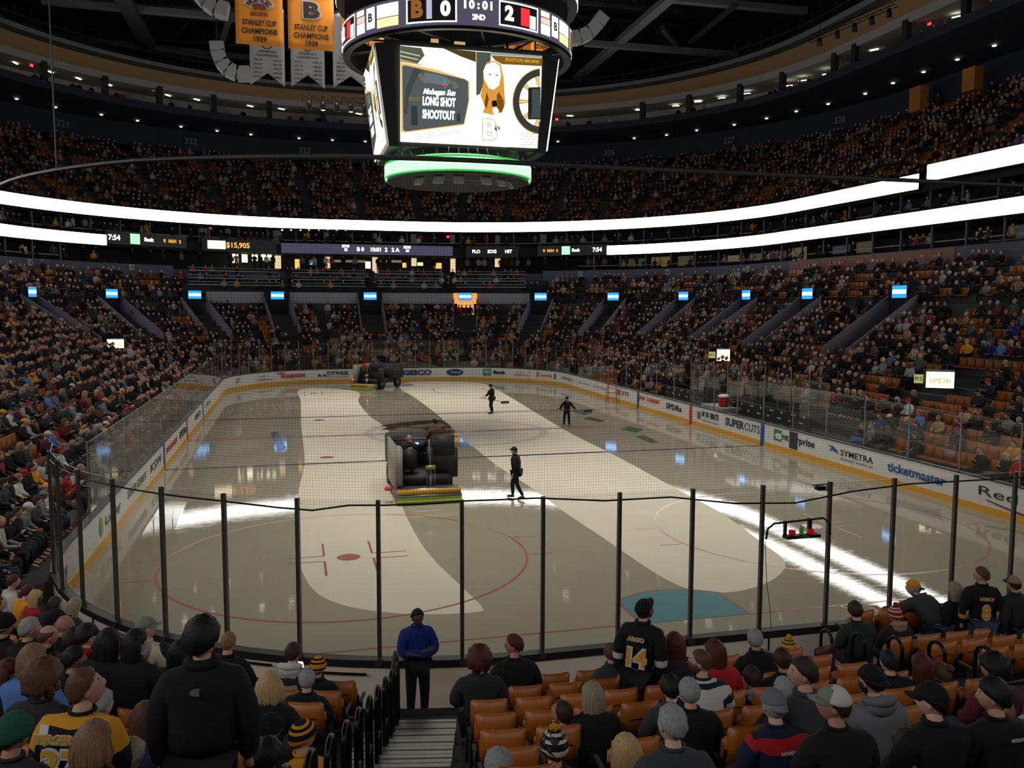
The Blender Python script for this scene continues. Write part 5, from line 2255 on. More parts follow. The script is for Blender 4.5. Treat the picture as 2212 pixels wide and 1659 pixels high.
def place_fg(px, py, w, o, lab, idx):
    o = dict(o)
    hw = o.pop('hw', .19)
    tt = o.pop('t', None)
    o.pop('hide', None)
    o.pop('dz', None)
    key = o.pop('key', SIT)
    if tt:
        P = _C+ray(px, py)*tt
        base = Z(max(.5, dist(P[0], P[1])+.15))
    else:
        k, P, zz = pick_row(px, py, w, hw)
        base = row_z(k)
    n = outward(P[0], P[1])
    face = math.atan2(n.x, -n.y)
    sk = o.pop('skin', [0, 0, 2, 1][idx % 4])
    leg = ['jean', 'black', 'dark', 'jean'][idx % 4]
    o.setdefault('legs', leg)
    return person('person', lab, P, base, face, key, skin=sk, seed=idx+5, **o)


for i_, (px, py, w, o, lab) in enumerate(FG):
    place_fg(px, py, w, o, lab, i_)

# the tall person standing in black in front of the viewer
P = _C+ray(437, 1380)*5.25
bz = P[2]-1.80
person('person', 'tall person in a black fleece jacket standing in the left block', P, bz, -.05, ('stand', .03, 'down', None, 0., 1.45, False), hair=('full', 'black'), top='black', legs='black', yaw=-.35, collar=.035, scale=1.07,
       extra=back_text([('◖ ', .10, .05, .05)], M('ink_faint', srgb(120, 120, 122), .6)))
# steward with folded arms at the foot of the main stairs
P = Vector(ony(902, 1334, -.68))
person('person', 'steward in a blue shirt and black trousers standing with folded arms at the glass', P, .42, math.pi+.1, ('stand', 0., 'cross', None, 0., 1.12, True), skin=4, hair=('short', 'black'), top='royal', legs='black', collar=.018)
# number 14 jersey, standing
J14 = fn_bands({'body': [(-.42, -.36, 1), (-.34, -.30, 2)], 'sleeve': [(-.25, -.21, 1), (-.20, -.17, 2), (-.16, -.12, 1)]})
P = _C+ray(1392, 1318)*9.9
person('person', 'bearded person in a black cap and black hockey jersey with a gold number 14', P, P[2]-1.64, -.75, ('stand', .20, 'down', None, 0., 1.15, False), hair=('crop', 'dkbrown'), beard='dkbrown', hat=('cap', 'black', 'black', 'black'), top=('black', 'gold', 'white'), legs='black', pitch=-.5, yaw=-.2, jacket_fn=J14,
       extra=back_text([('ARGO', .03, .06, .2), ('14', -.17, .26, .24)], INKG, INKW))
# group standing at the glass on the right
P = _C+ray(1972, 1270)*13.6
person('person', 'person in a yellow cap and grey jacket leaning on the glass with a raised hand', P, P[2]-1.38, .35, ('stand', .75, 'up', None, 0., 1.2, True), hair=('short', 'silver'), hat=('capback', 'gold', 'gold', 'black'), top='charcoal', legs='jean', pitch=-.1, yaw=.5, scale=1.0)
P = _C+ray(2063, 1275)*13.4
person('person', 'person with long blond hair and a black coat standing at the glass', P, P[2]-1.64, .1, ('stand', .1, 'down', None, 0., 1.25, False), hair=('long', 'ash'), top='black', legs='black', yaw=.2)
P = _C+ray(2120, 1243)*13.0
person('person', 'person in a black and gold hockey jersey with the number 8 standing at the glass', P, P[2]-1.66, -.35, ('stand', .05, 'down', None, 0., 1.15, False), hair=('short', 'brown'), top=('black', 'gold', 'white'), legs='jean', yaw=1.1,
       jacket_fn=fn_bands({'body': [(-.42, -.37, 1), (-.35, -.31, 2)], 'sleeve': [(-.28, -.24, 1), (-.23, -.2, 2), (-.19, -.15, 1)]}), extra=back_text([('NEELY', .03, .06, .2), ('8', -.17, .27, .13)], INKG, INKW))
P = _C+ray(2189, 1262)*13.0
person('person', 'person in a dark coat standing at the glass at the right edge of the picture', P, P[2]-1.6, .1, ('stand', .1, 'down', None, 0., 1.3, False), hair=('short', 'dkbrown'), hat=('cap', 'ash', 'charcoal', 'charcoal'), top='dark', legs='black')


# ---------------------------------------------------------------- ice crew
def skates(root, J, s, jo):
    for sd in 'LR':
        t, a = Vector(J['toe'+sd]), Vector(J['an'+sd])
        mb = MB()
        d = (t-a)
        d.z = 0
        d.normalize()
        mb.box(((a+t)/2).xyz*1.0+Vector((0, 0, -.045-((a+t)/2).z+.02)), (.012, .26, .03), 0, Matrix.Rotation(math.atan2(-d.x, d.y), 3, 'Z'))
        mb.build('skate_blade', M('blade_steel', srgb(190, 195, 200), .2, .9), root)


def shovel(a, b, lab, blade=.5):
    a, b = Vector(a), Vector(b)
    root = thing('ice_shovel', lab, 'shovel', a)
    mb = MB()
    mb.tube([(0, 0, 0), b-a], .016, 6)
    mb.build('handle', M('wood_handle', srgb(90, 84, 76), .5), root)
    d = (b-a).normalized()
    mb = MB()
    mb.box(b-a+Vector((0, 0, .0)), (blade, .03, .14), 0, Matrix.Rotation(math.atan2(d.y, d.x)+.5, 3, 'Z'))
    mb.build('scoop', M('scoop_dark', srgb(50, 52, 56), .5), root)


def crew(pxf, pyf, pyh, key, face, lab, **k):
    f = onz(pxf, pyf, 0)
    # head height from the picture
    t = ((f-_C)@_fw)
    z = CZ+((_C+ray(pxf, pyh)*t)[2]-CZ)
    P = Vector((f[0], f[1], z))
    return person('person', lab, P, 0., face, key, top='black', legs='black', extra=skates, **k)


crew(1060, 893, 834, ('stand', .08, 'stick', 'skate', 0., 1.3, True), .9, 'ice crew member in black with a cap, shovelling near the far end', hair=('short', 'dkbrown'), hat=('cap', 'black', 'black', 'black'), yaw=.3)
crew(1224, 920, 861, ('stand', .08, 'stick', 'skate', 0., 1.3, True), math.pi-.35, 'ice crew member in black facing the viewer, on the right half of the ice', hair=('short', 'black'), hat=('beanie', 'black', 'black', 'black'))
crew(1110, 1077, 972, ('stand', .1, 'down', 'walk', 0., 1.35, True), 1.0, 'ice crew member in black with a cap, skating beside the near resurfacer', hair=('short', 'brown'), hat=('cap', 'black', 'black', 'black'), yaw=.2, pitch=-.2)
a = ony(1037, 852, 37.5)
b = ony(1090, 862, 37.0)
shovel((a[0], a[1], .95), (b[0], 36.9, .7), 'long ice scraper held across by the far crew member')
a = onz(1205, 886, .9)
shovel((a[0]-.1, a[1], .95), (a[0]+1.6, a[1]-.3, .85), 'long ice scraper held across by the crew member on the right')

# ---------------------------------------------------------------- ice resurfacers
ZBK = M('machine_black', srgb(20, 20, 22), .6)
ZWH = M('machine_grey', srgb(140, 138, 130), .5)
ZYL = M('machine_yellow', srgb(206, 152, 44), .4)
ZGR = M('towel_lime', srgb(140, 156, 50), .9, bump=.4, bs=30)
ZST = M('machine_steel', srgb(120, 124, 126), .35, .7)
TYR = M('tyre_rubber', srgb(24, 24, 25), .8)


def rbox(name, c, size, mat, parent, bev=.04, rot=None):
    me = bpy.data.meshes.new(name)
    bm = bmesh.new()
    bmesh.ops.create_cube(bm, size=1)
    bmesh.ops.scale(bm, vec=size, verts=bm.verts)
    bmesh.ops.bevel(bm, geom=bm.edges[:], offset=bev, segments=3, affect='EDGES')
    if rot is not None:
        bmesh.ops.rotate(bm, verts=bm.verts, matrix=rot)
    bmesh.ops.translate(bm, vec=c, verts=bm.verts)
    bm.to_mesh(me)
    bm.free()
    me.materials.append(mat)
    me.polygons.foreach_set('use_smooth', [True]*len(me.polygons))
    o = bpy.data.objects.new(name, me)
    COL.objects.link(o)
    o.parent = parent
    return o


def resurfacer(loc, rot, lab, far=False):
    """heading +y; conditioner (blade box) trails at the back"""
    r = thing('ice_resurfacer', lab, 'ice resurfacer', loc, rot)
    # chassis, snow tank in front, drivers' deck behind
    rbox('chassis', (0, 1.9, .62), (1.7, 3.3, .35), ZBK, r)
    rbox('snow_tank', (0, 2.75, 1.22), (1.95, 1.9, 1.0), ZBK, r, .03)
    rbox('tank_lid', (0, 2.75, 1.74), (1.9, 1.85, .05), ZBK, r, .02)
    rbox('side_panel', (-1.02, 1.0, 1.12), (.07, 2.3, 1.5), ZWH, r, .02)
    rbox('side_tank', (-.94, .12, 1.15), (.26, .5, 1.3), ZWH, r, .03)
    rbox('water_tank', (.62, .62, 1.15), (.98, .55, .98), ZBK, r, .015)
    rbox('equipment_box', (.62, .50, 1.75), (.72, .5, .66), ZBK, r, .015)
    rbox('dashboard', (-.1, 1.55, 1.55), (1.3, .2, .35), ZBK, r, .04)
    for k, (x, z) in enumerate(((-.38, 1.78), (-.12, 1.68))):
        mb = MB()
        mb.box((x, 1.42, z), (.16, .03, .12))
        sc_ = mb.build('control_screen', ZBK, r)
        mb = MB()
        mb.box((x, 1.40, z), (.12, .01, .08))
        mb.build('display', EM('display_cyan', (.35, .75, 1), 1.3), sc_)
    rbox('seat', (-.52, .65, 1.02), (.5, .5, .14), ZBK, r, .05)
    rbox('seat_back', (-.52, .38, 1.32), (.5, .14, .72), ZBK, r, .06)
    mb = MB()
    for k in range(10):
        mb.box((0, .12+.055*k-.28, .42), (1.7, .03, .03))
    mb.build('deck_grate', ZST, r)
    rbox('conditioner', (0, -.15, .30), (2.15, .5, .30), ZST, r, .03)
    rbox('yellow_bar', (0, -.42, .38), (2.1, .06, .16), ZYL, r, .02)
    rbox('steel_edge', (0, -.43, .22), (2.2, .05, .12), ZST, r, .015)
    mb = MB()
    mb.box((0, -.60, .07), (2.15, .22, .10))
    mb.box((0, -.50, .13), (2.15, .06, .12))
    mb.build('spreading_towel', ZGR, r)
    mb = MB()
    mb.tube([(.12, -.05, .3), (.12, .05, 1.05)], .07, 10)
    mb.tube([(.12, .05, 1.05), (.10, .12, 2.0)], .035, 8)
    mb.tube([(.0, -.1, .3), (.0, .0, 1.1)], .015, 6)
    mb.tube([(.26, -.1, .3), (.26, .0, 1.1)], .015, 6)
    mb.build('auger_column', ZST, r, smooth=True)
    rbox('auger_bracket', (.12, 0, 1.08), (.34, .12, .15), M('brass', srgb(150, 138, 96), .4, .5), r, .02)
    for s in (-1, 1):
        for y in (.9, 3.0):
            mb = MB()
            mb.lathe([(.16, -.12), (.36, -.13), (.40, -.09), (.40, .09), (.36, .13), (.16, .12)], n=24)
            mb.v = [(v[2]+s*.84, v[0]+y, v[1]+.40) for v in mb.v]
            w = mb.build('wheel', TYR, r, smooth=True)
            mb = MB()
            mb.lathe([(.001, -.07), (.17, -.08), (.17, .08), (.001, .07)], n=20)
            mb.v = [(v[2]+s*.86, v[0]+y, v[1]+.40) for v in mb.v]
            mb.build('hub', ZST, w, smooth=True)
    mb = MB()
    mb.lathe([(.001, 0), (.13, .0), (.14, .03), (.10, .1), (.001, .12)], n=16)
    mb.v = [(v[0]-1.28, v[1]-.1, v[2]+.42) for v in mb.v]
    mb.build('edge_brush_cover', M('cover_red', srgb(190, 24, 40), .4), r, smooth=True)
    mb = MB()
    mb.tube([(-1.1, .2, .45), (-1.28, -.1, .42)], .03, 6)
    mb.build('edge_arm', ZST, r)
    if far:
        for s in (-.8, .5):
            mb = MB()
            mb.ell((s, -.47, .78), (.06, .04, .05), 10, 6)
            mb.build('tail_lamp', EM('tail_red', (1, .08, .04), 4), r)
    return r


a, b = onz(858, 1092, 0), onz(1000, 1088, 0)
mid = (a+b)/2
rz = math.atan2(b[1]-a[1], b[0]-a[0])
ZN = resurfacer((mid[0], mid[1]+.7, 0), rz*.3+.04, 'black ice resurfacer seen from behind with a lime towel and two riders')
P = ZN.matrix_world
zl = ZN.location
person('person', 'bald driver in black seated on the near ice resurfacer', (zl[0]-.50, zl[1]+.62, 1.98), .66, .05, ('sit', .05, 'drive', None, 0., 1.1, True), hair=None, skin=1, top='black', legs='black', yaw=-.4, scale=1.05,
       extra=back_text([('JBK', .02, .07, .16)], INKW))
person('person', 'rider in a dark cap standing behind the box of the near ice resurfacer', (zl[0]+.42, zl[1]+1.05, 2.42), .8, .3, ('sit', .05, 'lap', None, 0., 1.1, False), hair=('short', 'dkbrown'), hat=('cap', 'black', 'black', 'black'), top='brown', legs='black', yaw=.9, scale=1.02)
a = onz(820, 843, 0)
a = onz(801, 843, 0)
ZF = resurfacer((a[0]-.35, a[1]+.6, 0), -.72, 'black ice resurfacer near the far end, seen from the side with red tail lamps', True)
zl = ZF.location
person('person', 'driver in dark clothes on the far ice resurfacer', (zl[0]+.05, zl[1]+.8, 2.0), .66, -.8, ('sit', .05, 'drive', None, 0., 1.1, False), hair=('short', 'dkbrown'), top='red', legs='black', scale=1.0)
person('person', 'second rider on the far ice resurfacer', (zl[0]+1.0, zl[1]+.35, 2.2), .66, -.8, ('sit', .05, 'drive', None, 0., 1.1, False), hair=('short', 'dkbrown'), hat=('cap', 'black', 'black', 'black'), top='black', legs='black', scale=1.0)

# ---------------------------------------------------------------- stadium seats
SEATM = M('seat_orange', srgb(176, 98, 28), .35, var=.06, bs=4)
SEATD = M('seat_dark', srgb(60, 56, 50), .5)
SEATF = M('seat_frame', srgb(40, 40, 42), .5, .4)


def seat_meshes():
    out = {}
    # back: rounded slab, leaning back a little
    def slab(w, h, t, bev, seg=3):
        me = bpy.data.meshes.new('s')
        bm = bmesh.new()
        bmesh.ops.create_cube(bm, size=1)
        bmesh.ops.scale(bm, vec=(w, t, h), verts=bm.verts)
        bmesh.ops.subdivide_edges(bm, edges=[e for e in bm.edges if abs(e.verts[0].co.x-e.verts[1].co.x) > .1], cuts=4, use_grid_fill=True)
        for v in bm.verts:
            v.co.y -= .09*(v.co.x/w*2)**2*-.35
        sharp = [e for e in bm.edges if len(e.link_faces) == 2 and e.calc_face_angle(0) > .8]
        bmesh.ops.bevel(bm, geom=sharp, offset=bev, segments=seg, affect='EDGES')
        bm.to_mesh(me)
        bm.free()
        me.polygons.foreach_set('use_smooth', [True]*len(me.polygons))
        return me
    out['back'] = slab(.405, .44, .045, .022)
    out['back'].materials.append(SEATM)
    out['cushion'] = slab(.40, .40, .055, .022)
    out['cushion'].materials.append(SEATM)
    mb = MB()
    for s in (-1, 1):
        mb.box((s*.235, .06, .28), (.03, .10, .56))
        mb.box((s*.235, .12, .56), (.035, .30, .03))
        mb.tube([(s*.235, .0, .40), (s*.235, -.1, .7)], .016, 6)
    mb.box((0, .06, .30), (.48, .04, .04))
    o = mb.build('x', SEATF)
    out['frame'] = o.data
    bpy.data.objects.remove(o)
    mb = MB()
    mb.tube([(-.14, 0, 0), (-.12, 0, .012), (.12, 0, .012), (.14, 0, 0)], .006, 5)
    o = mb.build('y', SEATD)
    out['slot'] = o.data
    bpy.data.objects.remove(o)
    return out


SM = seat_meshes()


def seat(x, y, z, nx, ny, lab, group, down=False, rt=True):
    rot = math.atan2(nx, -ny)      # local +y looks to the ice
    root = thing('stadium_seat', lab, 'seat', (x, y, z), rot, group)

    def put(name, me, loc, rx):
        o = bpy.data.objects.new(name, me)
        COL.objects.link(o)
        o.parent = root
        o.location = loc
        o.rotation_euler = (rx, 0, 0)
        return o
    bk = put('backrest', SM['back'], (0, -.06, .66), .16)
    put('cushion', SM['cushion'], (0, .04, .54) if not down else (0, .16, .44), .12 if not down else -1.5)
    put('frame', SM['frame'], (0, 0, 0), 0)
    if rt:
        o = bpy.data.objects.new('grip_slot', SM['slot'])
        COL.objects.link(o)
        o.parent = bk
        o.location = (0, -.034, .04)
    return root


SEATPOS = []      # every near seat place in view: (x, y, k, nx, ny, group letter, index)


def in_view(P, m=60):
    a = proj(P)
    return a[2] > .5 and -m < a[0] < 2212+m and -m < a[1] < 1659+m


for k in range(-1, 7):
    d = row_d(k)
    for g in 'ABC':
        n = 0
        if g == 'A':      # between the two aisles
            s = A_L0*(RR+d)-.28
            while -RX-s < -1.15:
                n += 1
                SEATPOS.append((*near_pt(s, d), k, g, n))
                s -= .49
        elif g == 'B':    # right of the second aisle
            s = -(RX+.48)
            while n < 22:
                n += 1
                SEATPOS.append((*near_pt(s, d), k, g, n))
                s -= .49
        else:             # left of the main aisle
            s = A_L1*(RR+d)+.28
            while s/(RR+d) < math.radians(49):
                n += 1
                SEATPOS.append((*near_pt(s, d), k, g, n))
                s += .49
GN = {'A': 'middle block', 'B': 'right block', 'C': 'left block'}
GO = {'A': 'main stairs', 'B': 'second stairs', 'C': 'main stairs'}
cand = []
for x, y, nx, ny, k, g, n in SEATPOS:
    if k == -1 and g != 'B' or (k == 6 and (g == 'C' or (g == 'A' and n > 3))) or (k == 5 and g == 'A' and n > 5 and n % 4):
        continue
    z = row_z(k)
    if in_view((x, y, z+.8), 25):
        cand.append(((proj((x, y, z+.8))[2]), x, y, nx, ny, k, g, n))
cand.sort()
LOW = [(px, py, w) for px, py, w, o, lab in FG if py > 1480]


def behind_someone(x, y, z):
    a = proj((x, y, z+.85))
    return any(abs(a[0]-px) < 1.15*w and py+.9*w < a[1] < py+3.6*w for px, py, w in LOW)


cand = [c for c in cand if not behind_someone(c[1], c[2], row_z(c[5]))]
cand = cand[:290]
NEARSEATS = 0
for dep, x, y, nx, ny, k, g, n in cand:
    seat(x, y, row_z(k) if k >= 0 else .9, nx, ny, 'orange folding seat, %s from the %s in row %s of the %s' % (ordn(n), GO[g], ORD[k+1], GN[g]), 'orange seats of the near stand, %s' % GN[g], rt=dep < 12)
    NEARSEATS += 1

# ---------------------------------------------------------------- aisle stairs, rails
ALU = M('tread_metal', srgb(150, 150, 146), .35, .5, var=.2, bs=8)
RIS = M('riser_dark', srgb(34, 36, 34), .7)


def aisle(name, a_fn, w, lab, k0=-2):
    """a_fn(d) -> (x, y, nx, ny) centre of the aisle"""
    mb = MB()
    d = 1.36
    z = .30
    steps = []
    for k in range(-1, 11):
        fr = row_d(k)-.62
        zp = Z(row_d(k))
        rise = (Z(row_d(k+1))-zp)/2
        for st, (d, zt) in enumerate(((fr, zp+.015), (fr+.43, zp+rise+.015))):
            if k == -1 and st == 0:
                continue
            for j in range(4):     # four metal slats make one tread
                xx, yy, nx, ny = a_fn(d+.06+j*.1)
                tx, ty = -ny, nx
                h = w/2
                vs = []
                for q in (-1, 1):
                    for e in (-.036, .036):
                        for zz in (zt-.02, zt+.012):
                            vs.append((xx+tx*q*h+nx*e, yy+ty*q*h+ny*e, zz))
                mb.add(vs, [(0, 1, 3, 2), (4, 6, 7, 5), (0, 4, 5, 1), (2, 3, 7, 6), (0, 2, 6, 4), (1, 5, 7, 3)], 0)
            xx, yy, nx, ny = a_fn(d+.012)
            tx, ty = -ny, nx
            vs = [(xx+tx*q*w/2, yy+ty*q*w/2, zz) for q in (-1, 1) for zz in (zt-.25, zt-.015)]
            mb.add(vs, [(0, 1, 3, 2)], 1)
    return struct(mb.build(name, [ALU, RIS]), lab)


am = (A_L0+A_L1)/2


def main_aisle(d):
    return near_pt(am*(RR+d), d)


def second_aisle(d):
    return near_pt(-(RX-.42), d)


aisle('floor_aisle_stairs', main_aisle, 1.15, 'metal stairs of the main aisle')
aisle('floor_aisle_stairs', second_aisle, 1.1, 'metal stairs of the second aisle')
for s_, f in ((-1, main_aisle), (1, main_aisle)):
    mb = MB()
    P = []
    for d in np.arange(1.4, 12, .5):
        x, y, nx, ny = f(d)
        P.append((x-ny*s_*.62, y+nx*s_*.62, Z(d)+.05))
    mb.tube(P, .05, 4)
    struct(mb.build('trim_aisle_edge', SEATF), 'dark metal side rail of the main stairs')
RAILM = M('rail_black', srgb(26, 27, 28), .3, .6)
for nm, f, offx, dd0, n_, w_ in (('main', main_aisle, -.22, 1.55, 14, .30), ('second', second_aisle, 0, 1.7, 12, .27)):
    for k in range(n_):
        d = dd0+k*.74
        x, y, nx, ny = f(d)
        x += -ny*offx
        y += nx*offx
        z = Z(d)
        if not in_view((x, y, z+1), 60):
            continue
        rot = math.atan2(nx, -ny)
        root = thing('aisle_handrail', 'black looped handrail on the %s stairs, %s up from the glass' % (nm, ordn(k+1)), 'handrail', (x, y, z), rot, 'looped handrails of the %s stairs' % nm)
        mb = MB()
        top = 1.0
        n = 10
        P = [(0, -w_/2, -.2), (0, -w_/2, top-w_/2)]+[(0, -w_/2*math.cos(math.pi*j/n), top-w_/2+w_/2*math.sin(math.pi*j/n)) for j in range(1, n)]+[(0, w_/2, top-w_/2), (0, w_/2, .45 if nm == 'second' else -.2)]
        mb.tube(P, .024, 8)
        mb.build('hoop', RAILM, root, smooth=True)
        mb = MB()
        mb.tube([(0, -w_/2, .45), (0, w_/2, .45)], .018, 6)
        mb.build('crossbar', RAILM, root)
# short barred gate rail at the foot of the main stairs, beside the left block
x, y, nx, ny = near_pt(A_L1*(RR+1.4)-.25, 1.4)
root = thing('stair_guard', 'black barred guard rail at the foot of the main stairs', 'railing', (x, y, .35), math.atan2(nx, -ny))
mb = MB()
mb.tube([(0, .55, 0), (0, .55, 1.12), (0, .45, 1.2), (0, -.4, .8), (0, -.5, .65), (0, -.5, 0)], .03, 8)
mb.build('rail', RAILM, root, smooth=True)
for j in range(4):
    mb = MB()
    mb.tube([(0, .36-j*.2, 0), (0, .36-j*.2, 1.13-j*.09)], .012, 6)
    mb.build('bar', RAILM, root)

# ---------------------------------------------------------------- far crowd
def surf_hit(px, py, h):
    """where the picture ray meets the sloping lower stand raised by h"""
    d_ = ray(px, py)
    t = 14.
    while t < 110:
        P = _C+d_*t
        d = dist(P[0], P[1])
        if d > .5 and P[2]-Z2(d)-h < 0:
            return P, d
        t += .03
    return None, None


# entrances to the stand: picture column of each lit screen
VOM = []
for px, lit in ((63, 0), (237, 0), (418, 0), (598, 0), (799, 0), (1005, 1), (1169, 0), (1327, 0), (1480, 0), (1617, 0), (1750, 0), (1950, 0)):
    b = ring_at_px(px, 13.5)
    VOM.append((px, b[0], b[1], lit))
AISLES_UP = [(ring_at_px(px, 25.)[0], ring_at_px(px, 25.)[1]) for px in (60, 180, 330, 470, 560, 660, 780, 900, 1000, 1100, 1210, 1310, 1400, 1500, 1600, 1720, 1850, 2000, 2140)]
AISLES_LO = [(v[1], v[2]) for v in VOM]
for px in (690, 900, 1090, 1245, 1400, 1560, 1690, 1850, 2080, 330, 510, 150):
    b = ring_at_px(px, 13.5)
    AISLES_LO.append((b[0], b[1]))


def off_aisle(x, y, lst, w):
    for p, n in lst:
        v = Vector((x-p.x, y-p.y, 0))
        a = v.dot(n)
        if abs(a) < 18 and (v-n*a).length < w*(1+.0*a):
            return False
    return True


CLUB0, CLUB1 = samp(1165, 14.2), samp(408, 14.2)
SIGNS = [(2030, 822, 1.6), (1560, 768, 1.2), (250, 742, 1.2)]
SIGP = []
for px, py, wd in SIGNS:
    P, d = surf_hit(px, py, .9)
    SIGP.append((Vector(P), wd))


def blocked(x, y, d, i, lower):
    if lower:
        for px, p, n, lit in VOM:
            v = Vector((x-p.x, y-p.y, 0))
            a = v.dot(n)
            if -4.6 < a < .4 and (v-n*a).length < 1.25:
                return True
        if d > 13.9 and CLUB0 < i < CLUB1:
            return True
        for p, wd in SIGP:
            if math.hypot(x-p.x, y-p.y) < wd+.6:
                return True
        return not off_aisle(x, y, AISLES_LO, .5)
    return not off_aisle(x, y, AISLES_UP, .55)


CW = [('black', 36), ('dark', 16), ('navy', 9), ('charcoal', 9), ('grey', 7), ('white', 6), ('red', 4), ('gold', 5), ('maroon', 3), ('brown', 3), ('teal', 2), ('blue', 2), ('tan', 2), ('lgrey', 3), ('royal', 1), ('pink', 1), ('green', 1)]
_names = [a for a, n in CW for _ in range(n)]
_hair = ['black', 'dkbrown', 'dkbrown', 'brown', 'brown', 'lbrown', 'blond', 'silver', 'auburn', 'ash']
crng = random.Random(11)
slots = []     # (depth, x, y, z, nx, ny, level, row, occupied, i)
for k, d in enumerate(ROWS[:-0 or None]):
    z = Z2(d)
    if d > 17:
        continue
    for x, y, nx, ny, i in offset_walk(d, .52, 27, 136, crng.random()*.5):
        if x > 0 and d < 3.4 and 17.5 < y < 37.5:
            continue
        if not in_view((x, y, z+1), 260) or blocked(x, y, d, i, True):
            continue
        dep = proj((x, y, z+1))[2]
        # clusters of empty places on the bench side, as in the photograph
        e = .20+.35*(math.sin(x*.9+1)*math.sin(y*.55+d*.4) > .45)+(.25 if (x > 14 and 8 < y < 26 and d < 9) else 0)
        slots.append((dep, x, y, z, nx, ny, 0, k, crng.random() > e, i))
for k, d in enumerate(UROWS):
    z = zu(d)
    for x, y, nx, ny, i in offset_walk(d, .52, 27, 126, crng.random()*.5):
        if not in_view((x, y, z+1), 200) or blocked(x, y, d, i, False):
            continue
        dep = proj((x, y, z+1))[2]
        e = .28+.4*(math.sin(x*.35+2)*math.sin(y*.3+d*.9) > .3)
        slots.append((dep, x, y, z, nx, ny, 1, k, crng.random() > e, i))
slots.sort(key=lambda s: s[0])
inframe = [s for s in slots if s[8] and in_view((s[1], s[2], s[3]+1), -4)]
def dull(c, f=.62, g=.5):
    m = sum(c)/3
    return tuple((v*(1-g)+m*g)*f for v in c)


NPERS = len([o for o in bpy.data.objects if o.name.startswith('person') and o.parent is None])
indiv = inframe[:max(0, 298-NPERS)]
ind_ids = set(id(s) for s in indiv)

# shared individual spectators -----------------------------------------
PROTO = []
for kk in (SIT, SITW, ('sit', .2, 'lap', None, 0., 1.0, False), ('sit', .05, 'phone', None, 0., 1., False)):
    J, body, jac, tro = pose_parts(kk)
    hc = Vector(J['head'])+Vector((0, .012, .055))
    for hk in ('short', 'long', 'cap'):
        mb = MB()
        head_mb(mb)
        xform(mb, Matrix.Identity(3), hc)
        mb.add(body[0], body[1], 0)
        ob = mb.build('body', [SKM[0], EYE, LIP], smooth=True)
        mb = MB()
        mb.add(*jac)
        oj = mb.build('jacket', [cm('black')], smooth=True)
        mb = MB()
        mb.add(*tro)
        ot = mb.build('trousers', [cm('jean')], smooth=True)
        mb = hair_mb('short' if hk == 'cap' else hk, crng)
        xform(mb, Matrix.Identity(3), hc)
        oh = mb.build('hair', [cm('brown', 'hair')], smooth=True)
        parts = [ob, oj, ot, oh]
        if hk == 'cap':
            mb = hat_mb('cap', crng)
            xform(mb, Matrix.Identity(3), hc)
            mb.m = [0]*len(mb.f)
            parts.append(mb.build('hat', [cm('black')], smooth=True))
        PROTO.append(parts)
cnt = {}
for s in indiv:
    dep, x, y, z, nx, ny, lv, k, oc, i = s
    side = 'left stand' if x < 0 else 'right stand'
    key = (side, k)
    cnt[key] = cnt.get(key, 0)+1
    c = crng.choice(_names)
    hc_ = crng.choice(_hair)
    cn = {'dark': 'dark grey', 'lgrey': 'light grey', 'charcoal': 'charcoal', 'royal': 'bright blue'}.get(c, c)
    parts = crng.choice(PROTO)
    root = thing('person', 'spectator in %s, %s, %s row, %s from the near corner' % (cn, side, ORD[k], ordn(cnt[key])), 'person', (x, y, z), math.atan2(nx, -ny)+crng.uniform(-.25, .25), 'spectators seated beside the boards in the %s' % side)
    sc_ = crng.uniform(.93, 1.05)
    root.scale = (sc_, sc_, sc_)
    for p in parts:
        o = p.copy()
        COL.objects.link(o)
        o.parent = root
        nm = p.name.split('.')[0]
        m = {'body': SKM[crng.choice((0, 0, 1, 2, 2, 3))], 'jacket': cm(c), 'trousers': cm(crng.choice(('jean', 'black', 'dark'))), 'hair': cm(hc_, 'hair'), 'hat': cm(crng.choice(('black', 'black', 'black', 'dark', 'navy', 'grey', 'white', 'gold', 'red')))}[nm]
        o.material_slots[0].link = 'OBJECT'
        o.material_slots[0].material = m
for parts in PROTO:
    for p in parts:
        bpy.data.objects.remove(p)


# the rest of the crowd as one object ------------------------------------
def attr_mat(name, rough):
    m = bpy.data.materials.new(name)
    m.use_nodes = True
    nt = m.node_tree
    b = nt.nodes['Principled BSDF']
    a = nt.nodes.new('ShaderNodeAttribute')
    a.attribute_name = 'tint'
    nt.links.new(a.outputs['Color'], b.inputs['Base Color'])
    b.inputs['Roughness'].default_value = rough
    b.inputs['Specular IOR Level'].default_value = .2
    return m


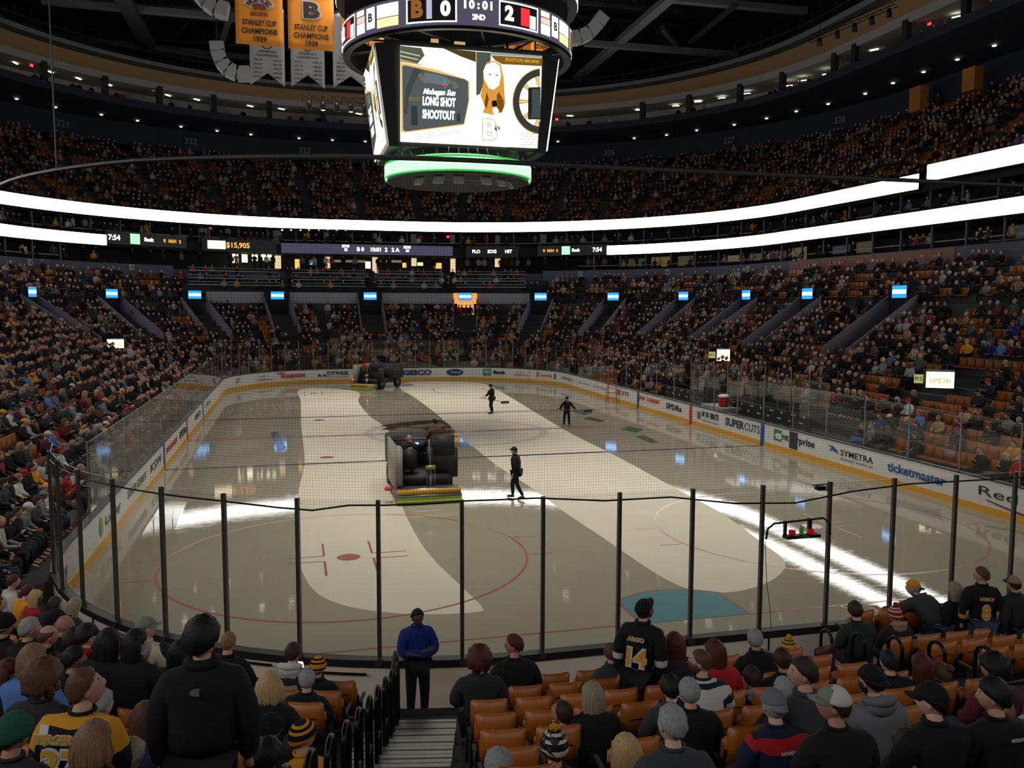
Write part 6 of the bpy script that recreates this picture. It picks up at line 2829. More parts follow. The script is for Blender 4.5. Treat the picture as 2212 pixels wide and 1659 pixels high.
def template(kind):
    """low figure: list of (verts, faces, slot) ; slots 0 skin 1 hair 2 top 3 legs"""
    mb = MB()
    if kind == 'sit':
        def ring8(z, cy, rx, ry, n=8):
            return [(rx*math.cos(2*math.pi*k/n), cy+ry*math.sin(2*math.pi*k/n), z) for k in range(n)]
        R_ = [ring8(.46, 0, .19, .14), ring8(.75, -.02, .20, .13), ring8(.95, -.03, .24, .12), ring8(1.06, -.01, .10, .08)]
        vs = [v for r in R_ for v in r]
        mb.add(vs, [(i*8+k, i*8+(k+1) % 8, (i+1)*8+(k+1) % 8, (i+1)*8+k) for i in range(3) for k in range(8)], 2)
        for s in (-1, 1):
            mb.tube([(s*.23, -.02, .96), (s*.27, .08, .72), (s*.12, .30, .66)], [.06, .05, .04], 5, 2)
            mb.tube([(s*.10, .02, .50), (s*.12, .46, .50), (s*.12, .44, .08)], [.085, .07, .05], 5, 3)
            mb.ell((s*.09, .34, .66), (.04, .05, .03), 5, 3, 0)
    else:
        mb.tube([(0, 0, .85), (0, 0, 1.15), (0, 0, 1.38), (0, 0, 1.5)], [.16, .17, .2, .08], 8, 2)
        for s in (-1, 1):
            mb.tube([(s*.2, 0, 1.4), (s*.26, 0, 1.1), (s*.22, .12, .9)], [.06, .05, .04], 5, 2)
            mb.tube([(s*.09, 0, .9), (s*.1, 0, .5), (s*.1, 0, .02)], [.09, .07, .05], 5, 3)
    hz = 1.2 if kind == 'sit' else 1.64
    mb.ell((0, .02, hz), (.082, .098, .118), 8, 6, 0)
    mb.ell((0, -.015, hz+.028), (.090, .098, .108), 8, 6, 1)
    return mb


def mass(name, tmpl, items, label, cat, mat):
    """items: list of (x, y, z, rot, scale, [rgb per slot])"""
    V = np.array(tmpl.v)
    nv = len(V)
    fl = [len(f) for f in tmpl.f]
    L = np.array([i for f in tmpl.f for i in f])
    nl = len(L)
    slot = np.repeat(np.array(tmpl.m), fl)
    N = len(items)
    pos = np.array([it[:3] for it in items])
    rot = np.array([it[3] for it in items])
    scl = np.array([it[4] for it in items])
    cols = np.array([it[5] for it in items])       # N, slots, 3
    c, s = np.cos(rot)[:, None], np.sin(rot)[:, None]
    X = (V[None, :, 0]*c-V[None, :, 1]*s)*scl[:, None]+pos[:, 0:1]
    Y = (V[None, :, 0]*s+V[None, :, 1]*c)*scl[:, None]+pos[:, 1:2]
    Zz = V[None, :, 2]*scl[:, None]+pos[:, 2:3]
    co = np.stack([X, Y, Zz], 2).reshape(-1)
    me = bpy.data.meshes.new(name)
    me.vertices.add(N*nv)
    me.vertices.foreach_set('co', co)
    me.loops.add(N*nl)
    me.loops.foreach_set('vertex_index', (L[None, :]+(np.arange(N)*nv)[:, None]).reshape(-1))
    me.polygons.add(N*len(fl))
    st = np.concatenate([[0], np.cumsum(fl)[:-1]])
    me.polygons.foreach_set('loop_start', (st[None, :]+(np.arange(N)*nl)[:, None]).reshape(-1))
    me.polygons.foreach_set('use_smooth', np.ones(N*len(fl), dtype=bool))
    me.update(calc_edges=True)
    at = me.color_attributes.new('tint', 'FLOAT_COLOR', 'CORNER')
    C4 = np.ones((N, nl, 4))
    C4[:, :, :3] = cols[:, slot, :]
    at.data.foreach_set('color', C4.reshape(-1))
    me.materials.append(mat)
    o = bpy.data.objects.new(name, me)
    COL.objects.link(o)
    return tag(o, label, cat, None, 'stuff')


CROWDM = attr_mat('crowd_cloth', .85)
items, items_st, seats = [], [], []
OR3 = srgb(140, 82, 32)
for s in slots:
    dep, x, y, z, nx, ny, lv, k, oc, i = s
    rot = math.atan2(nx, -ny)
    if oc:
        if id(s) in ind_ids:
            continue
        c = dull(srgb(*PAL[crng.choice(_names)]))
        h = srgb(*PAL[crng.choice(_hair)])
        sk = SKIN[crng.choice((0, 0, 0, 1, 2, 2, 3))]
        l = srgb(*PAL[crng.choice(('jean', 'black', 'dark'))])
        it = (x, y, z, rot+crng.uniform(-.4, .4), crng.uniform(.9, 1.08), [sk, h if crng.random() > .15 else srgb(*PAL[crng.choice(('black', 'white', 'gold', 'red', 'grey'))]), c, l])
        (items_st if crng.random() < .03 else items).append(it)
    seats.append((x, y, z, rot, 1., [OR3 if (lv == 1 or crng.random() > .04) else srgb(60, 52, 44)]))
# people behind the light bands, in the clubs and the top level
for d, zz, i0, i1, pr, stand in ((18.6, 9.8, 30, 60, .35, 0), (18.6, 9.8, 93, 126, .35, 0), (20.6, 12.5, 28, 126, .45, 0), (21.6, 12.5, 28, 126, .3, 1), (19.6, 9.8, 58, 95, .5, 1), (24.4, 25.0, 28, 126, .25, 1)):
    for x, y, nx, ny, i in offset_walk(d, .6, i0, i1):
        if crng.random() < pr and in_view((x, y, zz+1), 200):
            c = srgb(*PAL[crng.choice(_names+['white', 'cream', 'tan'])])
            it = (x, y, zz, math.atan2(nx, -ny)+crng.uniform(-.6, .6), 1., [SKIN[crng.choice((0, 1, 2))], srgb(*PAL[crng.choice(_hair)]), c, srgb(30, 30, 34)])
            (items_st if stand else items).append(it)
mass('crowd', template('sit'), items, 'dense seated crowd filling both levels of the stands', 'crowd', CROWDM)
mass('crowd', template('stand'), items_st, 'scattered people standing among the seated crowd', 'crowd', CROWDM)
mb = MB()
mb.box((0, -.10, .66), (.44, .06, .46), 0, Matrix.Rotation(.15, 3, 'X'))
mb.box((0, .10, .46), (.42, .34, .07), 0)
mass('stadium_seats', mb, seats, 'rows of orange seats among the far crowd', 'seat', attr_mat('crowd_seat', .45))

# ---------------------------------------------------------------- stand entrances with lit screens
VW = M('entrance_wall', srgb(104, 98, 108), .7)
BLUE = EM('screen_blue', (.025, .3, 1.), 1.7)
CYAN = EM('screen_cyan', (.4, .8, 1.0), 3)
WARM = EM('corridor_glow', (1, .42, .12), 1.0)
VN = ['second', 'third', 'fourth', 'fifth', 'sixth', 'seventh', 'eighth', 'ninth', 'tenth', 'eleventh', 'twelfth', 'thirteenth']
for q, (px, p, n, lit) in enumerate(VOM):
    t = Vector((-n.y, n.x, 0))
    for s in (-1, 1):
        mb = MB()
        a0, a1 = -4.4, .1
        P0 = p+t*(s*1.18)
        z00, z01 = Z2(13.5+a0)-.2, Z2(13.5+a0)+.75
        z10, z11 = Z2(13.4)-.4, Z2(13.5)+1.55
        w = t*.06
        A_, B2 = P0+n*a0, P0+n*a1
        vs = []
        for o_ in (-1, 1):
            for pp, zz in ((A_, z00), (A_, z01), (B2, z11), (B2, z10)):
                vs.append(pp+w*o_+Vector((0, 0, zz)))
        mb.add(vs, [(0, 1, 2, 3), (7, 6, 5, 4), (0, 4, 5, 1), (1, 5, 6, 2), (2, 6, 7, 3), (3, 7, 4, 0)])
        struct(mb.build('wall_entrance_side', VW), 'sloping parapet beside a stand entrance')
    mb = MB()
    zt = 7.62
    vs = [p+t*(s*1.2)+Vector((0, 0, zz)) for s in (-1, 1) for zz in (4.6, zt)]
    mb.add(vs, [(0, 1, 3, 2)])
    struct(mb.build('wall_entrance_back', WARM if lit else DARK), 'end wall of a stand entrance, glowing orange' if lit else 'dark end wall of a stand entrance')
    root = thing('entrance_screen', 'lit blue screen over a stand entrance, %s of the row counted from the left' % ORD[q], 'screen', p-n*.12+Vector((0, 0, 7.28)), math.atan2(n.x, -n.y), 'lit screens over the stand entrances')
    mb = MB()
    mb.box((0, 0, 0), (1.3, .12, .78))
    mb.build('frame', blackm, root)
    mb = MB()
    mb.box((0, .065, 0), (1.24, .01, .72))
    pn = mb.build('panel', BLUE, root)
    mb = MB()
    mb.box((0, .075, 0), (1.18, .01, .24))
    mb.build('caption_bar', CYAN, pn)
    if lit:
        for j in range(5):
            items_ = 0
for q, (px, p, n, lit) in enumerate(VOM):
    if lit:
        for j, (o_, c) in enumerate(((-.5, 'black'), (-.1, 'maroon'), (.35, 'black'), (.65, 'red'))):
            t = Vector((-n.y, n.x, 0))
            P = p+t*o_-n*(.35+.3*(j % 2))
            person('person', ['person in black at the left of the glowing orange entrance', 'person in maroon inside the glowing orange entrance', 'person in a black coat inside the glowing orange entrance', 'person in red at the right of the glowing orange entrance'][j],
                   P+Vector((0, 0, 4.7+1.62)), 4.7, math.atan2(n.x, -n.y), STA, top=c, legs='black')

# ---------------------------------------------------------------- club terraces at the far end
def wall_strip(name, i0, i1, prof, mat, lab):
    mb = MB()
    a, b = math.ceil(i0), math.floor(i1)
    ii = [i0]+list(range(a, b+1))+[i1]
    vs = []
    for t in ii:
        j = math.floor(t)
        f = t-j
        for d, z in prof:
            p0, p1 = ringpt(j, d), ringpt(j+1, d)
            vs.append((p0[0]+(p1[0]-p0[0])*f, p0[1]+(p1[1]-p0[1])*f, z))
    n = len(prof)
    mb.add(vs, [(a_*n+j, (a_+1)*n+j, (a_+1)*n+j+1, a_*n+j+1) for a_ in range(len(ii)-1) for j in range(n-1)])
    return struct(mb.build(name, mat), lab)


LG = M('club_pale', srgb(150, 156, 164), .6)
RAILG = M('club_rail', srgb(176, 178, 180), .4, .4)
DK2 = M('club_dark', srgb(40, 42, 48), .7)
wall_strip('wall_club_front', CLUB0, CLUB1, [(14.0, 5.5), (14.0, 7.28), (14.02, 7.6)], [LG], 'pale band under the far club terraces')
tiers = ((14.1, 7.6), (15.6, 8.25), (17.1, 9.0))
for q, (d, z) in enumerate(tiers):
    wall_strip('wall_club_tier', CLUB0, CLUB1, [(d, z-.8), (d, z), (d+1.55, z), (d+1.55, z+.2)], DK2, 'dark club terrace at the far end')
for (a, b) in ((408, 605), (632, 790), (815, 955), (985, 1135)):
    for q, (d, z) in enumerate(tiers):
        root = thing('terrace_table', 'long pale counter with rail on club terrace %s, bay beginning near %s' % (ORD[q], {408: 'the left wall', 632: 'the lit menu boards', 815: 'the tall lit pillar', 985: 'the right lit pillar'}[a]), 'counter', (0, 0, 0))
        for zz, hh, m in ((z+.62, .05, RAILG), (z+.9, .03, RAILG)):
            i1, i0 = samp(a, d+.2), samp(b, d+.2)
            o = wall_strip('rail', i0, i1, [(d+.2, zz), (d+.2, zz+hh), (d+.45, zz+hh), (d+.45, zz)], m, None)
            del o['kind']
            o.parent = root
        items_ = []
        for x, y, nx, ny, i in offset_walk(d+.8, .62, math.floor(samp(b, d+.8)), math.ceil(samp(a, d+.8))):
            if crng.random() < .5:
                c = srgb(*PAL[crng.choice(_names)])
                items_.append((x, y, z-.05, math.atan2(nx, -ny), .95, [SKIN[0], srgb(*PAL[crng.choice(_hair)]), c, srgb(30, 30, 34)]))
        if items_:
            mass('crowd', template('sit'), items_, 'diners seated on a club terrace at the far end', 'crowd', CROWDM)


def ring_patch_px(name, px0, px1, py0, py1, d, mat, lab, cat='light', parent=None, depth=.1):
    """box panel on the far wall line d covering a picture rectangle"""
    b = ring_at_px((px0+px1)/2, d)
    a1, a2 = ring_at_px(px0, d)[0], ring_at_px(px1, d)[0]
    dep = proj((b[0].x, b[0].y, 10))[2]
    z0 = (_C+ray((px0+px1)/2, py1)*dep)[2]
    z1 = (_C+ray((px0+px1)/2, py0)*dep)[2]
    w = (a1-a2).length
    mb = MB()
    mb.box((0, 0, 0), (w, depth, z1-z0))
    o = mb.build(name, mat)
    o.location = (b[0].x, b[0].y, (z0+z1)/2)
    o.rotation_euler[2] = math.atan2(b[1].x, -b[1].y)
    if parent:
        o.parent = parent
    elif lab:
        tag(o, lab, cat)
    return o, w, z1-z0


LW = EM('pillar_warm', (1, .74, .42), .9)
LB = EM('menu_bright', (1, .97, .62), 2.6)
LO_ = EM('lamp_orange', (1, .5, .12), 1.4)
LT = EM('tv_teal', (.25, .6, .6), 1.)
for (a, b, c, d_, m, lab) in ((504, 516, 549, 568, LB, 'glowing menu board on the left of the far club bar'), (524, 536, 550, 567, LB, 'glowing menu board, second from the left'), (546, 558, 550, 564, LB, 'glowing menu board, third from the left'),
                              (565, 576, 550, 563, LB, 'glowing menu board, fourth from the left'), (578, 588, 550, 563, LB, 'glowing menu board, rightmost'), (595, 608, 552, 580, LW, 'lit pillar right of the menu boards'),
                              (638, 648, 560, 580, LO_, 'orange lit arch in the far club'), (664, 684, 561, 572, LT, 'teal television in the far club'), (703, 714, 555, 580, LW, 'lit pillar right of the teal television'),
                              (805, 817, 556, 600, LW, 'tall lit pillar in the middle of the far club'), (889, 900, 558, 575, LW, 'lit pillar behind the club guests'), (973, 984, 559, 601, LW, 'tall lit pillar at the right of the far club'),
                              (1069, 1081, 559, 577, LW, 'short lit pillar at the right end of the far club'), (790, 801, 565, 580, EM('lamp_glow', (1, .8, .4), 2.4), 'round glowing lamp beside the tall middle pillar'),
                              (870, 878, 568, 578, LO_, 'small orange lamp in the far club'), (902, 914, 567, 574, EM('tv_green', (.6, .9, .3), 1.5), 'green television in the far club'), (938, 954, 568, 580, LO_, 'orange lit doorway in the far club'),
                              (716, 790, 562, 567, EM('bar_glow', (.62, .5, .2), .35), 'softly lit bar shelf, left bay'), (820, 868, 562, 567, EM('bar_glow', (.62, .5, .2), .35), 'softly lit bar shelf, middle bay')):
    ring_patch_px('lit_panel', a, b, c, d_, 19.9, m, lab)
# pale pillars of the level above
for k, (a, b) in enumerate(((432, 450), (490, 500), (592, 607), (702, 712), (807, 815), (888, 900), (973, 983), (1070, 1080), (1167, 1180))):
    ring_patch_px('club_pillar', a, b, 494, 528, 21.8, M('pillar_beige', srgb(150, 140, 126), .7), 'beige pillar of the level between the light bands, %s from the left' % ORD[k], 'pillar', depth=.4)
for k in range(14):
    ring_patch_px('ceiling_lamp', 612+k*19.5-2, 612+k*19.5+2, 496, 499, 20.3, EM('lamp_glow', (1, .8, .4), 2.4), 'small warm ceiling lamp over the far club balcony, %s from the left' % ORD[k], 'lamp')
# score strips on the far wall
strip, w, h = ring_patch_px('score_strip', 613, 983, 529, 550, 17.85, M('strip_panel', srgb(44, 42, 60), .4, emit=srgb(96, 90, 120), es=.5), 'long dim purple score strip on the far club front', 'screen')


def strip_text(par, s, u, hh, mat, w_, dz=0., bold=.02):
    text(s, mat, par, (u*w/2, .06, dz), hh, Matrix(((-1, 0, 0), (0, 0, 1), (0, 1, 0))), width=w_, bold=bold, name='score_lettering')


for s, u, m in (('SOG\n12', -.27, W1), ('B 0', -.10, W1), ('10:01', .08, W1), ('2', .20, W1), ('2 A', .31, W1), ('SOG\n18', .45, W1)):
    # local x runs to the viewer's left, so mirror the position
    text(s, m, strip, (-u*w/2*1.0, .065, .0 if '\n' not in s else .12), .55 if '\n' not in s else .36, Matrix(((-1, 0, 0), (0, 0, 1), (0, 1, 0))), bold=.02, name='score_lettering')
for (a, b, c, d_, parts, lab) in (
        (236, 408, 505, 532, (('7:54', .82, .7, W1), ('Bank', -.02, .5, W1), ('0  10:31  2', -.62, .45, EM('led_orange', (1, .42, .06), 1.6))), 'dark clock and score board at the left end of the far wall'),
        (440, 600, 517, 545, (('$15,905', .05, .7, OR),), 'dark raffle board with orange figures beside the clock'),
        (1006, 1120, 532, 556, (('PLO', .6, .5, W1), ('SOG', .0, .5, W1), ('HIT', -.62, .5, W1)), 'dark statistics board right of the purple strip'),
        (1160, 1312, 530, 552, (('0  10:31  2', .62, .45, OR), ('Bank', -.1, .5, W1), ('7:54', -.7, .7, W1)), 'dark clock and score board at the right end of the far wall')):
    o, w2, h2 = ring_patch_px('score_board', a, b, c, d_, 17.8, M('board_dark', srgb(20, 20, 24), .4), lab, 'scoreboard', depth=.2)
    for s, u, hh, m in parts:
        text(s, m, o, (u*w2/2, .11, 0), hh*h2*.8, Matrix(((-1, 0, 0), (0, 0, 1), (0, 1, 0))), bold=.015, name='score_lettering')
    if 'clock' in lab and 'raffle' not in lab:
        mb = MB()
        ux = .32 if a == 236 else .18
        mb.box((ux*w2/2, .11, 0), (.9, .02, h2*.8))
        mb.build('green_logo', EM('led_green_logo', (.45, 1.1, .55), 1.4), o)
    if 'raffle' in lab:
        mb = MB()
        mb.box((.62*w2/2, .11, 0), (1.7, .02, h2*.62))
        mb.build('bright_logo', EM('led_cream', (1, .8, .5), 2.2), o)

# side suites: mullions, counters and added patches behind them that glow as suite light
MUL = M('mullion', srgb(86, 92, 100), .5, .3)
WSM = [EM('suite_glow_a', (.9, .66, .34), .12), EM('suite_glow_b', (.8, .7, .4), .07), EM('suite_glow_cool', (.5, .62, .7), .06)]
for (dz0, dz1, d, nm) in ((9.9, 11.5, 18.35, 'lower'), (12.5, 14.1, 20.5, 'upper')):
    for i0, i1 in (((28, 62), (95, 126)) if nm == 'lower' else ((28, 126),)):
        mbm, mbc = MB(), MB()
        for x, y, nx, ny, i in offset_walk(d, 2.9, i0, i1):
            mbm.box((x, y, (dz0+dz1)/2), (.12, .12, dz1-dz0), 0, Matrix.Rotation(math.atan2(ny, nx), 3, 'Z'))
        struct(mbm.build('trim_suite_mullions', MUL), 'steel mullions of the %s suites' % nm)
        o = wall_strip('trim_suite_counter', i0, i1, [(d+.1, dz0+.55), (d+.1, dz0+.62), (d+.5, dz0+.62)], M('counter_tan', srgb(170, 150, 110), .5), 'pale counter along the %s suites' % nm)
        for x, y, nx, ny, i in offset_walk(d+2.6, 2.9, i0, i1, 1.4):
            if crng.random() < .55:
                mb = MB()
                mb.box((0, 0, 0), (crng.uniform(.6, 2.2), .04, crng.uniform(.5, 1.1)))
                o = mb.build('wall_suite_glow', crng.choice(WSM))  # emissive patch put in at random for the light of a suite
                o.location = (x-nx*.1, y-ny*.1, dz0+.95)
                o.rotation_euler[2] = math.atan2(nx, -ny)
                struct(o, 'dim glowing patch added for the light inside a suite')
# suite downlights and section numbers
dl = EM('downlight', (1, .88, .66), 4)
for k, (px, py) in enumerate([(36, 214), (120, 232), (219, 248), (297, 261), (391, 274), (469, 283), (542, 291), (646, 299), (718, 303), (789, 306), (1370, 299), (1440, 292), (1505, 282), (1586, 270), (1656, 256), (1720, 241), (1789, 225), (1869, 203), (1929, 180), (1995, 156), (2068, 129), (2148, 99), (1205, 306)]):
    P = onz(px, py, 25.17)
    d = dist(P[0], P[1])
    if not 23.5 < d < 31:
        b = ring_at_px(px, 26.)
        P = (b[0].x, b[0].y, 25.17)
    mb = MB()
    mb.lathe([(.001, -.02), (.13, -.02), (.16, .03)], n=12)
    o = mb.build('downlight', dl, loc=(P[0], P[1], 25.16))
    tag(o, 'small round downlight in the navy soffit, number %s from the left' % ordn(k+1), 'lamp', 'downlights in the navy soffit')
for q, (px, s) in enumerate(((150, '321'), (421, '322'), (663, '323'), (1313, '326'), (1568, '327'), (1802, '328'))):
    b = ring_at_px(px, 31.2)
    P = b[0]-b[1]*.1
    root = thing('section_number', 'grey section number on the navy wall above the top row, %s from the left' % ORD[q], 'sign', (P.x, P.y, 24.1))
    text(s, M('number_grey', srgb(120, 124, 132), .6), root, (0, 0, 0), .9, face_rot(-b[1]), bold=.02)
# top-level suites: columns, lamps, exit signs
for k, px in enumerate((10, 115, 243, 358, 472, 590, 704, 1382, 1481, 1588, 1677, 1786, 1828, 1935, 2058)):
    b = ring_at_px(px, 24.0)
    mb = MB()
    mb.box((0, 0, 0), (.55, .4, 2.4))
    o = mb.build('column', M('column_navy', srgb(30, 34, 44), .7), loc=(b[0].x, b[0].y, 26.6), rotz=math.atan2(b[1].x, -b[1].y))
    tag(o, 'dark column of the top level opening, %s from the left' % ORD[k], 'column', 'columns of the top level opening')
lp = EM('suite_lamp', (1, .95, .8), 9)
for k, (px, py) in enumerate([(56, 133), (130, 137), (188, 163), (252, 176), (376, 199), (437, 207), (550, 221), (616, 227), (780, 237), (1228, 243), (1374, 238), (1499, 220), (1549, 212), (1602, 202), (1719, 174), (1769, 160), (1868, 101), (2040, 36), (1452, 229), (1690, 185)]):
    b = ring_at_px(px, 26.0)
    mb = MB()
    mb.box((0, 0, 0), (.7, .12, .04))
    dep = proj((b[0].x, b[0].y, 27))[2]
    z = min(27.5, max(26.6, (_C+ray(px, py)*dep)[2]))
    o = mb.build('ceiling_lamp', lp, loc=(b[0].x, b[0].y, z), rotz=math.atan2(b[1].x, -b[1].y)+.5)
    tag(o, 'lit ceiling lamp in the top level, %s in order round the bowl' % ordn(k+1), 'lamp', 'ceiling lamps of the top level')
ex = EM('exit_red', (1, .05, .08), 1.6)
for k, (px, py, d) in enumerate(((90, 152, 25), (346, 202, 25), (1200, 264, 25), (1982, 66, 25), (457, 493, 21.5), (968, 512, 21.5))):
    o, _a, _b = ring_patch_px('exit_sign', px-3, px+3, py-2.4, py+2.4, d, ex, 'small red exit sign: '+('left of two by the white banners', 'right of two left of the white banners', 'just right of the scoreboard', 'at the upper right suites', 'above the raffle board', 'above the far club')[k], 'sign')
# orange columns at the top right of the balcony
for k, (px0, px1, py0, py1) in enumerate(((1955, 1978, 197, 248), (2066, 2092, 157, 205), (2197, 2225, 112, 172))):
    o, _a, _b = ring_patch_px('banner_pillar', px0, px1, py0, py1, 29.5, M('pillar_orange', srgb(176, 112, 40), .7), 'tall orange pillar rising behind the upper right seats, %s from the left' % ORD[k], 'pillar', depth=.8)
# wall number plates of the lower bowl
for q, (px, py, s) in enumerate(((66, 567, '15'), (285, 577, '16'), (1254, 592, '19'), (1442, 588, '20'), (1616, 581, '1'))):
    b = ring_at_px(px, 17.3)
    P = b[0]-b[1]*.05
    dep = proj((P.x, P.y, 9.5))[2]
    z = (_C+ray(px, py)*dep)[2]
    root = thing('section_plate', 'white section plate on the slate wall, %s from the left' % ORD[q], 'sign', (P.x, P.y, min(9.7, z)), math.atan2(b[1].x, -b[1].y))
    mb = MB()
    mb.box((0, 0, 0), (.5, .03, .5))
    mb.build('plate', M('plate_white', srgb(180, 182, 184), .6), root)
    text(s, INKK, root, (0, .02, 0), .38, Matrix(((-1, 0, 0), (0, 0, 1), (0, 1, 0))), bold=.01)
# pinkish upper part of the right wall
wall_strip('wall_right_band', samp(2060, 17.3), samp(1705, 17.3), [(17.3, 9.0), (17.3, 9.95)], M('wall_rose', srgb(150, 108, 104), .7), 'rose coloured stretch of the slate wall on the right')

# glowing sponsor boxes in the side stands
GLOW = EM('sign_glow', (1, .98, .62), 2.0)
GLD = EM('sign_glow_dim', (.62, .60, .22), .7)
for (px0, px1, py0, py1, dimx, lab) in ((2003, 2058, 803, 838, (1984, 2002, 812, 830), 'large glowing cream sponsor box low in the right stand'), (1549, 1576, 755, 780, (1534, 1548, 758, 775), 'smaller glowing sponsor box further back in the right stand'), (233, 266, 733, 752, None, 'glowing sponsor box in the left stand')):
    P, d = surf_hit((px0+px1)/2, (py0+py1)/2, 1.0)
    dep = (P-_C)@_fw
    w2, h2 = (px1-px0)*dep/FPX, (py1-py0)*dep/FPX
    root = thing('sponsor_box', lab, 'sign', P, -math.atan2(P[0]-CX, P[1]-CY)*.8)
    mb = MB()
    mb.box((0, .25, 0), (w2+.1, .5, h2+.1))
    mb.build('box', blackm, root)
    mb = MB()
    mb.box((0, -.02, 0), (w2, .02, h2))
    f = mb.build('lit_face', GLOW, root)
    text('SPDR', M('sign_ink', srgb(180, 168, 70), .6, emit=srgb(190, 180, 80), es=.8), f, (0, -.045, -h2*.08), h2*.42, FR, width=w2*.8)
    if dimx:
        w3 = (dimx[1]-dimx[0])*dep/FPX
        mb = MB()
        mb.box((-w2/2-w3/2-.08, .3, 0), (w3, .05, h2*.55))
        g = mb.build('side_face', GLD, root)
        text('RS', INKK, g, (-w2/2-w3/2-.08, .265, 0), h2*.34, FR, width=w3*.8)

# ---------------------------------------------------------------- team benches on the right
BCV = M('bench_cover', srgb(22, 24, 24), .6)
for (pa, pb, rows_, nm) in ((1575, 1752, 3, 'near'), (1413, 1494, 3, 'far')):
    X = 14.55
    ya, yb = onx(pa, 900, X)[1], onx(pb, 900, X)[1]
    root = thing('players_bench', 'long black padded bench back of the %s team bench with small white logos' % nm, 'bench', (X, (ya+yb)/2, .4))
    L = ya-yb
    mb = MB()
    mb.box((0, 0, .62), (.10, L, .95))
    mb.build('cover', BCV, root)
    mb = MB()
    mb.box((-.25, 0, .18), (.40, L, .08))
    mb.build('seat', M('bench_seat', srgb(60, 60, 58), .6), root)
    mb = MB()
    n = max(2, int(L/1.6))
    for r in range(3):
        for c in range(n*2):
            yy = L/2-(c+.5)*L/(n*2)+(.25 if r % 2 else 0)
            if abs(yy) > L/2-.3:
                continue
            zz = .98-r*.3
            if (c+r) % 2:
                mb.add([(-.056, yy-.07, zz-.05), (-.056, yy+.07, zz-.05), (-.056, yy+.07, zz+.05), (-.056, yy-.07, zz+.05)], [(0, 1, 2, 3)])
            else:
                mb.add([(-.056, yy-.22, zz-.03), (-.056, yy+.12, zz-.03), (-.056, yy+.12, zz+.03), (-.056, yy-.22, zz+.03)], [(0, 1, 2, 3)])
    mb.build('printed_logos', M('logo_pale', srgb(190, 192, 188), .6), root)
for k, (px, X, z) in enumerate(((1400, 15.3, 3.1), (1424, 15.3, 3.1), (1453, 15.3, 3.1), (1492, 14.4, 3.1), (1510, 15.3, 3.1), (1527, 15.3, 3.1), (1571, 14.4, 3.0), (1600, 15.3, 3.0), (1625, 15.3, 3.0), (1652, 15.3, 3.0), (1680, 15.3, 3.0), (1708, 15.3, 3.0), (1748, 15.3, 3.0))):
    y = onx(px, 850, X)[1]
    y2 = y-1.7
    root = thing('bench_glass', 'clear screen with steel post behind the team benches, %s from the far end' % ORD[k], 'glass screen', (X, y, 0), group='glass screens behind the team benches')
    mb = MB()
    mb.box((0, 0, (z+.8)/2+.2), (.04, .04, z-.4))
    mb.build('post', POSTF, root)
    mb = MB()
    mb.add([(0, -.05, .9), (0, -1.6, .9), (0, -1.6, z), (0, -.05, z)], [(0, 1, 2, 3)])
    mb.build('pane', GL, root)
cb = Vector(onx(1563, 868, 14.0))
root = thing('drink_cooler', 'red drink cooler with a white lid beside the near team bench', 'cooler', (14.0, cb.y, 1.15))
mb = MB()
mb.lathe([(.001, 0), (.24, 0), (.27, .45), (.27, .5)], n=18)
mb.build('tub', M('cooler_red', srgb(200, 40, 36), .4), root, smooth=True)
mb = MB()
mb.lathe([(.28, .5), (.28, .56), (.2, .62), (.001, .62)], n=18)
mb.build('lid', wht, root, smooth=True)
mb = MB()
mb.box((14.0, cb.y+.4, .78), (1.0, 2.4, .68))
struct(mb.build('wall_penalty_box', M('box_grey', srgb(150, 148, 144), .6)), 'grey partition between the benches')
# step ladder on the ice
P = onz(1333, 868, 0)
root = thing('step_ladder', 'red step ladder standing on the ice in the far right corner', 'ladder', (P[0]-.35, P[1], 0), -.5)
LR = M('ladder_red', srgb(190, 60, 40), .5)
H = 2.25
for s in (-1, 1):
    mb = MB()
    mb.tube([(s*.36, -.5, 0), (s*.2, 0, H)], .03, 6)
    mb.build('front_rail', LR, root)
    mb = MB()
    mb.tube([(s*.36, .5, 0), (s*.2, .03, H)], .025, 6)
    mb.build('rear_rail', LR, root)
for k in range(1, 7):
    t = k/7
    mb = MB()
    mb.box((0, -.5*(1-t), H*t), (.72-.32*t, .09, .03))
    mb.build('step', LR if k < 6 else SHOE, root)
mb = MB()
mb.box((0, .02, H), (.46, .22, .06))
mb.build('cap', SHOE, root)

# ---------------------------------------------------------------- goal lamp bracket on the near glass
g0, g1 = ony(1650, 1152, -.13), ony(1788, 1150, -.13)
root = thing('goal_lamp', 'bracket with two red lamps and a green lamp between two near glass posts', 'goal lamp', ((g0[0]+g1[0])/2, -.2, (g0[2]+g1[2])/2))
hw = (g1[0]-g0[0])/2
mb = MB()
mb.tube([(-hw, 0, -.05), (-hw+.03, 0, .12), (-hw+.14, 0, .2), (hw-.14, 0, .24), (hw-.03, 0, .16), (hw, 0, -.05)], .018, 8)
mb.build('bracket_arm', blackm, root, smooth=True)
mb = MB()
mb.box((.04, -.03, -.03), (.62, .14, .05))
mb.box((-.25, 0, .1), (.04, .05, .26))
mb.box((.2, 0, .12), (.06, .05, .26))
mb.build('tray', blackm, root)
text('DAKTRONICS', M('tray_ink', srgb(130, 130, 128), .5), root, (.04, -.102, -.03), .035, FR)
for k, x in enumerate((-.17, .17)):
    mb = MB()
    mb.lathe([(.055, 0), (.058, .07), (.055, .075), (.001, .08)], (x+.04, -.02, 0), 16)
    lam = mb.build('red_lamp', M('lamp_red', srgb(170, 16, 24), .25, emit=srgb(170, 16, 24), es=.35), root, smooth=True)
mb = MB()
mb.lathe([(.036, 0), (.036, .1), (.03, .13), (.001, .145)], (.04, -.02, 0), 16)
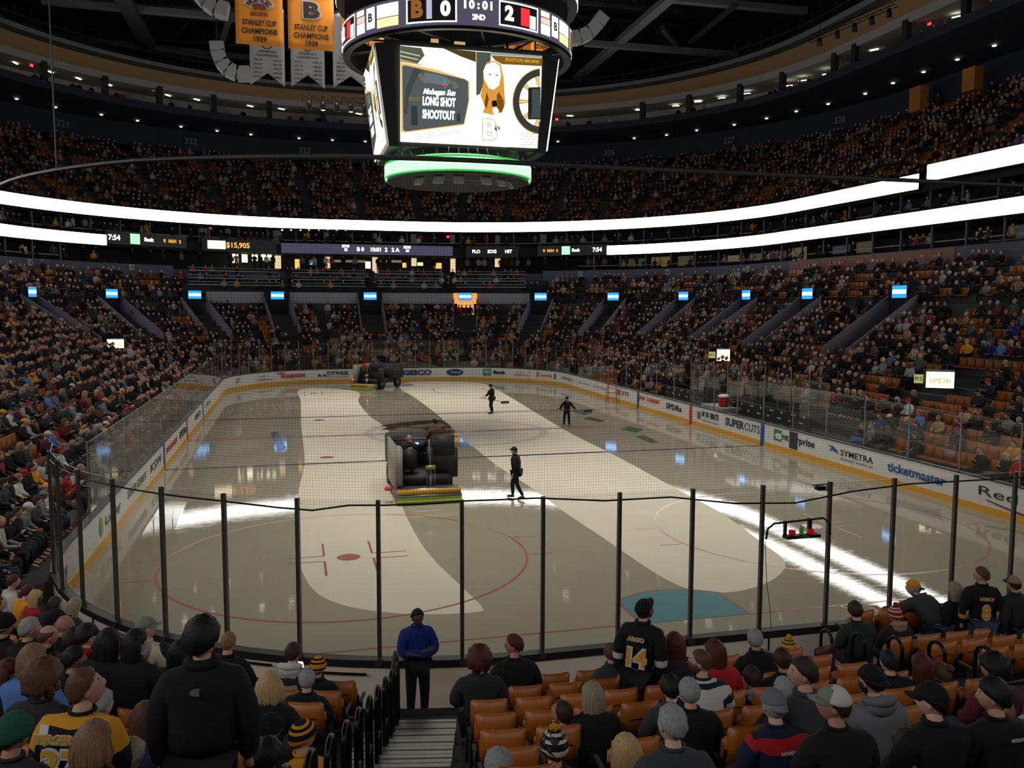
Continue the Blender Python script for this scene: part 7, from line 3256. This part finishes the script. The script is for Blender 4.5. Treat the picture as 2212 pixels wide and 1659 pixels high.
mb.build('green_lamp', M('lamp_green', srgb(40, 120, 40), .25, emit=srgb(40, 130, 40), es=.3), root, smooth=True)
g = ony(1770, 1053, -.1)
root = thing('glass_camera', 'small black camera box on top of the glass beside the goal lamp', 'camera', (g[0], -.14, g[2]))
mb = MB()
mb.box((0, 0, 0), (.13, .1, .07))
mb.box((-.08, 0, 0), (.04, .07, .04))
mb.build('housing', blackm, root)
mb = MB()
mb.tube([(-.15, 0, .05), (.12, 0, .06), (.12, 0, -.05)], .01, 5)
mb.build('mount', blackm, root)
# cable hanging on the glass
g = ony(1650, 1300, -.1)
mb = MB()
mb.tube([(g[0]-.02, -.12, 2.6), (g[0]+.01, -.12, 2.2), (g[0]+.03, -.12, 1.9), (g[0]+.10, -.12, 1.5), (g[0]+.14, -.12, 1.1)], .006, 5)
tag(mb.build('lamp_cable', blackm), 'thin black cable hanging below the goal lamp', 'cable')
# details of the near boards
s_ = near_pt(6.55, .09)
mb = MB()
mb.box((0, 0, 0), (.24, .09, .07))
o = mb.build('tissue_box', wht, loc=(s_[0], s_[1], 1.15), rotz=math.atan2(s_[2], -s_[3]))
tag(o, 'small white box on the sill of the curved left boards', 'box')
for s0, s1, z in ((7.3, 6.3, .93), (5.1, 4.1, .93), (3.4, 2.6, .88)):
    P = [near_pt(s0+(s1-s0)*k/6, .17) for k in range(7)]
    mb = MB()
    mb.tube([(p[0], p[1], z) for p in P], .018, 5)
    struct(mb.build('trim_hinge_strip', blackm), 'black hinge strip on the outside of the near boards')
for s0 in (8.2, 2.15, -1.5, -4.0):
    p = near_pt(s0, .135)
    mb = MB()
    mb.box((p[0], p[1], .65), (.02, .02, .7))
    struct(mb.build('trim_board_seam', blackm), 'dark seam between two board sections')
# dark red chair at the second stairs
P = _C+ray(1755, 1440)*12.4
root = thing('folding_chair', 'dark red folding chair beside the glass at the second stairs', 'chair', (P[0], P[1], Z(max(.6, dist(P[0], P[1])))), .3)
CR = M('chair_maroon', srgb(84, 30, 30), .5)
rbox('backrest', (0, -.2, .78), (.42, .03, .24), CR, root, .01)
rbox('seat', (0, 0, .46), (.42, .42, .04), CR, root, .015)
for x in (-.2, .2):
    mb = MB()
    mb.tube([(x, -.22, 0), (x, -.2, .9)], .015, 6)
    mb.build('rear_leg', CR, root)
    mb = MB()
    mb.tube([(x, .2, 0), (x, .18, .46)], .015, 6)
    mb.build('front_leg', CR, root)
